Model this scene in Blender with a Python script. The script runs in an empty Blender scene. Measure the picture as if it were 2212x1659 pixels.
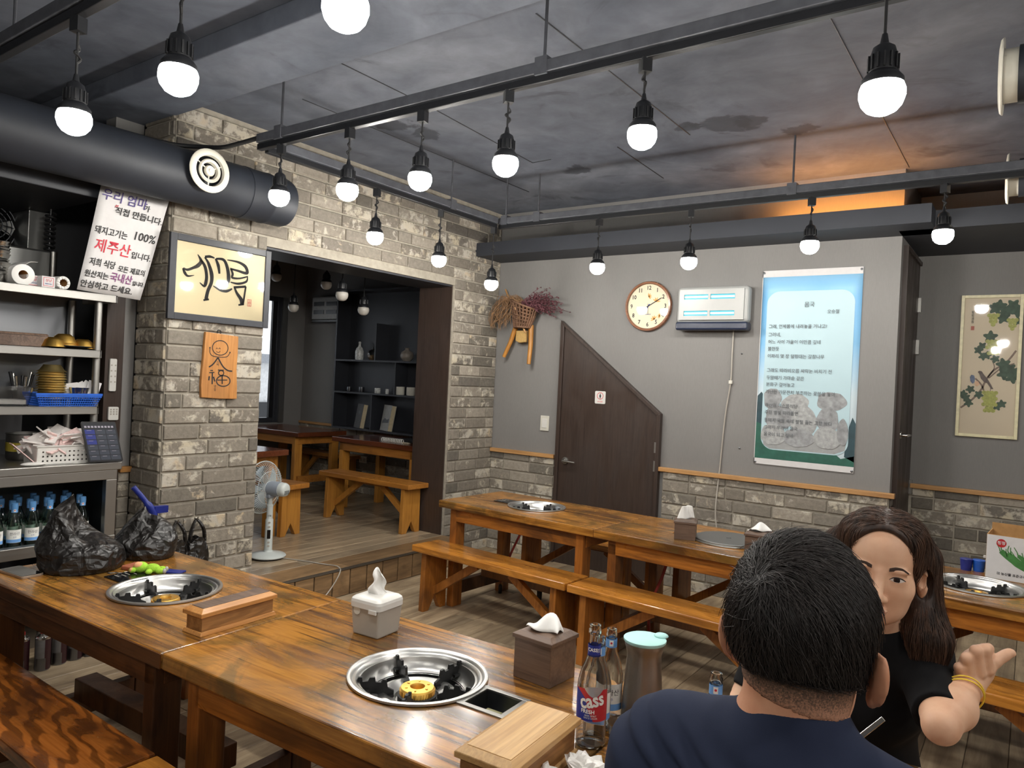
import bpy, bmesh, math, random
import numpy as np
from mathutils import Vector, Matrix, Euler
random.seed(7); RNG = np.random.default_rng(7)
scene = bpy.context.scene
COL = scene.collection
PI = math.pi
# ------------------------------------------------------------------ camera
cam_d = bpy.data.cameras.new('camera'); cam = bpy.data.objects.new('camera', cam_d); COL.objects.link(cam)
CAM = Vector((3.87447, 0.0, 1.47037))
FW = Vector((-0.58122199, 0.81373306, -0.00441633)); RT = Vector((0.81267093, 0.58072501, 0.04821224)); UP = Vector((-0.04179657, -0.02443299, 0.99882735))
cam.matrix_world = Matrix(((RT.x, UP.x, -FW.x, CAM.x), (RT.y, UP.y, -FW.y, CAM.y), (RT.z, UP.z, -FW.z, CAM.z), (0, 0, 0, 1)))
cam_d.sensor_width = 36.0; cam_d.lens = 1579.675/2212*36.0; cam_d.clip_start = 0.02
scene.camera = cam
# ------------------------------------------------------------------ view, world
scene.view_settings.view_transform = 'Standard'; scene.view_settings.look = 'None'
scene.view_settings.exposure = 0.0; scene.view_settings.gamma = 1.0; scene.view_settings.use_curve_mapping = False
W = bpy.data.worlds.new('overcast_sky'); scene.world = W; W.use_nodes = True
W.node_tree.nodes['Background'].inputs[0].default_value = (0.80, 0.84, 0.90, 1); W.node_tree.nodes['Background'].inputs[1].default_value = 2.2
BULB = 200.0          # radiance of the LED globes
BULB_COL = (1.0, 0.965, 0.90, 1)
scene.cycles.max_bounces = 9; scene.cycles.diffuse_bounces = 4; scene.cycles.glossy_bounces = 4; scene.cycles.transmission_bounces = 9
# ------------------------------------------------------------------ colours and node helpers
def S(r, g, b):
    f = lambda c: (c/255/12.92 if c <= 10 else ((c/255+0.055)/1.055)**2.4)
    return (f(r), f(g), f(b), 1)
class NT:
    def __init__(s, name):
        s.m = bpy.data.materials.new(name); s.m.use_nodes = True; s.t = s.m.node_tree
        s.b = s.t.nodes['Principled BSDF']
    def n(s, typ, **kw):
        nd = s.t.nodes.new('ShaderNode'+typ)
        for k, v in kw.items():
            if k[0] == 'i' and k[1:].isdigit(): nd.inputs[int(k[1:])].default_value = v
            else: setattr(nd, k, v)
        return nd
    def l(s, a, b): s.t.links.new(a, b)
    def ramp(s, fac, stops, interp='LINEAR'):
        r = s.n('ValToRGB'); cr = r.color_ramp; cr.interpolation = interp
        while len(cr.elements) > 1: cr.elements.remove(cr.elements[-1])
        cr.elements[0].position, cr.elements[0].color = stops[0][0], stops[0][1]
        for p, c in stops[1:]:
            e = cr.elements.new(p); e.color = c
        s.l(fac, r.inputs[0]); return r.outputs[0]
    def noise(s, vec, scale, detail=4, rough=0.55, dist=0.0):
        n = s.n('TexNoise'); n.inputs['Scale'].default_value = scale; n.inputs['Detail'].default_value = detail
        n.inputs['Roughness'].default_value = rough; n.inputs['Distortion'].default_value = dist
        s.l(vec, n.inputs['Vector']); return n.outputs['Fac']
    def mix(s, fac, a, b, mode='MIX'):
        m = s.n('Mix', data_type='RGBA', blend_type=mode)
        for v, i in ((fac, 0), (a, 6), (b, 7)):
            if hasattr(v, 'links'): s.l(v, m.inputs[i])
            else: m.inputs[i].default_value = v
        return m.outputs[2]
    def math(s, op, a, b=0.0, c=None):
        m = s.n('Math', operation=op)
        for i, v in enumerate((a, b) if c is None else (a, b, c)):
            if hasattr(v, 'links'): s.l(v, m.inputs[i])
            else: m.inputs[i].default_value = v
        return m.outputs[0]
    def coord(s, scale=(1, 1, 1), rand=True, kind='Object'):
        tc = s.n('TexCoord'); mp = s.n('Mapping'); mp.inputs['Scale'].default_value = scale
        v = tc.outputs[kind]
        if rand:
            oi = s.n('ObjectInfo'); va = s.n('VectorMath', operation='SCALE'); va.inputs[0].default_value = (17.3, 9.1, 23.7)
            s.l(oi.outputs['Random'], va.inputs['Scale']); ad = s.n('VectorMath', operation='ADD')
            s.l(v, ad.inputs[0]); s.l(va.outputs[0], ad.inputs[1]); v = ad.outputs[0]
        s.l(v, mp.inputs[0]); return mp.outputs[0]
    def rnd(s): return s.n('ObjectInfo').outputs['Random']
    def set(s, **kw):
        for k, v in kw.items():
            i = s.b.inputs[{'col': 'Base Color', 'rough': 'Roughness', 'metal': 'Metallic', 'spec': 'Specular IOR Level', 'trans': 'Transmission Weight',
                            'coat': 'Coat Weight', 'coatr': 'Coat Roughness', 'ecol': 'Emission Color', 'estr': 'Emission Strength', 'alpha': 'Alpha', 'ior': 'IOR', 'sheen': 'Sheen Weight', 'sss': 'Subsurface Weight'}[k]]
            if hasattr(v, 'links'): s.l(v, i)
            else: i.default_value = v
        return s
    def bump(s, h, strength=0.3, dist=0.01):
        b = s.n('Bump'); b.inputs['Strength'].default_value = strength; b.inputs['Distance'].default_value = dist
        s.l(h, b.inputs['Height']); s.l(b.outputs[0], s.b.inputs['Normal']); return s
def mul(c, k): return (c[0]*k, c[1]*k, c[2]*k, 1)
def plain(name, col, rough=0.5, metal=0.0, var=0.12, scale=30, bump=0.0, **kw):
    t = NT(name); v = t.coord(); n = t.noise(v, scale)
    t.set(col=t.ramp(n, [(0.3, mul(col, 1-var)), (0.7, mul(col, 1+var))]), rough=rough, metal=metal, **kw)
    if bump: t.bump(n, bump, 0.002)
    return t.m
def wood(name, light, mid, dark, axis=0, rough=0.35, stain=0.5, grain=1.0, rings=0.0, spec=0.5, blot=None, coat=0.0, ring_scale=9, streak=0.0):
    t = NT(name); st = [14*grain]*3; st[axis] = 0.9*grain
    v = t.coord(tuple(st)); g = t.noise(v, 2.2, 6, 0.62, 0.6)
    c = t.ramp(g, [(0.30, mid), (0.52, light), (0.70, mid)])
    if rings:
        sc = [1.0]*3; sc[axis] = 0.28; vr = t.coord(tuple(sc)); w = t.n('TexWave', wave_type='BANDS', bands_direction='DIAGONAL')
        w.inputs['Scale'].default_value = ring_scale; w.inputs['Distortion'].default_value = 13; w.inputs['Detail'].default_value = 2.5; w.inputs['Detail Scale'].default_value = 1.2
        t.l(vr, w.inputs['Vector']); c = t.mix(t.math('MULTIPLY', t.ramp(w.outputs['Fac'], [(0.35, (0, 0, 0, 1)), (0.75, (1, 1, 1, 1))]), rings), c, dark)
    s2 = [3.0]*3; s2[axis] = 1.1; v2 = t.coord(tuple(s2)); b = t.noise(v2, 1.7, 5, 0.6, 0.8)
    c = t.mix(t.math('MULTIPLY', t.ramp(b, [(0.46, (0, 0, 0, 1)), (0.66, (1, 1, 1, 1))]), stain), c, dark)
    if blot:
        v3 = t.coord((1.6, 1.6, 1.6)); b3 = t.noise(v3, 2.3, 5, 0.65, 1.2)
        c = t.mix(t.math('MULTIPLY', t.ramp(b3, [(0.50, (0, 0, 0, 1)), (0.62, (1, 1, 1, 1))]), 0.6), c, blot)
    vf = t.coord((90, 90, 90) if axis < 0 else tuple(160 if i != axis else 5 for i in range(3))); fg = t.noise(vf, 1.0, 3)
    c = t.mix(0.35, c, t.ramp(fg, [(0.35, (0.50, 0.47, 0.44, 1)), (0.65, (1.05, 1.05, 1.05, 1))]), 'MULTIPLY')
    if streak:
        s4 = [48.0]*3; s4[axis] = 1.6; v4 = t.coord(tuple(s4)); b4 = t.noise(v4, 1.0, 3, 0.6, 0.3); s5 = [2.0]*3; b5 = t.noise(t.coord(tuple(s5)), 1.3, 3)
        c = t.mix(t.math('MULTIPLY', t.math('MULTIPLY', t.ramp(b4, [(0.50, (0, 0, 0, 1)), (0.60, (1, 1, 1, 1))]), t.ramp(b5, [(0.40, (0.15, 0.15, 0.15, 1)), (0.6, (1, 1, 1, 1))])), streak), c, dark)
    rr = t.ramp(b, [(0.35, (rough*0.75,)*3+(1,)), (0.75, (min(1, rough*1.5),)*3+(1,))])
    t.set(col=c, rough=rr, spec=spec, coat=coat, coatr=0.12).bump(fg, 0.12, 0.002); return t.m
def glass(name, col, rough=0.02, ior=1.45, trans=1.0):
    t = NT(name); v = t.coord(); t.set(col=t.ramp(t.noise(v, 8), [(0.3, mul(col, 0.97)), (0.7, col)]), rough=rough, trans=trans, ior=ior); return t.m
def emit(name, col, k, base=0.8):
    t = NT(name); t.set(col=(base, base, base, 1), ecol=col, estr=k, rough=0.4); return t.m
# ------------------------------------------------------------------ materials
M = {}
def mk_brick():
    t = NT('brick_tile'); r = t.rnd()
    base = t.ramp(r, [(0.0, S(108, 103, 95)), (0.25, S(146, 139, 128)), (0.5, S(126, 119, 109)), (0.75, S(162, 154, 142)), (1.0, S(98, 93, 87))])
    v = t.coord((1, 1, 1)); n1 = t.noise(v, 12, 6, 0.7, 0.35); n2 = t.noise(v, 38, 5, 0.7); n3 = t.noise(v, 5.5, 3, 0.5, 0.8)
    c = t.mix(0.55, base, t.ramp(n2, [(0.3, (0.50, 0.49, 0.48, 1)), (0.7, (1.15, 1.14, 1.12, 1))]), 'MULTIPLY')
    pale = t.ramp(n3, [(0.3, S(204, 192, 166)), (0.55, S(196, 190, 178)), (0.75, S(210, 182, 138))])
    amount = t.math('MULTIPLY', t.ramp(t.math('ADD', n1, t.math('MULTIPLY', t.math('SUBTRACT', t.math('FRACT', t.math('MULTIPLY', r, 7.31)), 0.5), 0.22)), [(0.54, (0, 0, 0, 1)), (0.64, (1, 1, 1, 1))]), 0.75)
    t.set(col=t.mix(amount, c, pale), rough=0.85, spec=0.25).bump(n2, 0.5, 0.006); return t.m
M['brick'] = mk_brick()
M['mortar'] = plain('mortar', S(158, 151, 138), 0.95, var=0.14, scale=25, bump=0.4)
def mk_ceiling():
    t = NT('ceiling_paint'); v = t.coord(rand=False, kind='Object'); a = t.noise(v, 0.9, 6, 0.62, 0.7); b = t.noise(v, 4.5, 6, 0.6, 0.5); d = t.noise(v, 2.1, 5, 0.6, 1.2)
    c = t.ramp(a, [(0.32, S(80, 85, 96)), (0.5, S(98, 103, 113)), (0.68, S(117, 121, 130))])
    c = t.mix(0.85, c, t.ramp(b, [(0.3, (0.70, 0.70, 0.71, 1)), (0.7, (1.15, 1.15, 1.15, 1))]), 'MULTIPLY')
    for sx_, sy_, rr_ in ((2.42, 3.87, 0.15), (2.58, 3.91, 0.10), (2.26, 3.84, 0.08), (2.76, 4.15, 0.09), (0.78, 3.03, 0.13), (0.84, 3.24, 0.10), (1.25, 4.3, 0.12)):
        vd = t.n('VectorMath', operation='DISTANCE'); t.l(v, vd.inputs[0]); vd.inputs[1].default_value = (sx_, sy_, 2.925)
        q = t.math('ADD', t.math('DIVIDE', vd.outputs['Value'], rr_), t.math('MULTIPLY', t.math('SUBTRACT', b, 0.5), 3.2)); c = t.mix(t.ramp(q, [(0.75, (0.75, 0.75, 0.75, 1)), (1.05, (0, 0, 0, 1))]), c, S(50, 53, 60))
    c = t.mix(t.math('MULTIPLY', t.ramp(d, [(0.60, (0, 0, 0, 1)), (0.70, (1, 1, 1, 1))]), 0.65), c, S(62, 65, 72))
    t.set(col=c, rough=0.75, spec=0.3).bump(b, 0.25, 0.01); return t.m
M['ceiling'] = mk_ceiling()
def mk_wall():
    t = NT('grey_wallpaper'); v = t.coord((1, 1, 1), rand=False); n = t.noise(v, 1.1, 3); vf = t.coord((260, 260, 30), rand=False); f = t.noise(vf, 1.0, 2)
    c = t.ramp(n, [(0.3, S(124, 122, 120)), (0.7, S(131, 129, 127))]); c = t.mix(0.3, c, t.ramp(f, [(0.3, (0.84, 0.84, 0.84, 1)), (0.7, (1.05, 1.05, 1.05, 1))]), 'MULTIPLY')
    t.set(col=c, rough=0.62, spec=0.35).bump(f, 0.12, 0.002); return t.m
M['wall'] = mk_wall()
M['wall_dark'] = plain('charcoal_wall', S(70, 71, 74), 0.7, var=0.06, scale=5)
M['black_paint'] = plain('black_paint', S(44, 46, 52), 0.5, var=0.10, scale=6)
M['soffit'] = plain('dark_soffit_paint', S(42, 45, 52), 0.6, var=0.10, scale=4)
M['duct'] = plain('black_duct_wrap', S(33, 37, 45), 0.58, var=0.12, scale=9, bump=0.25)
M['track'] = plain('track_metal', S(92, 94, 100), 0.45, 0.3, var=0.2, scale=18)
M['black'] = plain('black_plastic', S(26, 27, 30), 0.38, var=0.15)
M['rubber'] = plain('black_rubber', S(24, 24, 26), 0.6)
M['iron'] = plain('black_cast_iron', S(30, 30, 31), 0.5, 0.4, bump=0.2)
def mk_floor(name, cols, rough):
    t = NT(name); v = t.coord((11, 1.1, 11)); g = t.noise(v, 1.6, 6, 0.62, 0.8); v2 = t.coord((2.4, 2.4, 2.4)); b = t.noise(v2, 1.6, 4, 0.6, 0.5)
    c = t.ramp(g, [(0.30, cols[0]), (0.55, cols[1]), (0.72, cols[2])]); c = t.mix(0.75, c, t.ramp(t.rnd(), [(0, (0.58, 0.58, 0.58, 1)), (1, (1.2, 1.18, 1.14, 1))]), 'MULTIPLY')
    c = t.mix(t.math('MULTIPLY', t.ramp(b, [(0.48, (0, 0, 0, 1)), (0.72, (1, 1, 1, 1))]), 0.55), c, cols[3])
    t.set(col=c, rough=rough, spec=0.45).bump(g, 0.15, 0.003); return t.m
M['plank'] = mk_floor('floor_plank_wood', [S(132, 113, 92), S(178, 158, 130), S(202, 183, 154), S(104, 88, 72)], 0.42)
M['laminate'] = mk_floor('laminate_wood', [S(128, 112, 93), S(164, 146, 122), S(180, 162, 136), S(116, 101, 84)], 0.28)
M['step_tile'] = mk_floor('step_tile_wood', [S(104, 82, 60), S(144, 116, 84), S(166, 136, 102), S(80, 62, 46)], 0.4)
M['grout'] = plain('floor_joint', S(40, 35, 30), 0.9)
A = dict(light=S(188, 128, 58), mid=S(150, 94, 38), dark=S(62, 34, 16))
M['table'] = wood('lacquered_table_wood', S(182, 126, 55), S(142, 91, 37), A['dark'], 0, 0.24, 0.85, 1.0, blot=S(84, 70, 34), coat=0.25, streak=0.85)
M['apron'] = wood('lacquered_apron_wood', S(178, 112, 44), S(138, 80, 28), S(58, 30, 12), 0, 0.35, 0.75, streak=0.5)
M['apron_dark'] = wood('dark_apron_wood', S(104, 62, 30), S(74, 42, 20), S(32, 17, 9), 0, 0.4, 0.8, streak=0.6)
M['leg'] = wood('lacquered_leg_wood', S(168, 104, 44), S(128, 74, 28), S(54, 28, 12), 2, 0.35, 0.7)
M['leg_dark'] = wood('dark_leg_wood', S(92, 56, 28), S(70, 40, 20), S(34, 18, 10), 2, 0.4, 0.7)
M['bench'] = wood('bench_wood', S(206, 138, 56), S(170, 106, 38), S(76, 40, 16), 0, 0.26, 0.55, rings=0.15, coat=0.2, streak=0.4)
M['bench_ring'] = wood('bench_ring_wood', S(182, 108, 44), S(150, 82, 30), S(50, 24, 12), 0, 0.25, 0.85, rings=0.62, coat=0.25, ring_scale=11)
M['bench_leg'] = wood('bench_leg_wood', S(178, 112, 46), S(140, 84, 30), S(56, 28, 12), 2, 0.36, 0.6)
M['honey'] = wood('honey_pine', S(190, 132, 58), S(166, 110, 44), S(104, 62, 24), 2, 0.38, 0.3)
M['honey_x'] = wood('honey_pine_x', S(180, 120, 52), S(150, 96, 40), S(96, 56, 22), 0, 0.32, 0.35)
M['mahogany'] = wood('red_brown_top', S(104, 56, 34), S(82, 42, 26), S(48, 24, 16), 0, 0.14, 0.3)
M['trim'] = wood('oak_trim', S(196, 150, 98), S(170, 124, 76), S(124, 84, 48), 0, 0.4, 0.3)
M['trim_y'] = wood('oak_trim_y', S(178, 128, 70), S(150, 102, 54), S(108, 68, 34), 1, 0.4, 0.3)
M['door'] = wood('dark_walnut_laminate', S(66, 54, 48), S(54, 43, 38), S(40, 31, 28), 2, 0.42, 0.25)
M['box_pale'] = wood('pale_box_wood', S(206, 166, 112), S(190, 148, 94), S(150, 108, 64), 1, 0.42, 0.2)
M['box_side'] = wood('box_side_wood', S(176, 128, 78), S(142, 98, 56), S(92, 60, 34), 1, 0.5, 0.4, rings=0.35)
M['box_edge'] = wood('box_edge_wood', S(206, 148, 86), S(186, 126, 68), S(140, 88, 44), 1, 0.35, 0.2)
M['walnut'] = wood('walnut_box_wood', S(118, 94, 78), S(94, 74, 62), S(58, 44, 36), 0, 0.45, 0.45, streak=0.6)
M['plaque'] = wood('cedar_plaque', S(192, 134, 72), S(172, 114, 56), S(126, 76, 34), 2, 0.42, 0.3)
def mk_steel(name, col, rough, ax=None):
    t = NT(name); sc = [3, 3, 3]
    if ax is not None: sc = [220]*3; sc[ax] = 3
    v = t.coord(tuple(sc)); n = t.noise(v, 1.0, 3); t.set(col=t.ramp(n, [(0.3, mul(col, 0.95)), (0.7, col)]), metal=1.0, rough=t.ramp(n, [(0.3, (rough*0.92,)*3+(1,)), (0.7, (rough*1.08,)*3+(1,))])); return t.m
M['steel'] = mk_steel('brushed_steel', S(160, 158, 154), 0.42, 1)
M['chrome'] = mk_steel('polished_steel', S(206, 205, 202), 0.2); M['dish'] = mk_steel('grill_steel', S(204, 203, 200), 0.33)
M['steel_dark'] = mk_steel('dark_steel', S(120, 122, 126), 0.35)
M['steel_dull'] = mk_steel('dull_steel', S(150, 150, 148), 0.42)
M['brass'] = mk_steel('brass_metal', S(224, 180, 92), 0.40)
M['gold'] = mk_steel('gold_anodised', S(226, 204, 140), 0.45)
M['white'] = plain('white_plastic', S(212, 210, 205), 0.35, var=0.03)
M['offwhite'] = plain('offwhite_plastic', S(206, 203, 192), 0.4, var=0.04)
M['vent'] = plain('vent_enamel', S(212, 208, 194), 0.4, var=0.04)
M['paper'] = plain('white_paper', S(208, 206, 206), 0.8, var=0.03)
M['tissue'] = plain('tissue_paper', S(236, 234, 230), 0.9, var=0.02, sheen=0.2)
M['grey_plastic'] = plain('grey_plastic', S(170, 164, 154), 0.4, var=0.03)
M['ink'] = plain('black_ink', S(32, 30, 32), 0.7); M['ink_red'] = plain('red_ink', S(196, 46, 62), 0.7); M['ink_violet'] = plain('violet_ink', S(74, 62, 120), 0.7)
M['ink_purple'] = plain('purple_ink', S(120, 54, 110), 0.7); M['ink_grey'] = plain('grey_ink', S(96, 100, 104), 0.7); M['ink_blue'] = plain('blue_ink', S(34, 60, 140), 0.7)
M['cream'] = plain('cream_paper', S(226, 212, 174), 0.5, var=0.03, scale=4)
M['frame'] = plain('black_frame', S(48, 50, 56), 0.42, var=0.1)
def mk_bag():
    t = NT('black_bag_film'); v = t.coord((1, 1, 1)); n = t.noise(v, 5, 3, 0.5, 1.0); vo = t.n('TexVoronoi', feature='F1', distance='MANHATTAN'); vo.inputs['Scale'].default_value = 13; ad = t.n('VectorMath', operation='ADD'); t.l(v, ad.inputs[0]); sc = t.n('VectorMath', operation='SCALE'); sc.inputs['Scale'].default_value = 0.09; t.l(t.t.nodes[n.node.name].outputs['Color'], sc.inputs[0]); t.l(sc.outputs[0], ad.inputs[1]); t.l(ad.outputs[0], vo.inputs['Vector'])
    w2 = t.n('TexVoronoi', feature='F1', distance='MANHATTAN'); w2.inputs['Scale'].default_value = 30; t.l(ad.outputs[0], w2.inputs['Vector'])
    h = t.math('ADD', vo.outputs['Distance'], t.math('MULTIPLY', w2.outputs['Distance'], 0.4)); t.set(col=t.ramp(n, [(0.3, S(24, 22, 21)), (0.7, S(36, 33, 31))]), rough=0.34, spec=0.6).bump(h, 0.75, 0.022); return t.m
M['bag'] = mk_bag()
M['red'] = plain('red_plastic', S(176, 34, 36), 0.4); M['hose'] = plain('red_gas_hose', S(150, 48, 38), 0.5)
M['blue'] = plain('blue_plastic', S(30, 90, 190), 0.4); M['navy_p'] = plain('navy_plastic', S(26, 40, 120), 0.35)
M['aqua'] = plain('aqua_silicone', S(176, 224, 220), 0.5, var=0.02)
M['glass'] = glass('clear_glass', (0.97, 0.98, 0.97, 1)); M['glass_green'] = glass('pale_green_glass', (0.72, 0.86, 0.78, 1)); M['clear_plastic'] = glass('clear_plastic', (0.95, 0.95, 0.93, 1), 0.12, 1.3)
M['screen'] = plain('dark_glass_screen', S(14, 15, 18), 0.08, var=0.1)
M['skin'] = None
# ------------------------------------------------------------------ mesh builder
class MB:
    def __init__(s, M=None): s.v = []; s.f = []; s.M = M
    def add(s, vs, fs, M=None):
        o = len(s.v); mm = None
        if s.M is not None: mm = s.M
        if M is not None: mm = (mm @ M) if mm is not None else M
        s.v += [tuple(mm @ Vector(p)) for p in vs] if mm is not None else [tuple(p) for p in vs]
        s.f += [tuple(i+o for i in f) for f in fs]; return s
    def box(s, c, z, M=None, rz=0.0):
        x, y, h = z[0]/2, z[1]/2, z[2]/2; R = Matrix.Translation(c) @ Matrix.Rotation(rz, 4, 'Z')
        vs = [(-x, -y, -h), (x, -y, -h), (x, y, -h), (-x, y, -h), (-x, -y, h), (x, -y, h), (x, y, h), (-x, y, h)]
        return s.add(vs, [(3, 2, 1, 0), (4, 5, 6, 7), (0, 1, 5, 4), (1, 2, 6, 5), (2, 3, 7, 6), (3, 0, 4, 7)], (M @ R) if M is not None else R)
    def b2(s, lo, hi): return s.box([(a+b)/2 for a, b in zip(lo, hi)], [b-a for a, b in zip(lo, hi)])
    def bar(s, p0, p1, w, h, up=(0, 0, 1)):
        p0, p1 = Vector(p0), Vector(p1); d = p1-p0; L = d.length; d.normalize(); u = Vector(up)
        if abs(d.dot(u)) > 0.98: u = Vector((1, 0, 0))
        r = d.cross(u).normalized(); u = r.cross(d); m = (p0+p1)/2
        R = Matrix(((d.x, r.x, u.x, m.x), (d.y, r.y, u.y, m.y), (d.z, r.z, u.z, m.z), (0, 0, 0, 1)))
        return s.box((0, 0, 0), (L, w, h), R)
    def tube(s, path, r, n=8, caps=True):
        P = [Vector(p) for p in path]; k = len(P); rr = r if hasattr(r, '__len__') else [r]*k
        t0 = (P[1]-P[0]).normalized(); a = Vector((0, 0, 1)) if abs(t0.z) < 0.9 else Vector((1, 0, 0)); nx = t0.cross(a).normalized(); vs = []
        for i in range(k):
            t = (P[min(i+1, k-1)]-P[max(i-1, 0)])
            if t.length < 1e-9: t = t0
            t.normalize(); nx = (nx-t*nx.dot(t)); nx.normalize(); ny = t.cross(nx)
            for j in range(n):
                q = 2*PI*j/n; vs.append(P[i]+(nx*math.cos(q)+ny*math.sin(q))*rr[i])
        fs = [(i*n+j, i*n+(j+1) % n, (i+1)*n+(j+1) % n, (i+1)*n+j) for i in range(k-1) for j in range(n)]
        if caps: fs += [tuple(range(n))[::-1], tuple(range((k-1)*n, k*n))]
        return s.add(vs, fs)
    def lathe(s, prof, c=(0, 0, 0), n=24, M=None, caps=True):
        vs = []; k = len(prof)
        for r, z in prof:
            for j in range(n):
                q = 2*PI*j/n; vs.append((c[0]+r*math.cos(q), c[1]+r*math.sin(q), c[2]+z))
        fs = [(i*n+j, i*n+(j+1) % n, (i+1)*n+(j+1) % n, (i+1)*n+j) for i in range(k-1) for j in range(n)]
        if caps:
            if prof[0][0] > 1e-5: fs.append(tuple(range(n))[::-1])
            if prof[-1][0] > 1e-5: fs.append(tuple(range((k-1)*n, k*n)))
        return s.add(vs, fs, M)
    def cyl(s, c, r, h, n=20, M=None): return s.lathe([(r, 0), (r, h)], c, n, M)
    def prism(s, poly, h, M=None, z0=0.0):
        n = len(poly)
        ar = sum(poly[i][0]*poly[(i+1) % n][1]-poly[(i+1) % n][0]*poly[i][1] for i in range(n))
        if ar < 0: poly = poly[::-1]
        vs = [(x, y, z0) for x, y in poly]+[(x, y, z0+h) for x, y in poly]
        fs = [tuple(range(n))[::-1], tuple(range(n, 2*n))]+[(i, (i+1) % n, n+(i+1) % n, n+i) for i in range(n)]
        return s.add(vs, fs, M)
    def frustum(s, c, a, b, z0, z1, rz=0.0):
        q = lambda w, z: [(-w[0]/2, -w[1]/2, z), (w[0]/2, -w[1]/2, z), (w[0]/2, w[1]/2, z), (-w[0]/2, w[1]/2, z)]
        return s.add(q(a, z0)+q(b, z1), [(3, 2, 1, 0), (4, 5, 6, 7), (0, 1, 5, 4), (1, 2, 6, 5), (2, 3, 7, 6), (3, 0, 4, 7)], Matrix.Translation(c) @ Matrix.Rotation(rz, 4, 'Z'))
    def ell(s, c, r, nu=16, nv=10, M=None):
        vs = [(c[0], c[1], c[2]-r[2])]; fs = []
        for i in range(1, nv):
            p = -PI/2+PI*i/nv
            for j in range(nu):
                q = 2*PI*j/nu; vs.append((c[0]+r[0]*math.cos(p)*math.cos(q), c[1]+r[1]*math.cos(p)*math.sin(q), c[2]+r[2]*math.sin(p)))
        vs.append((c[0], c[1], c[2]+r[2])); L = len(vs)-1
        for j in range(nu): fs.append((0, 1+(j+1) % nu, 1+j)); fs.append((L, L-nu+j, L-nu+(j+1) % nu))
        for i in range(nv-2):
            for j in range(nu): a = 1+i*nu; fs.append((a+j, a+(j+1) % nu, a+nu+(j+1) % nu, a+nu+j))
        return s.add(vs, fs, M)
    def mesh(s, name, mat, smooth=None):
        me = bpy.data.meshes.new(name); me.from_pydata(s.v, [], s.f)
        if mat is not None: me.materials.append(mat)
        if smooth:
            me.polygons.foreach_set('use_smooth', [True]*len(me.polygons)); me.set_sharp_from_angle(angle=math.radians(smooth))
        me.update(); return me
    def build(s, name, mat, parent=None, smooth=None, bevel=0.0, seg=2):
        if isinstance(mat, str): mat = M[mat]
        return place(name, s.mesh(name, mat, smooth), parent, bevel, seg)
def place(name, me, parent=None, bevel=0.0, seg=2, mw=None):
    o = bpy.data.objects.new(name, me); COL.objects.link(o)
    if parent is not None: o.parent = parent
    if mw is not None: o.matrix_basis = mw
    if bevel:
        b = o.modifiers.new('bevel', 'BEVEL'); b.width = bevel; b.segments = seg; b.limit_method = 'ANGLE'; b.angle_limit = math.radians(40)
    return o
def tag(o, label=None, cat=None, group=None, kind=None):
    if label: o['label'] = label
    if cat: o['category'] = cat
    if group: o['group'] = group
    if kind: o['kind'] = kind
    return o
def thing(name, label, cat, loc=(0, 0, 0), rz=0.0, group=None, rot=None):
    o = bpy.data.objects.new(name, None); COL.objects.link(o); o.empty_display_size = 0.05
    o.location = loc; o.rotation_euler = rot if rot else (0, 0, rz); return tag(o, label, cat, group)
def dup(root, loc, rz=0.0, label=None, group=None, rot=None):
    r = root.copy(); COL.objects.link(r); r.location = loc; r.rotation_euler = rot if rot else (0, 0, rz)
    if label: r['label'] = label
    if group: r['group'] = group
    for ch in [o for o in root.children]:
        c = ch.copy(); COL.objects.link(c); c.parent = r
        for g in ch.children:
            d = g.copy(); COL.objects.link(d); d.parent = c
    return r
def struct(o, label=None): o['kind'] = 'structure'; return tag(o, label)
def basis(o, x, y, z):
    x, y, z = Vector(x), Vector(y), Vector(z)
    return Matrix(((x.x, y.x, z.x, o[0]), (x.y, y.y, z.y, o[1]), (x.z, y.z, z.z, o[2]), (0, 0, 0, 1)))
def on_x(c, y=0, z=0): return basis((c, y, z), (0, 1, 0), (0, 0, 1), (1, 0, 0))       # print on a wall facing +x : u=+y v=+z
def on_y(c, x=0, z=0): return basis((x, c, z), (1, 0, 0), (0, 0, 1), (0, -1, 0))      # on a wall facing -y : u=+x v=+z
def text(body, size, mat, parent, mw, align='CENTER', name='lettering', shear=0.0, sx=1.0, ext=0.0004, bold=0.0, spacing=1.0):
    cu = bpy.data.curves.new(name, 'FONT'); cu.body = body; cu.size = size; cu.align_x = align; cu.align_y = 'CENTER'; cu.extrude = ext; cu.shear = shear; cu.resolution_u = 2; cu.offset = bold; cu.space_line = spacing
    t = bpy.data.objects.new('tmp_text', cu); me = bpy.data.meshes.new_from_object(t); bpy.data.objects.remove(t); bpy.data.curves.remove(cu)
    me.materials.clear(); me.materials.append(M[mat] if isinstance(mat, str) else mat); me.name = name
    o = place(name, me, parent); o.matrix_basis = mw @ Matrix.Diagonal((sx, 1, 1, 1)); return o
def stroke(pts, w, n=6):
    """ribbon polygon along a smooth path; w = list of half widths"""
    P = [Vector((x, y)) for x, y in pts]; k = len(P); out = []
    for i in range(k-1):
        p0, p1, p2, p3 = P[max(i-1, 0)], P[i], P[i+1], P[min(i+2, k-1)]
        for j in range(n):
            t = j/n; a = 0.5*((2*p1)+(p2-p0)*t+(2*p0-5*p1+4*p2-p3)*t*t+(3*p1-p0-3*p2+p3)*t**3); ww = w[i]+(w[i+1]-w[i])*t; out.append((a, ww))
    out.append((P[-1], w[-1])); L = []; R = []
    for i, (p, ww) in enumerate(out):
        d = out[min(i+1, len(out)-1)][0]-out[max(i-1, 0)][0]
        if d.length < 1e-9: d = Vector((1, 0))
        d.normalize(); q = Vector((-d.y, d.x))*ww; L.append(p+q); R.append(p-q)
    return L, R
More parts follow.
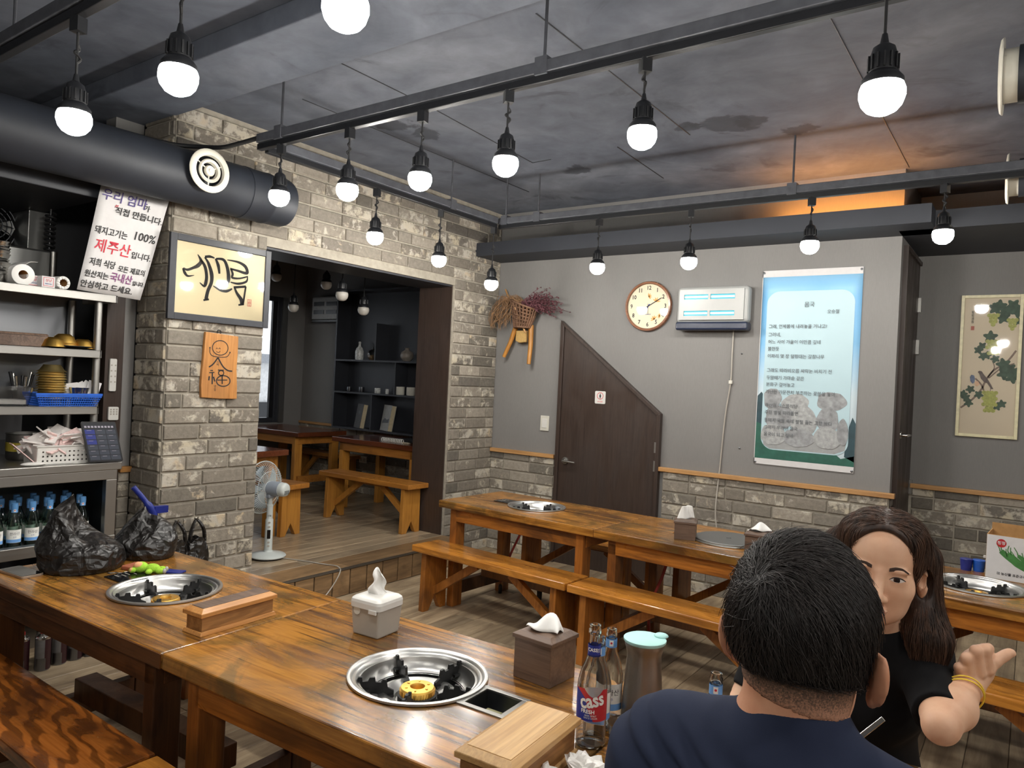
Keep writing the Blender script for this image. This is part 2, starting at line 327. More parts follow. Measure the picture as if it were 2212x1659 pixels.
def ribbon(mb, pts, w, Mx, h=0.0006, n=6):
    L, R = stroke(pts, w, n); k = len(L); vs = [(p.x, p.y, h) for p in L]+[(p.x, p.y, h) for p in R]
    mb.add(vs, [(i, k+i, k+i+1, i+1) for i in range(k-1)], Mx)
def catmull(pts, n=6):
    P = [Vector(p) for p in pts]; k = len(P); out = []
    for i in range(k-1):
        p0, p1, p2, p3 = P[max(i-1, 0)], P[i], P[i+1], P[min(i+2, k-1)]
        for j in range(n):
            t = j/n; out.append(0.5*((2*p1)+(p2-p0)*t+(2*p0-5*p1+4*p2-p3)*t*t+(3*p1-p0-3*p2+p3)*t**3))
    out.append(P[-1]); return out
def circ(r, n=24, cx=0, cy=0, ry=None): return [(cx+r*math.cos(2*PI*i/n), cy+(ry or r)*math.sin(2*PI*i/n)) for i in range(n)]
def rrect(w, h, r, n=5):
    o = []
    for cx, cy, a in ((w/2-r, h/2-r, 0), (-w/2+r, h/2-r, PI/2), (-w/2+r, -h/2+r, PI), (w/2-r, -h/2+r, 1.5*PI)):
        for i in range(n+1): o.append((cx+r*math.cos(a+PI/2*i/n), cy+r*math.sin(a+PI/2*i/n)))
    return o
def boolean(o, cutter):
    m = o.modifiers.new('cut', 'BOOLEAN'); m.operation = 'DIFFERENCE'; m.object = cutter; m.solver = 'EXACT'
    dg = bpy.context.evaluated_depsgraph_get(); me = bpy.data.meshes.new_from_object(o.evaluated_get(dg)); o.modifiers.clear(); o.data = me; bpy.data.objects.remove(cutter)
# ------------------------------------------------------------------ brick courses
COURSE, BH, BL = 0.088, 0.075, 0.258
_bm = {}
def brick_mesh(L, H):
    k = (round(L, 2), round(H, 3))
    if k not in _bm:
        b = MB(); c = 0.004; x, y, d = k[0]/2, k[1]/2, 0.012
        vs = [(-x, -y, -0.004), (x, -y, -0.004), (x, y, -0.004), (-x, y, -0.004), (-x, -y, d-c), (x, -y, d-c), (x, y, d-c), (-x, y, d-c), (-x+c, -y+c, d), (x-c, -y+c, d), (x-c, y-c, d), (-x+c, y-c, d)]
        b.add(vs, [(0, 1, 5, 4), (1, 2, 6, 5), (2, 3, 7, 6), (3, 0, 4, 7), (4, 5, 9, 8), (5, 6, 10, 9), (6, 7, 11, 10), (7, 4, 8, 11), (8, 9, 10, 11)])
        _bm[k] = b.mesh('brick', M['brick'])
    return _bm[k]
def bricks(parent, Mx, u0, u1, v0, v1, seed=0, holes=(), phase=0.0):
    rn = random.Random(seed); k0 = int(math.floor(v0/COURSE)); g = 0.013
    for k in range(k0, int(math.ceil(v1/COURSE))+1):
        a, b = max(k*COURSE, v0), min(k*COURSE+BH, v1)
        if b-a < 0.02: continue
        spans = [(u0, u1)]
        for hu0, hu1, hv0, hv1 in holes:
            if hv0 < b-0.005 and hv1 > a+0.005:
                ns = []
                for p, q in spans:
                    if hu1 <= p or hu0 >= q: ns.append((p, q)); continue
                    if hu0 > p: ns.append((p, hu0))
                    if hu1 < q: ns.append((hu1, q))
                spans = ns
        for p, q in spans:
            u = p+0.004; first = True
            while u < q-0.02:
                L = BL if rn.random() > 0.16 else 0.128
                if first: L = rn.choice([0.09, 0.128, 0.2, BL]); first = False
                if u+L > q-0.05: L = q-0.004-u
                if L > BL+0.03: L = BL
                e = u+L; L = e-u
                mw = Mx @ Matrix.Translation((u+L/2, (a+b)/2, rn.uniform(-0.002, 0.002))) @ Matrix.Rotation(rn.uniform(-0.006, 0.006), 4, 'Z')
                place('brick', brick_mesh(L, b-a), parent, mw=mw); u = e+g
# ================================================================== THE ROOM
T, BH_, ZP, ZC = 0.675, 0.408, 0.185, 2.925      # table top, bench, raised floor, ceiling
# ---- floor with separate planks
M['floor_base'] = plain('floor_base', S(92, 80, 66), 0.8)
fl = struct(MB().b2((-1.3, -2.6, -0.10), (7.6, 6.05, -0.004)).build('floor', 'floor_base'))
_pm = {}
def plank_mesh(w, L, mat, h=0.012, nm='plank'):
    k = (round(w, 3), round(L, 2), mat, h)
    if k not in _pm:
        b = MB(); c = 0.0018; x, y = k[0]/2, k[1]/2
        b.add([(-x, -y, -h), (x, -y, -h), (x, y, -h), (-x, y, -h), (-x, -y, -c), (x, -y, -c), (x, y, -c), (-x, y, -c), (-x+c, -y+c, 0), (x-c, -y+c, 0), (x-c, y-c, 0), (-x+c, y-c, 0)],
              [(0, 1, 5, 4), (1, 2, 6, 5), (2, 3, 7, 6), (3, 0, 4, 7), (4, 5, 9, 8), (5, 6, 10, 9), (6, 7, 11, 10), (7, 4, 8, 11), (8, 9, 10, 11)])
        _pm[k] = b.mesh(nm, M[mat])
    return _pm[k]
rn = random.Random(3)
for i in range(45):
    x = -0.20+0.150*i+0.075; y = 0.2-rn.uniform(0, 1.0); lim0 = 5.14 if x < 3.1 else 5.93
    while y < lim0:
        L = 1.198; y1 = min(y+L, lim0)
        if y1-y > 0.05: place('plank', plank_mesh(0.1472, round(y1-y, 2), 'plank'), fl, mw=Matrix.Translation((x, (y+y1)/2, 0)))
        y = y1+0.003
struct(MB().b2((3.15, 5.94, -0.10), (7.6, 6.05, 0)).build('floor', 'grout'))
# ---- raised floor of the side room with step
rf = struct(MB().b2((-3.05, 2.45, 0.0), (-0.004, 5.5, ZP-0.006)).build('raised_floor', 'grout'))
MB().b2((0, 2.765, 0), (0.215, 4.555, ZP-0.012)).build('step_core', 'grout', rf)
for i in range(25):
    x = -3.05+0.122*i+0.061; y = 2.46-rn.uniform(0, 0.6)
    while y < 5.45:
        y1 = min(y+1.2, 5.49); y0 = max(y, 2.46)
        if x > -0.30: y0, y1 = max(y0, 2.765), min(y1, 4.555)
        if y1-y0 > 0.05: place('plank', plank_mesh(0.1195, round(y1-y0, 2), 'laminate'), rf, mw=Matrix.Translation((x, (y0+y1)/2, ZP)))
        y += 1.203
y = 2.766
while y < 4.5:
    L = min(0.6, 4.555-y); place('step_tile', plank_mesh(0.222, round(L-0.003, 2), 'step_tile'), rf, mw=Matrix.Translation((0.113, y+L/2, ZP))); y += 0.6
y = 2.766; k = 0
while y < 4.5:
    L = min(0.15, 4.555-y)
    place('riser_tile', plank_mesh(ZP-0.02, round(L-0.006, 3), 'step_tile', 0.01), rf, mw=basis((0.226, y+L/2, (ZP-0.016)/2+0.001), (0, 0, -1), (0, 1, 0), (1, 0, 0))); y += 0.15
MB().b2((0.222, 2.766, ZP-0.013), (0.231, 4.555, ZP+0.002)).build('nosing_strip', 'steel_dull', rf)
# ---- ceiling, beam, side-room ceiling
ce = struct(MB().b2((-1.3, -2.6, ZC), (7.6, 6.05, ZC+0.08)).build('ceiling', 'ceiling'))
struct(MB().b2((-1.25, 1.80, 2.83), (7.5, 2.155, ZC)).build('ceiling_beam', 'ceiling', bevel=0.006))
struct(MB().b2((-3.15, 2.50, 2.75), (-0.375, 5.6, 2.85)).build('ceiling', 'black_paint'))
cb = MB()
for pts in (((3.175, 2.5), (3.178, 5.13)), ((2.212, 2.369), (2.211, 3.958)), ((1.748, 3.962), (1.721, 4.7)), ((1.158, 2.2), (1.162, 2.911), (1.10, 3.995), (1.249, 3.991)), ((0.62, 2.5), (0.66, 4.6))): cb.tube([(x, y, ZC-0.002) for x, y in pts], 0.0026, 6)
cb.build('ceiling_wire', 'black_paint', ce)
# ---- left wall: brick column, lintel over the opening, pillar
wl = struct(MB().b2((-0.31, 2.153, 0), (0, 2.759, ZC)).b2((-0.375, 2.759, 2.225), (0, 4.56, ZC)).b2((-0.375, 4.56, 0), (0, 5.24, ZC)).build('wall_left', 'mortar'))
bricks(wl, on_x(0), 2.153, 5.150, 0.0, 2.90, 11, holes=((2.759, 4.56, -1, 2.225),))
bricks(wl, on_y(2.153), -0.31, -0.004, 0.0, 2.90, 12)
jb = MB().b2((-0.374, 4.548, ZP), (-0.022, 4.562, 2.224)).build('jamb_panel', 'door', wl)
MB().b2((-0.374, 2.76, 2.212), (-0.022, 4.548, 2.226)).build('lintel_panel', 'black_paint', wl)
MB().b2((-0.374, 2.757, ZP), (-0.022, 2.771, 2.212)).build('jamb_panel', 'door', wl)
# ---- back wall
YB = 5.156
wb = struct(MB().b2((0, YB, 0), (3.157, YB+0.08, ZC)).build('wall_back', 'wall'))
mo = MB().b2((0.002, YB-0.008, 0), (0.668, YB, 0.85)).b2((1.63, YB-0.008, 0), (3.157, YB, 0.85)).build('mortar_bed', 'mortar', wb)
bricks(wb, on_y(YB-0.008), 0.012, 0.668, 0.0, 0.845, 21); bricks(wb, on_y(YB-0.008), 1.632, 3.155, 0.0, 0.845, 22)
t1 = struct(MB().b2((0.014, YB-0.040, 0.846), (0.672, YB, 0.878)).build('trim_1', 'trim', bevel=0.003))
t2 = struct(MB().b2((1.590, YB-0.040, 0.846), (3.190, YB, 0.878)).build('trim_2', 'trim', bevel=0.003))
# ---- short return wall with the tall dark door, far wall
wr = struct(MB().b2((3.05, YB+0.08, 0), (3.157, 5.944, ZC)).build('wall_return', 'wall'))
bricks(wr, on_x(3.157), YB+0.004, 5.24, 0.0, 0.845, 23)
d2 = struct(MB().b2((3.150, 5.262, 0), (3.172, 5.940, 2.43)).build('door_2', 'door'))
fr = MB(); fr.b2((3.150, 5.236, 0), (3.186, 5.262, 2.456)).b2((3.150, 5.262, 2.43), (3.186, 5.942, 2.456)).build('door_frame', 'door', d2)
for z in (2.15, 1.85, 0.85): MB().b2((3.170, 5.918, z-0.05), (3.190, 5.942, z+0.05)).tube([(3.186, 5.925, z-0.05), (3.186, 5.925, z+0.05)], 0.007, 8).build('hinge', 'steel', d2)
h = MB(); h.lathe([(0.026, 0), (0.024, 0.012), (0.011, 0.014), (0.011, 0.05)], M=basis((3.172, 5.32, 1.24), (0, 1, 0), (0, 0, 1), (1, 0, 0)), n=16); h.tube([(3.218, 5.32, 1.24), (3.222, 5.34, 1.24), (3.222, 5.44, 1.238)], [0.010, 0.010, 0.007], 8); h.build('door_handle', 'chrome', d2, smooth=40)
wf = struct(MB().b2((3.05, 5.944, 0), (7.6, 6.03, ZC)).build('wall_far', 'wall'))
MB().b2((3.16, 5.936, 0), (5.2, 5.944, 0.85)).build('mortar_bed', 'mortar', wf); bricks(wf, on_y(5.936), 3.19, 5.2, 0.0, 0.845, 24)
struct(MB().b2((3.180, 5.904, 0.846), (5.2, 5.944, 0.878)).build('trim_3', 'trim', bevel=0.003))
# ---- dark soffit with a warm cove lamp on top
sf = struct(MB().b2((0.003, 4.80, 2.50), (3.35, YB, 2.61)).b2((3.157, 5.0, 2.50), (7.5, 5.944, 2.61)).build('trim_4', 'soffit'))
cl = thing('cove_lamp', 'warm orange strip lamp hidden on top of the dark soffit above the poem banner', 'lamp', (2.75, 5.04, 2.612))
MB().b2((-0.35, -0.02, 0), (0.50, 0.02, 0.012)).build('housing', 'white', cl)
MB().b2((-0.34, -0.012, 0.012), (0.49, 0.012, 0.022)).build('diffuser', emit('warm_strip', (1.0, 0.38, 0.08, 1), 80.0), cl)
# ---- sloped toilet door in the back wall
fd = on_y(YB-0.004)
d1 = struct(MB().prism([(0.722, 0.0), (1.572, 0.0), (1.572, 1.262), (0.722, 1.935)], 0.022, fd).build('door_1', 'door'))
b = MB(); b.prism([(0.690, 0), (0.722, 0), (0.722, 1.935), (0.690, 1.985)], 0.045, fd); b.prism([(0.690, 1.985), (0.722, 1.935), (1.572, 1.262), (1.604, 1.276)], 0.045, fd); b.prism([(1.572, 0), (1.604, 0), (1.604, 1.276), (1.572, 1.262)], 0.045, fd); b.build('door_frame', 'door', d1, bevel=0.003)
for z in (1.02, 0.88): MB().b2((1.566, YB-0.050, z-0.04), (1.580, YB-0.026, z+0.04)).build('hinge', 'steel', d1)
h = MB(); h.lathe([(0.030, 0), (0.028, 0.010), (0.012, 0.013), (0.011, 0.045)], M=basis((0.782, YB-0.026, 0.840), (1, 0, 0), (0, 0, 1), (0, -1, 0)), n=18); h.tube([(0.782, YB-0.068, 0.840), (0.80, YB-0.072, 0.840), (0.895, YB-0.070, 0.836)], [0.010, 0.010, 0.007], 8); h.build('door_handle', 'steel', d1, smooth=40)
# ---- kitchen side walls and the closed rest of the room (out of frame)
wk = struct(MB().b2((-1.25, 2.42, 0), (-0.31, 2.50, ZC)).build('wall_kitchen', 'wall'))
MB().b2((-1.2, 2.412, 0), (-0.31, 2.42, 0.85)).build('mortar_bed', 'mortar', wk); bricks(wk, on_y(2.412), -1.2, -0.312, 0.0, 0.845, 25)
struct(MB().b2((-0.338, 2.085, 0.846), (-0.296, 2.150, 0.878)).build('trim_5', 'trim_y', bevel=0.003))
wk2 = struct(MB().b2((-0.45, 1.995, 0), (-0.338, 2.153, ZC)).build('wall_kitchen_edge', 'wall')); MB().b2((-0.339, 2.08, 0), (-0.331, 2.152, 0.85)).build('mortar_bed', 'mortar', wk2); bricks(wk2, on_x(-0.331), 2.083, 2.150, 0.0, 0.845, 26)
struct(MB().b2((-0.46, 1.985, 0.0), (-0.318, 2.082, 2.35)).build('trim_6', 'door'))
struct(MB().b2((-1.33, -2.6, 0), (-1.25, 2.50, ZC)).build('wall_kitchen_side', 'wall_dark'))
struct(MB().b2((7.5, -2.6, 0), (7.6, 6.05, ZC)).build('wall_right', 'wall')); struct(MB().b2((-1.3, -2.68, 0), (7.6, -2.6, ZC)).build('wall_rear', 'wall'))
# ---- side room shell
wsb = struct(MB().b2((-3.13, 5.5, 0), (-0.375, 5.6, 2.85)).build('wall_side_room_back', 'wall'))
MB().b2((-3.04, 5.492, ZP), (-0.38, 5.5, 0.87)).build('mortar_bed', 'mortar', wsb); bricks(wsb, on_y(5.492), -3.03, -0.40, ZP, 0.865, 31)
struct(MB().b2((-3.04, 5.466, 0.868), (-2.262, 5.5, 0.895)).build('trim_7', 'trim', bevel=0.003))
wsl = struct(MB().b2((-3.13, 2.42, 0), (-3.05, 3.3, 2.85)).b2((-3.13, 5.17, 0), (-3.05, 5.6, 2.85)).b2((-3.13, 3.3, 0), (-3.05, 5.17, 0.88)).b2((-3.13, 3.3, 2.28), (-3.05, 5.17, 2.85)).build('wall_side_room_left', 'wall'))
struct(MB().b2((-0.385, 4.60, 0), (-0.375, 5.5, 2.75)).b2((-3.13, 2.50, 0), (-0.31, 2.51, 2.75)).build('wall_side_room_front', 'wall_dark'))
w1 = struct(MB().b2((-3.11, 3.3, 0.88), (-3.03, 3.36, 2.28)).b2((-3.11, 5.11, 0.88), (-3.03, 5.17, 2.28)).b2((-3.11, 3.36, 0.88), (-3.03, 5.11, 0.93)).b2((-3.11, 3.36, 2.23), (-3.03, 5.11, 2.28)).build('window_1', 'frame', bevel=0.003))
MB().b2((-3.085, 5.06, 0.93), (-3.05, 5.11, 2.23)).b2((-3.085, 4.12, 0.93), (-3.05, 4.19, 2.23)).build('sash', 'black', w1)
MB().b2((-3.03, 5.165, 0.88), (-3.015, 5.235, 2.28)).build('window_rail', 'steel_dull', w1)
MB().b2((-3.072, 3.36, 0.93), (-3.066, 5.06, 2.23)).build('pane', 'glass', w1); MB().b2((-3.06, 5.075, 1.55), (-3.04, 5.095, 1.68)).build('latch', 'black', w1)
ob = thing('neighbour_building', 'pale building outside the side room window', 'building', (-6.2, 6.0, -3))
MB().b2((-1.5, -4, 0), (1.2, 6, 4.55)).build('facade', plain('pale_render', S(206, 206, 206), 0.9), ob); MB().b2((-1.55, -4.1, 4.55), (1.28, 6.1, 4.68)).build('roof_edge', plain('grey_render', S(150, 152, 156), 0.9), ob)
for yy in (-0.9, 0.3, 1.5): MB().b2((1.15, yy, 3.4), (1.23, yy+0.6, 4.0)).build('window', 'screen', ob)
# ---- lighting track hung from the ceiling on rods
TZ = 2.640
lt = thing('lighting_track', 'black U-shaped lighting track hung on rods below the ceiling, carrying most of the pendant bulbs', 'track', (0.664, 2.22, TZ))
def track_piece(x0, y0, x1, y1, par, o):
    a = MB(); b_ = MB(); dx, dy = x1-x0, y1-y0; hx, hy = (0, 0.022) if dx else (0.022, 0)
    a.b2((x0-hx-o[0], y0-hy-o[1], -0.044), (x1+hx-o[0], y1+hy-o[1], 0)); k = 0.7
    b_.b2((x0-hx*k-o[0], y0-hy*k-o[1], -0.078), (x1+hx*k-o[0], y1+hy*k-o[1], -0.048))
    a.b2((x0-hx*.4-o[0], y0-hy*.4-o[1], -0.05), (x1+hx*.4-o[0], y1+hy*.4-o[1], -0.043))
    a.build('channel', 'track', par, bevel=0.003); b_.build('track_rail', 'black', par, bevel=0.003)
o = (0.664, 2.22)
track_piece(0.664, 2.22, 5.6, 2.22, lt, o); track_piece(0.664, 2.262, 0.664, 4.20, lt, o); track_piece(0.664, 4.241, 5.6, 4.241, lt, o)
for x, y in ((2.365, 2.22), (0.835, 2.22), (4.2, 2.22), (0.664, 3.7), (1.0, 4.241), (2.72, 4.241), (0.72, 4.241)):
    r = MB(); r.tube([(x-o[0], y-o[1], 0), (x-o[0], y-o[1], ZC-TZ)], 0.006, 8); r.box((x-o[0], y-o[1], -0.018), (0.052, 0.052, 0.065)); r.build('hanger_rod', 'track', lt)
lt2 = thing('lighting_track', 'nearer black lighting track high at the left, before the concrete beam', 'track', (0.2, 1.03, 2.60))
track_piece(0.2, 1.03, 6.2, 1.03, lt2, (0.2, 1.03))
for x in (0.95, 2.6, 4.6): MB().tube([(x-0.2, 0, 0), (x-0.2, 0, ZC-2.60)], 0.006, 8).build('hanger_rod', 'track', lt2)
cd = tag(MB().tube(catmull([(0.655, 2.22, 2.628), (0.533, 2.20, 2.614), (0.371, 2.20, 2.616), (0.22, 2.17, 2.632), (0.12, 2.06, 2.63), (0.10, 1.80, 2.625), (0.10, 1.2, 2.62)], 6), 0.012, 8).build('conduit_cable', 'rubber', smooth=60), 'black flexible conduit running from the end of the lighting track over the duct', 'cable')
# ---- pendants
_dome = MB(); _dome.lathe([(0.0005, -0.046), (0.018, -0.044), (0.033, -0.036), (0.044, -0.022), (0.0495, -0.004), (0.049, 0.012), (0.044, 0.026)], n=20)
_bulb_on = _dome.mesh('bulb', emit('led_globe', BULB_COL, BULB), 60); _bulb_off = _dome.mesh('bulb', plain('opal_globe', S(190, 186, 178), 0.3, var=0.03), 60)
_sk = MB(); _sk.lathe([(0.0455, 0.022), (0.0455, 0.034), (0.036, 0.046), (0.030, 0.052), (0.030, 0.090), (0.028, 0.094), (0.024, 0.108), (0.010, 0.118), (0.006, 0.140)], n=20)
for q in range(14):
    a = 2*PI*q/14; _sk.box((0.031*math.cos(a), 0.031*math.sin(a), 0.072), (0.006, 0.004, 0.034), rz=a)
_sk_me = _sk.mesh('socket', M['black'], 40)
_ad = MB().box((0, 0, -0.022), (0.034, 0.034, 0.046)).mesh('adaptor', M['black'])
def pendant(x, y, zb, ztop, label, lit=True, adaptor=True, twist=True, group=None):
    t = thing('pendant_lamp', label, 'lamp', (x, y, ztop), rn.uniform(0, 6), group)
    if adaptor: place('adaptor', _ad, t)
    L = ztop-zb; p = [(0, 0, -0.04 if adaptor else 0)]; top = -0.04 if adaptor else 0; bot = -(L-0.135); b = MB()
    mid = (top+bot)/2
    b.tube([(0, 0, top), (0, 0, bot)], 0.0038, 6)
    if twist and top-bot > 0.05: b.tube(catmull([(0.0, 0, mid+0.03), (0.010, 0.004, mid+0.015), (-0.009, 0, mid), (0.009, -0.004, mid-0.015), (0, 0, mid-0.03)], 5), 0.0042, 6)
    b.build('cord', 'rubber', t)
    place('socket', _sk_me, t, mw=Matrix.Translation((0, 0, -L))); place('bulb', _bulb_on if lit else _bulb_off, t, mw=Matrix.Translation((0, 0, -L)))
    return t
zt = TZ-0.075
for x, zb, lab in ((2.773, 2.309, 'lit globe pendant on the front track, right of the hanger rod'), (2.209, 2.288, 'lit globe pendant second from the right along the front track, over the ceiling wire'), (1.771, 2.283, 'lit globe pendant in the middle of the front track'),
                   (1.33, 2.287, 'lit globe pendant second from the left end of the front track'), (0.841, 2.312, 'lit globe pendant at the left end of the front track, before the duct end')):
    pendant(x, 2.22, zb, zt, lab)
for y, zb, lab in ((3.029, 2.281, 'lit globe pendant at the front of the left track, over the side room opening'), (3.603, 2.237, 'lit globe pendant in the middle of the left track along the brick wall'), (4.178, 2.157, 'low lit globe pendant in the room corner above the basket')):
    pendant(0.664, y, zb, zt, lab)
for x, zb, lab in ((1.491, 2.245, 'lit globe pendant on the back track left of the wall clock'), (2.126, 2.246, 'lit globe pendant on the back track above the insect trap'), (2.827, 2.298, 'lit globe pendant on the back track above the poem banner'), (3.466, 2.308, 'lit globe pendant on the back track before the tall dark door')):
    pendant(x, 4.241, zb, zt, lab)
for x, zb, lab in ((2.662, 2.235, 'large near lit globe pendant cut by the top edge, before the concrete beam'), (2.02, 2.22, 'near lit globe pendant with ribbed socket left of the large top one'), (1.435, 2.208, 'leftmost lit globe pendant, in front of the black duct')):
    pendant(x, 1.03, zb, 2.522, lab)
pendant(3.56, 1.849, 2.169, 2.83, 'near lit globe pendant at upper right on a knotted cord', adaptor=False)
for i, (x, y, lab) in enumerate(((2.0, -0.7, 'rear row lit globe pendant, left one'), (3.4, -0.7, 'rear row lit globe pendant, second one'), (4.8, -0.7, 'rear row lit globe pendant, third one'), (6.2, -0.7, 'rear row lit globe pendant, right one'), (6.4, 1.03, 'lit globe pendant at the right wall end of the near row'), (6.3, 2.9, 'lit globe pendant by the right wall before the ducts'))):  # fill bulbs out of view, added to brighten the room
    pendant(x, y, 2.25, ZC, lab, adaptor=False)
for i, (x, y) in enumerate(((4.4, 1.03), (5.6, 1.03), (4.9, 2.22), (4.8, 4.241))):  # extra bulbs on the tracks beyond the frame, put in for fill light
    pendant(x, y, 2.25, 2.522 if y < 2 else zt, ('lit globe pendant on the near track above the camera', 'lit globe pendant at the far right of the near track', 'lit globe pendant at the right of the front track', 'lit globe pendant at the right of the back track')[i])
for i, (px, py, pz) in enumerate(((-2.123, 4.4, 2.363), (-1.39, 4.4, 2.26), (-1.842, 4.4, 2.063), (-0.889, 4.4, 2.02), (-0.6, 3.9, 2.08))):
    pendant(px, py, pz, 2.75, ('unlit globe pendant beside the framed pig calligraphy', 'unlit globe pendant above the dark wall heater of the side room', 'unlit globe pendant before the side room window edge', 'unlit globe pendant above the left of the bottle shelf', 'unlit globe pendant nearest the dark jamb of the opening')[i], lit=False, adaptor=False)
# ---- black duct with round diffuser
du = thing('air_duct', 'fat black wrapped air duct along the brick column with a round white diffuser', 'duct', (0.18, 0.0, 2.462))
pr = [(0.143, 0), (0.143, 2.44), (0.146, 2.44), (0.146, 2.47), (0.143, 2.47), (0.143, 2.58), (0.146, 2.585), (0.146, 2.60), (0.142, 2.61), (0.142, 2.72), (0.134, 2.742), (0.12, 2.745), (0.0005, 2.745)]
MB().lathe(pr, n=40, M=basis((0, 0, 0), (0, 0, 1), (1, 0, 0), (0, 1, 0))).build('duct_body', 'duct', du, smooth=35)
def diffuser(par, Mx, R, neck=0.05):
    b = MB(); k = R/0.11
    b.lathe([(0.080*k, 0.0), (0.110*k, 0.0), (0.110*k, 0.004), (0.104*k, 0.010), (0.088*k, 0.013), (0.078*k, 0.010), (0.074*k, -0.01)], n=36, M=Mx, caps=False); b.build('rim', 'vent', par, smooth=40)
    b = MB(); b.lathe([(0.056*k, -0.012), (0.060*k, 0.004), (0.054*k, 0.012), (0.044*k, 0.006), (0.040*k, -0.012)], n=32, M=Mx, caps=False); b.build('cone_ring', 'vent', par, smooth=40)
    b = MB(); b.lathe([(0.026*k, -0.010), (0.028*k, 0.002), (0.024*k, 0.010), (0.010*k, 0.008), (0.008*k, 0.014), (0.0005, 0.015)], n=24, M=Mx); b.build('center_knob', 'vent', par, smooth=40)
    b = MB(); b.lathe([(0.0005, -0.045), (0.068*k, -0.044), (0.070*k, 0.0)], n=28, M=Mx, caps=False); b.build('throat', 'black', par)
    b = MB()
    for q in range(3):
        a = 2*PI*q/3+0.5; b.bar((0.02*k*math.cos(a), 0.02*k*math.sin(a), -0.005), (0.078*k*math.cos(a), 0.078*k*math.sin(a), -0.005), 0.006, 0.006)
    b.M = Mx; b.v = [tuple(Mx @ Vector(p)) for p in b.v]; b.build('spoke', 'offwhite', par)
diffuser(du, basis((0.176, 2.144, 0.018), (0, 1, 0), (0, 0, 1), (1, 0, 0)), 0.112)
MB().lathe([(0.09, 0), (0.09, 0.06)], n=28, M=basis((0.110, 2.144, 0.018), (0, 1, 0), (0, 0, 1), (1, 0, 0)), caps=False).build('collar', 'duct', du, smooth=40)
for i, (c, lab) in enumerate((((3.745, 2.97, 2.583), 'white round diffuser seen edge-on at the end of the upper right duct'), ((3.725, 4.43, 2.608), 'white round diffuser seen edge-on at the end of the lower right duct, by the track'))):
    d = thing('duct_outlet', lab, 'vent', c); R = 0.125; Mx = basis((0, 0, 0), (0, -1, 0), (0, 0, 1), (-1, 0, 0))
    diffuser(d, Mx, R); MB().lathe([(0.088, 0.0), (0.088, -0.08)], n=32, M=Mx, caps=False).build('neck', 'vent', d, smooth=40)
    MB().lathe([(0.0005, -0.042), (0.094, -0.042), (0.094, -2.6), (0.0005, -2.6)], n=32, M=Mx, caps=False).build('duct_body', 'duct', d, smooth=40)
    MB().tube([(0.4, 0, 0.09), (0.4, 0, ZC-c[2])], 0.006, 6).build('hanger_rod', 'track', d)
# ================================================================== TABLES AND BENCHES
TL, TW = 1.188, 0.668
_cache = {}
def tabletop_mesh(gx, sx, key, mat, L, W_):
    k = (gx, sx, key, L, W_)
    if k not in _cache:
        b = MB().box((0, 0, T-0.0225), (L, W_, 0.045)); o = b.build('tabletop', mat, bevel=0.005)
        dg = bpy.context.evaluated_depsgraph_get(); me = bpy.data.meshes.new_from_object(o.evaluated_get(dg)); o.modifiers.clear(); o.data = me
        if gx is not None:
            c = MB().lathe([(0.1735, T-0.2), (0.1735, T+0.1)], (gx, 0, 0), 48); c.box((sx, 0, T), (0.112, 0.104, 0.3)); boolean(o, c.build('cutter', mat))
        _cache[k] = o.data; bpy.data.objects.remove(o)
    return _cache[k]
def leg_mesh(w, d, h, nm, mat):
    k = (w, d, h, mat)
    if k not in _cache: _cache[k] = MB().box((0, 0, h/2), (w, d, h)).mesh(nm, M[mat])
    return _cache[k]
def table(name, label, c, rz, gx=0.04, sx=0.285, top='table', leg='leg', apron='apron', L=TL, W_=TW, z=0.0, group=None, low=True, key=0):
    t = thing(name, label, 'table', (c[0], c[1], z), rz, group)
    place('tabletop', tabletop_mesh(gx, sx, (top, key), top, L, W_), t)
    za = T-0.045; ax, ay = L/2-0.07, W_/2-0.045
    for s in (-1, 1):
        MB().box((0, s*ay, za-0.04), (L-0.16, 0.028, 0.08)).build('apron', apron, t, bevel=0.003)
        MB().box((s*(ax-0.02), 0, za-0.04), (0.028, 2*ay-0.03, 0.08)).build('apron', apron, t, bevel=0.003)
        for q in (-1, 1): place('leg', leg_mesh(0.052, 0.088, za, 'leg', leg), t, bevel=0.004, mw=Matrix.Translation((s*(L/2-0.105), q*(W_/2-0.075), 0)))
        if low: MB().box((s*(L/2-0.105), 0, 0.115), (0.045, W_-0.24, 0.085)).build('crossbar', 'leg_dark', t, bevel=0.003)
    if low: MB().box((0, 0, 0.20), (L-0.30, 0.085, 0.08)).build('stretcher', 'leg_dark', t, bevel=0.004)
    return t
_bl = MB(); _poly = [(-0.102, 0), (-0.052, 0), (0, 0.095), (0.052, 0), (0.102, 0), (0.094, 0.366), (-0.094, 0.366)]
_bl.prism(_poly, 0.040, on_x(-0.02)); 
def bench(label, c, rz, L=1.172, seat='bench', leg='bench_leg', z=0.0, group=None, W_=0.236):
    t = thing('bench', label, 'bench', (c[0], c[1], z), rz, group)
    MB().box((0, 0, 0.388), (L, W_, 0.040)).build('seat', seat, t, bevel=0.005)
    for s in (-1, 1):
        k = ('bleg', leg)
        if k not in _cache: _cache[k] = _bl.mesh('leg', M[leg])
        place('leg', _cache[k], t, bevel=0.003, mw=Matrix.Translation((s*(L/2-0.088), 0, 0)))
        MB().bar((s*(L/2-0.10), 0, 0.115), (s*0.13, 0, 0.345), 0.034, 0.048).build('brace', leg, t, bevel=0.003)
    MB().box((0, 0, 0.352), (0.36, 0.040, 0.032)).build('centre_block', leg, t, bevel=0.002)
    return t
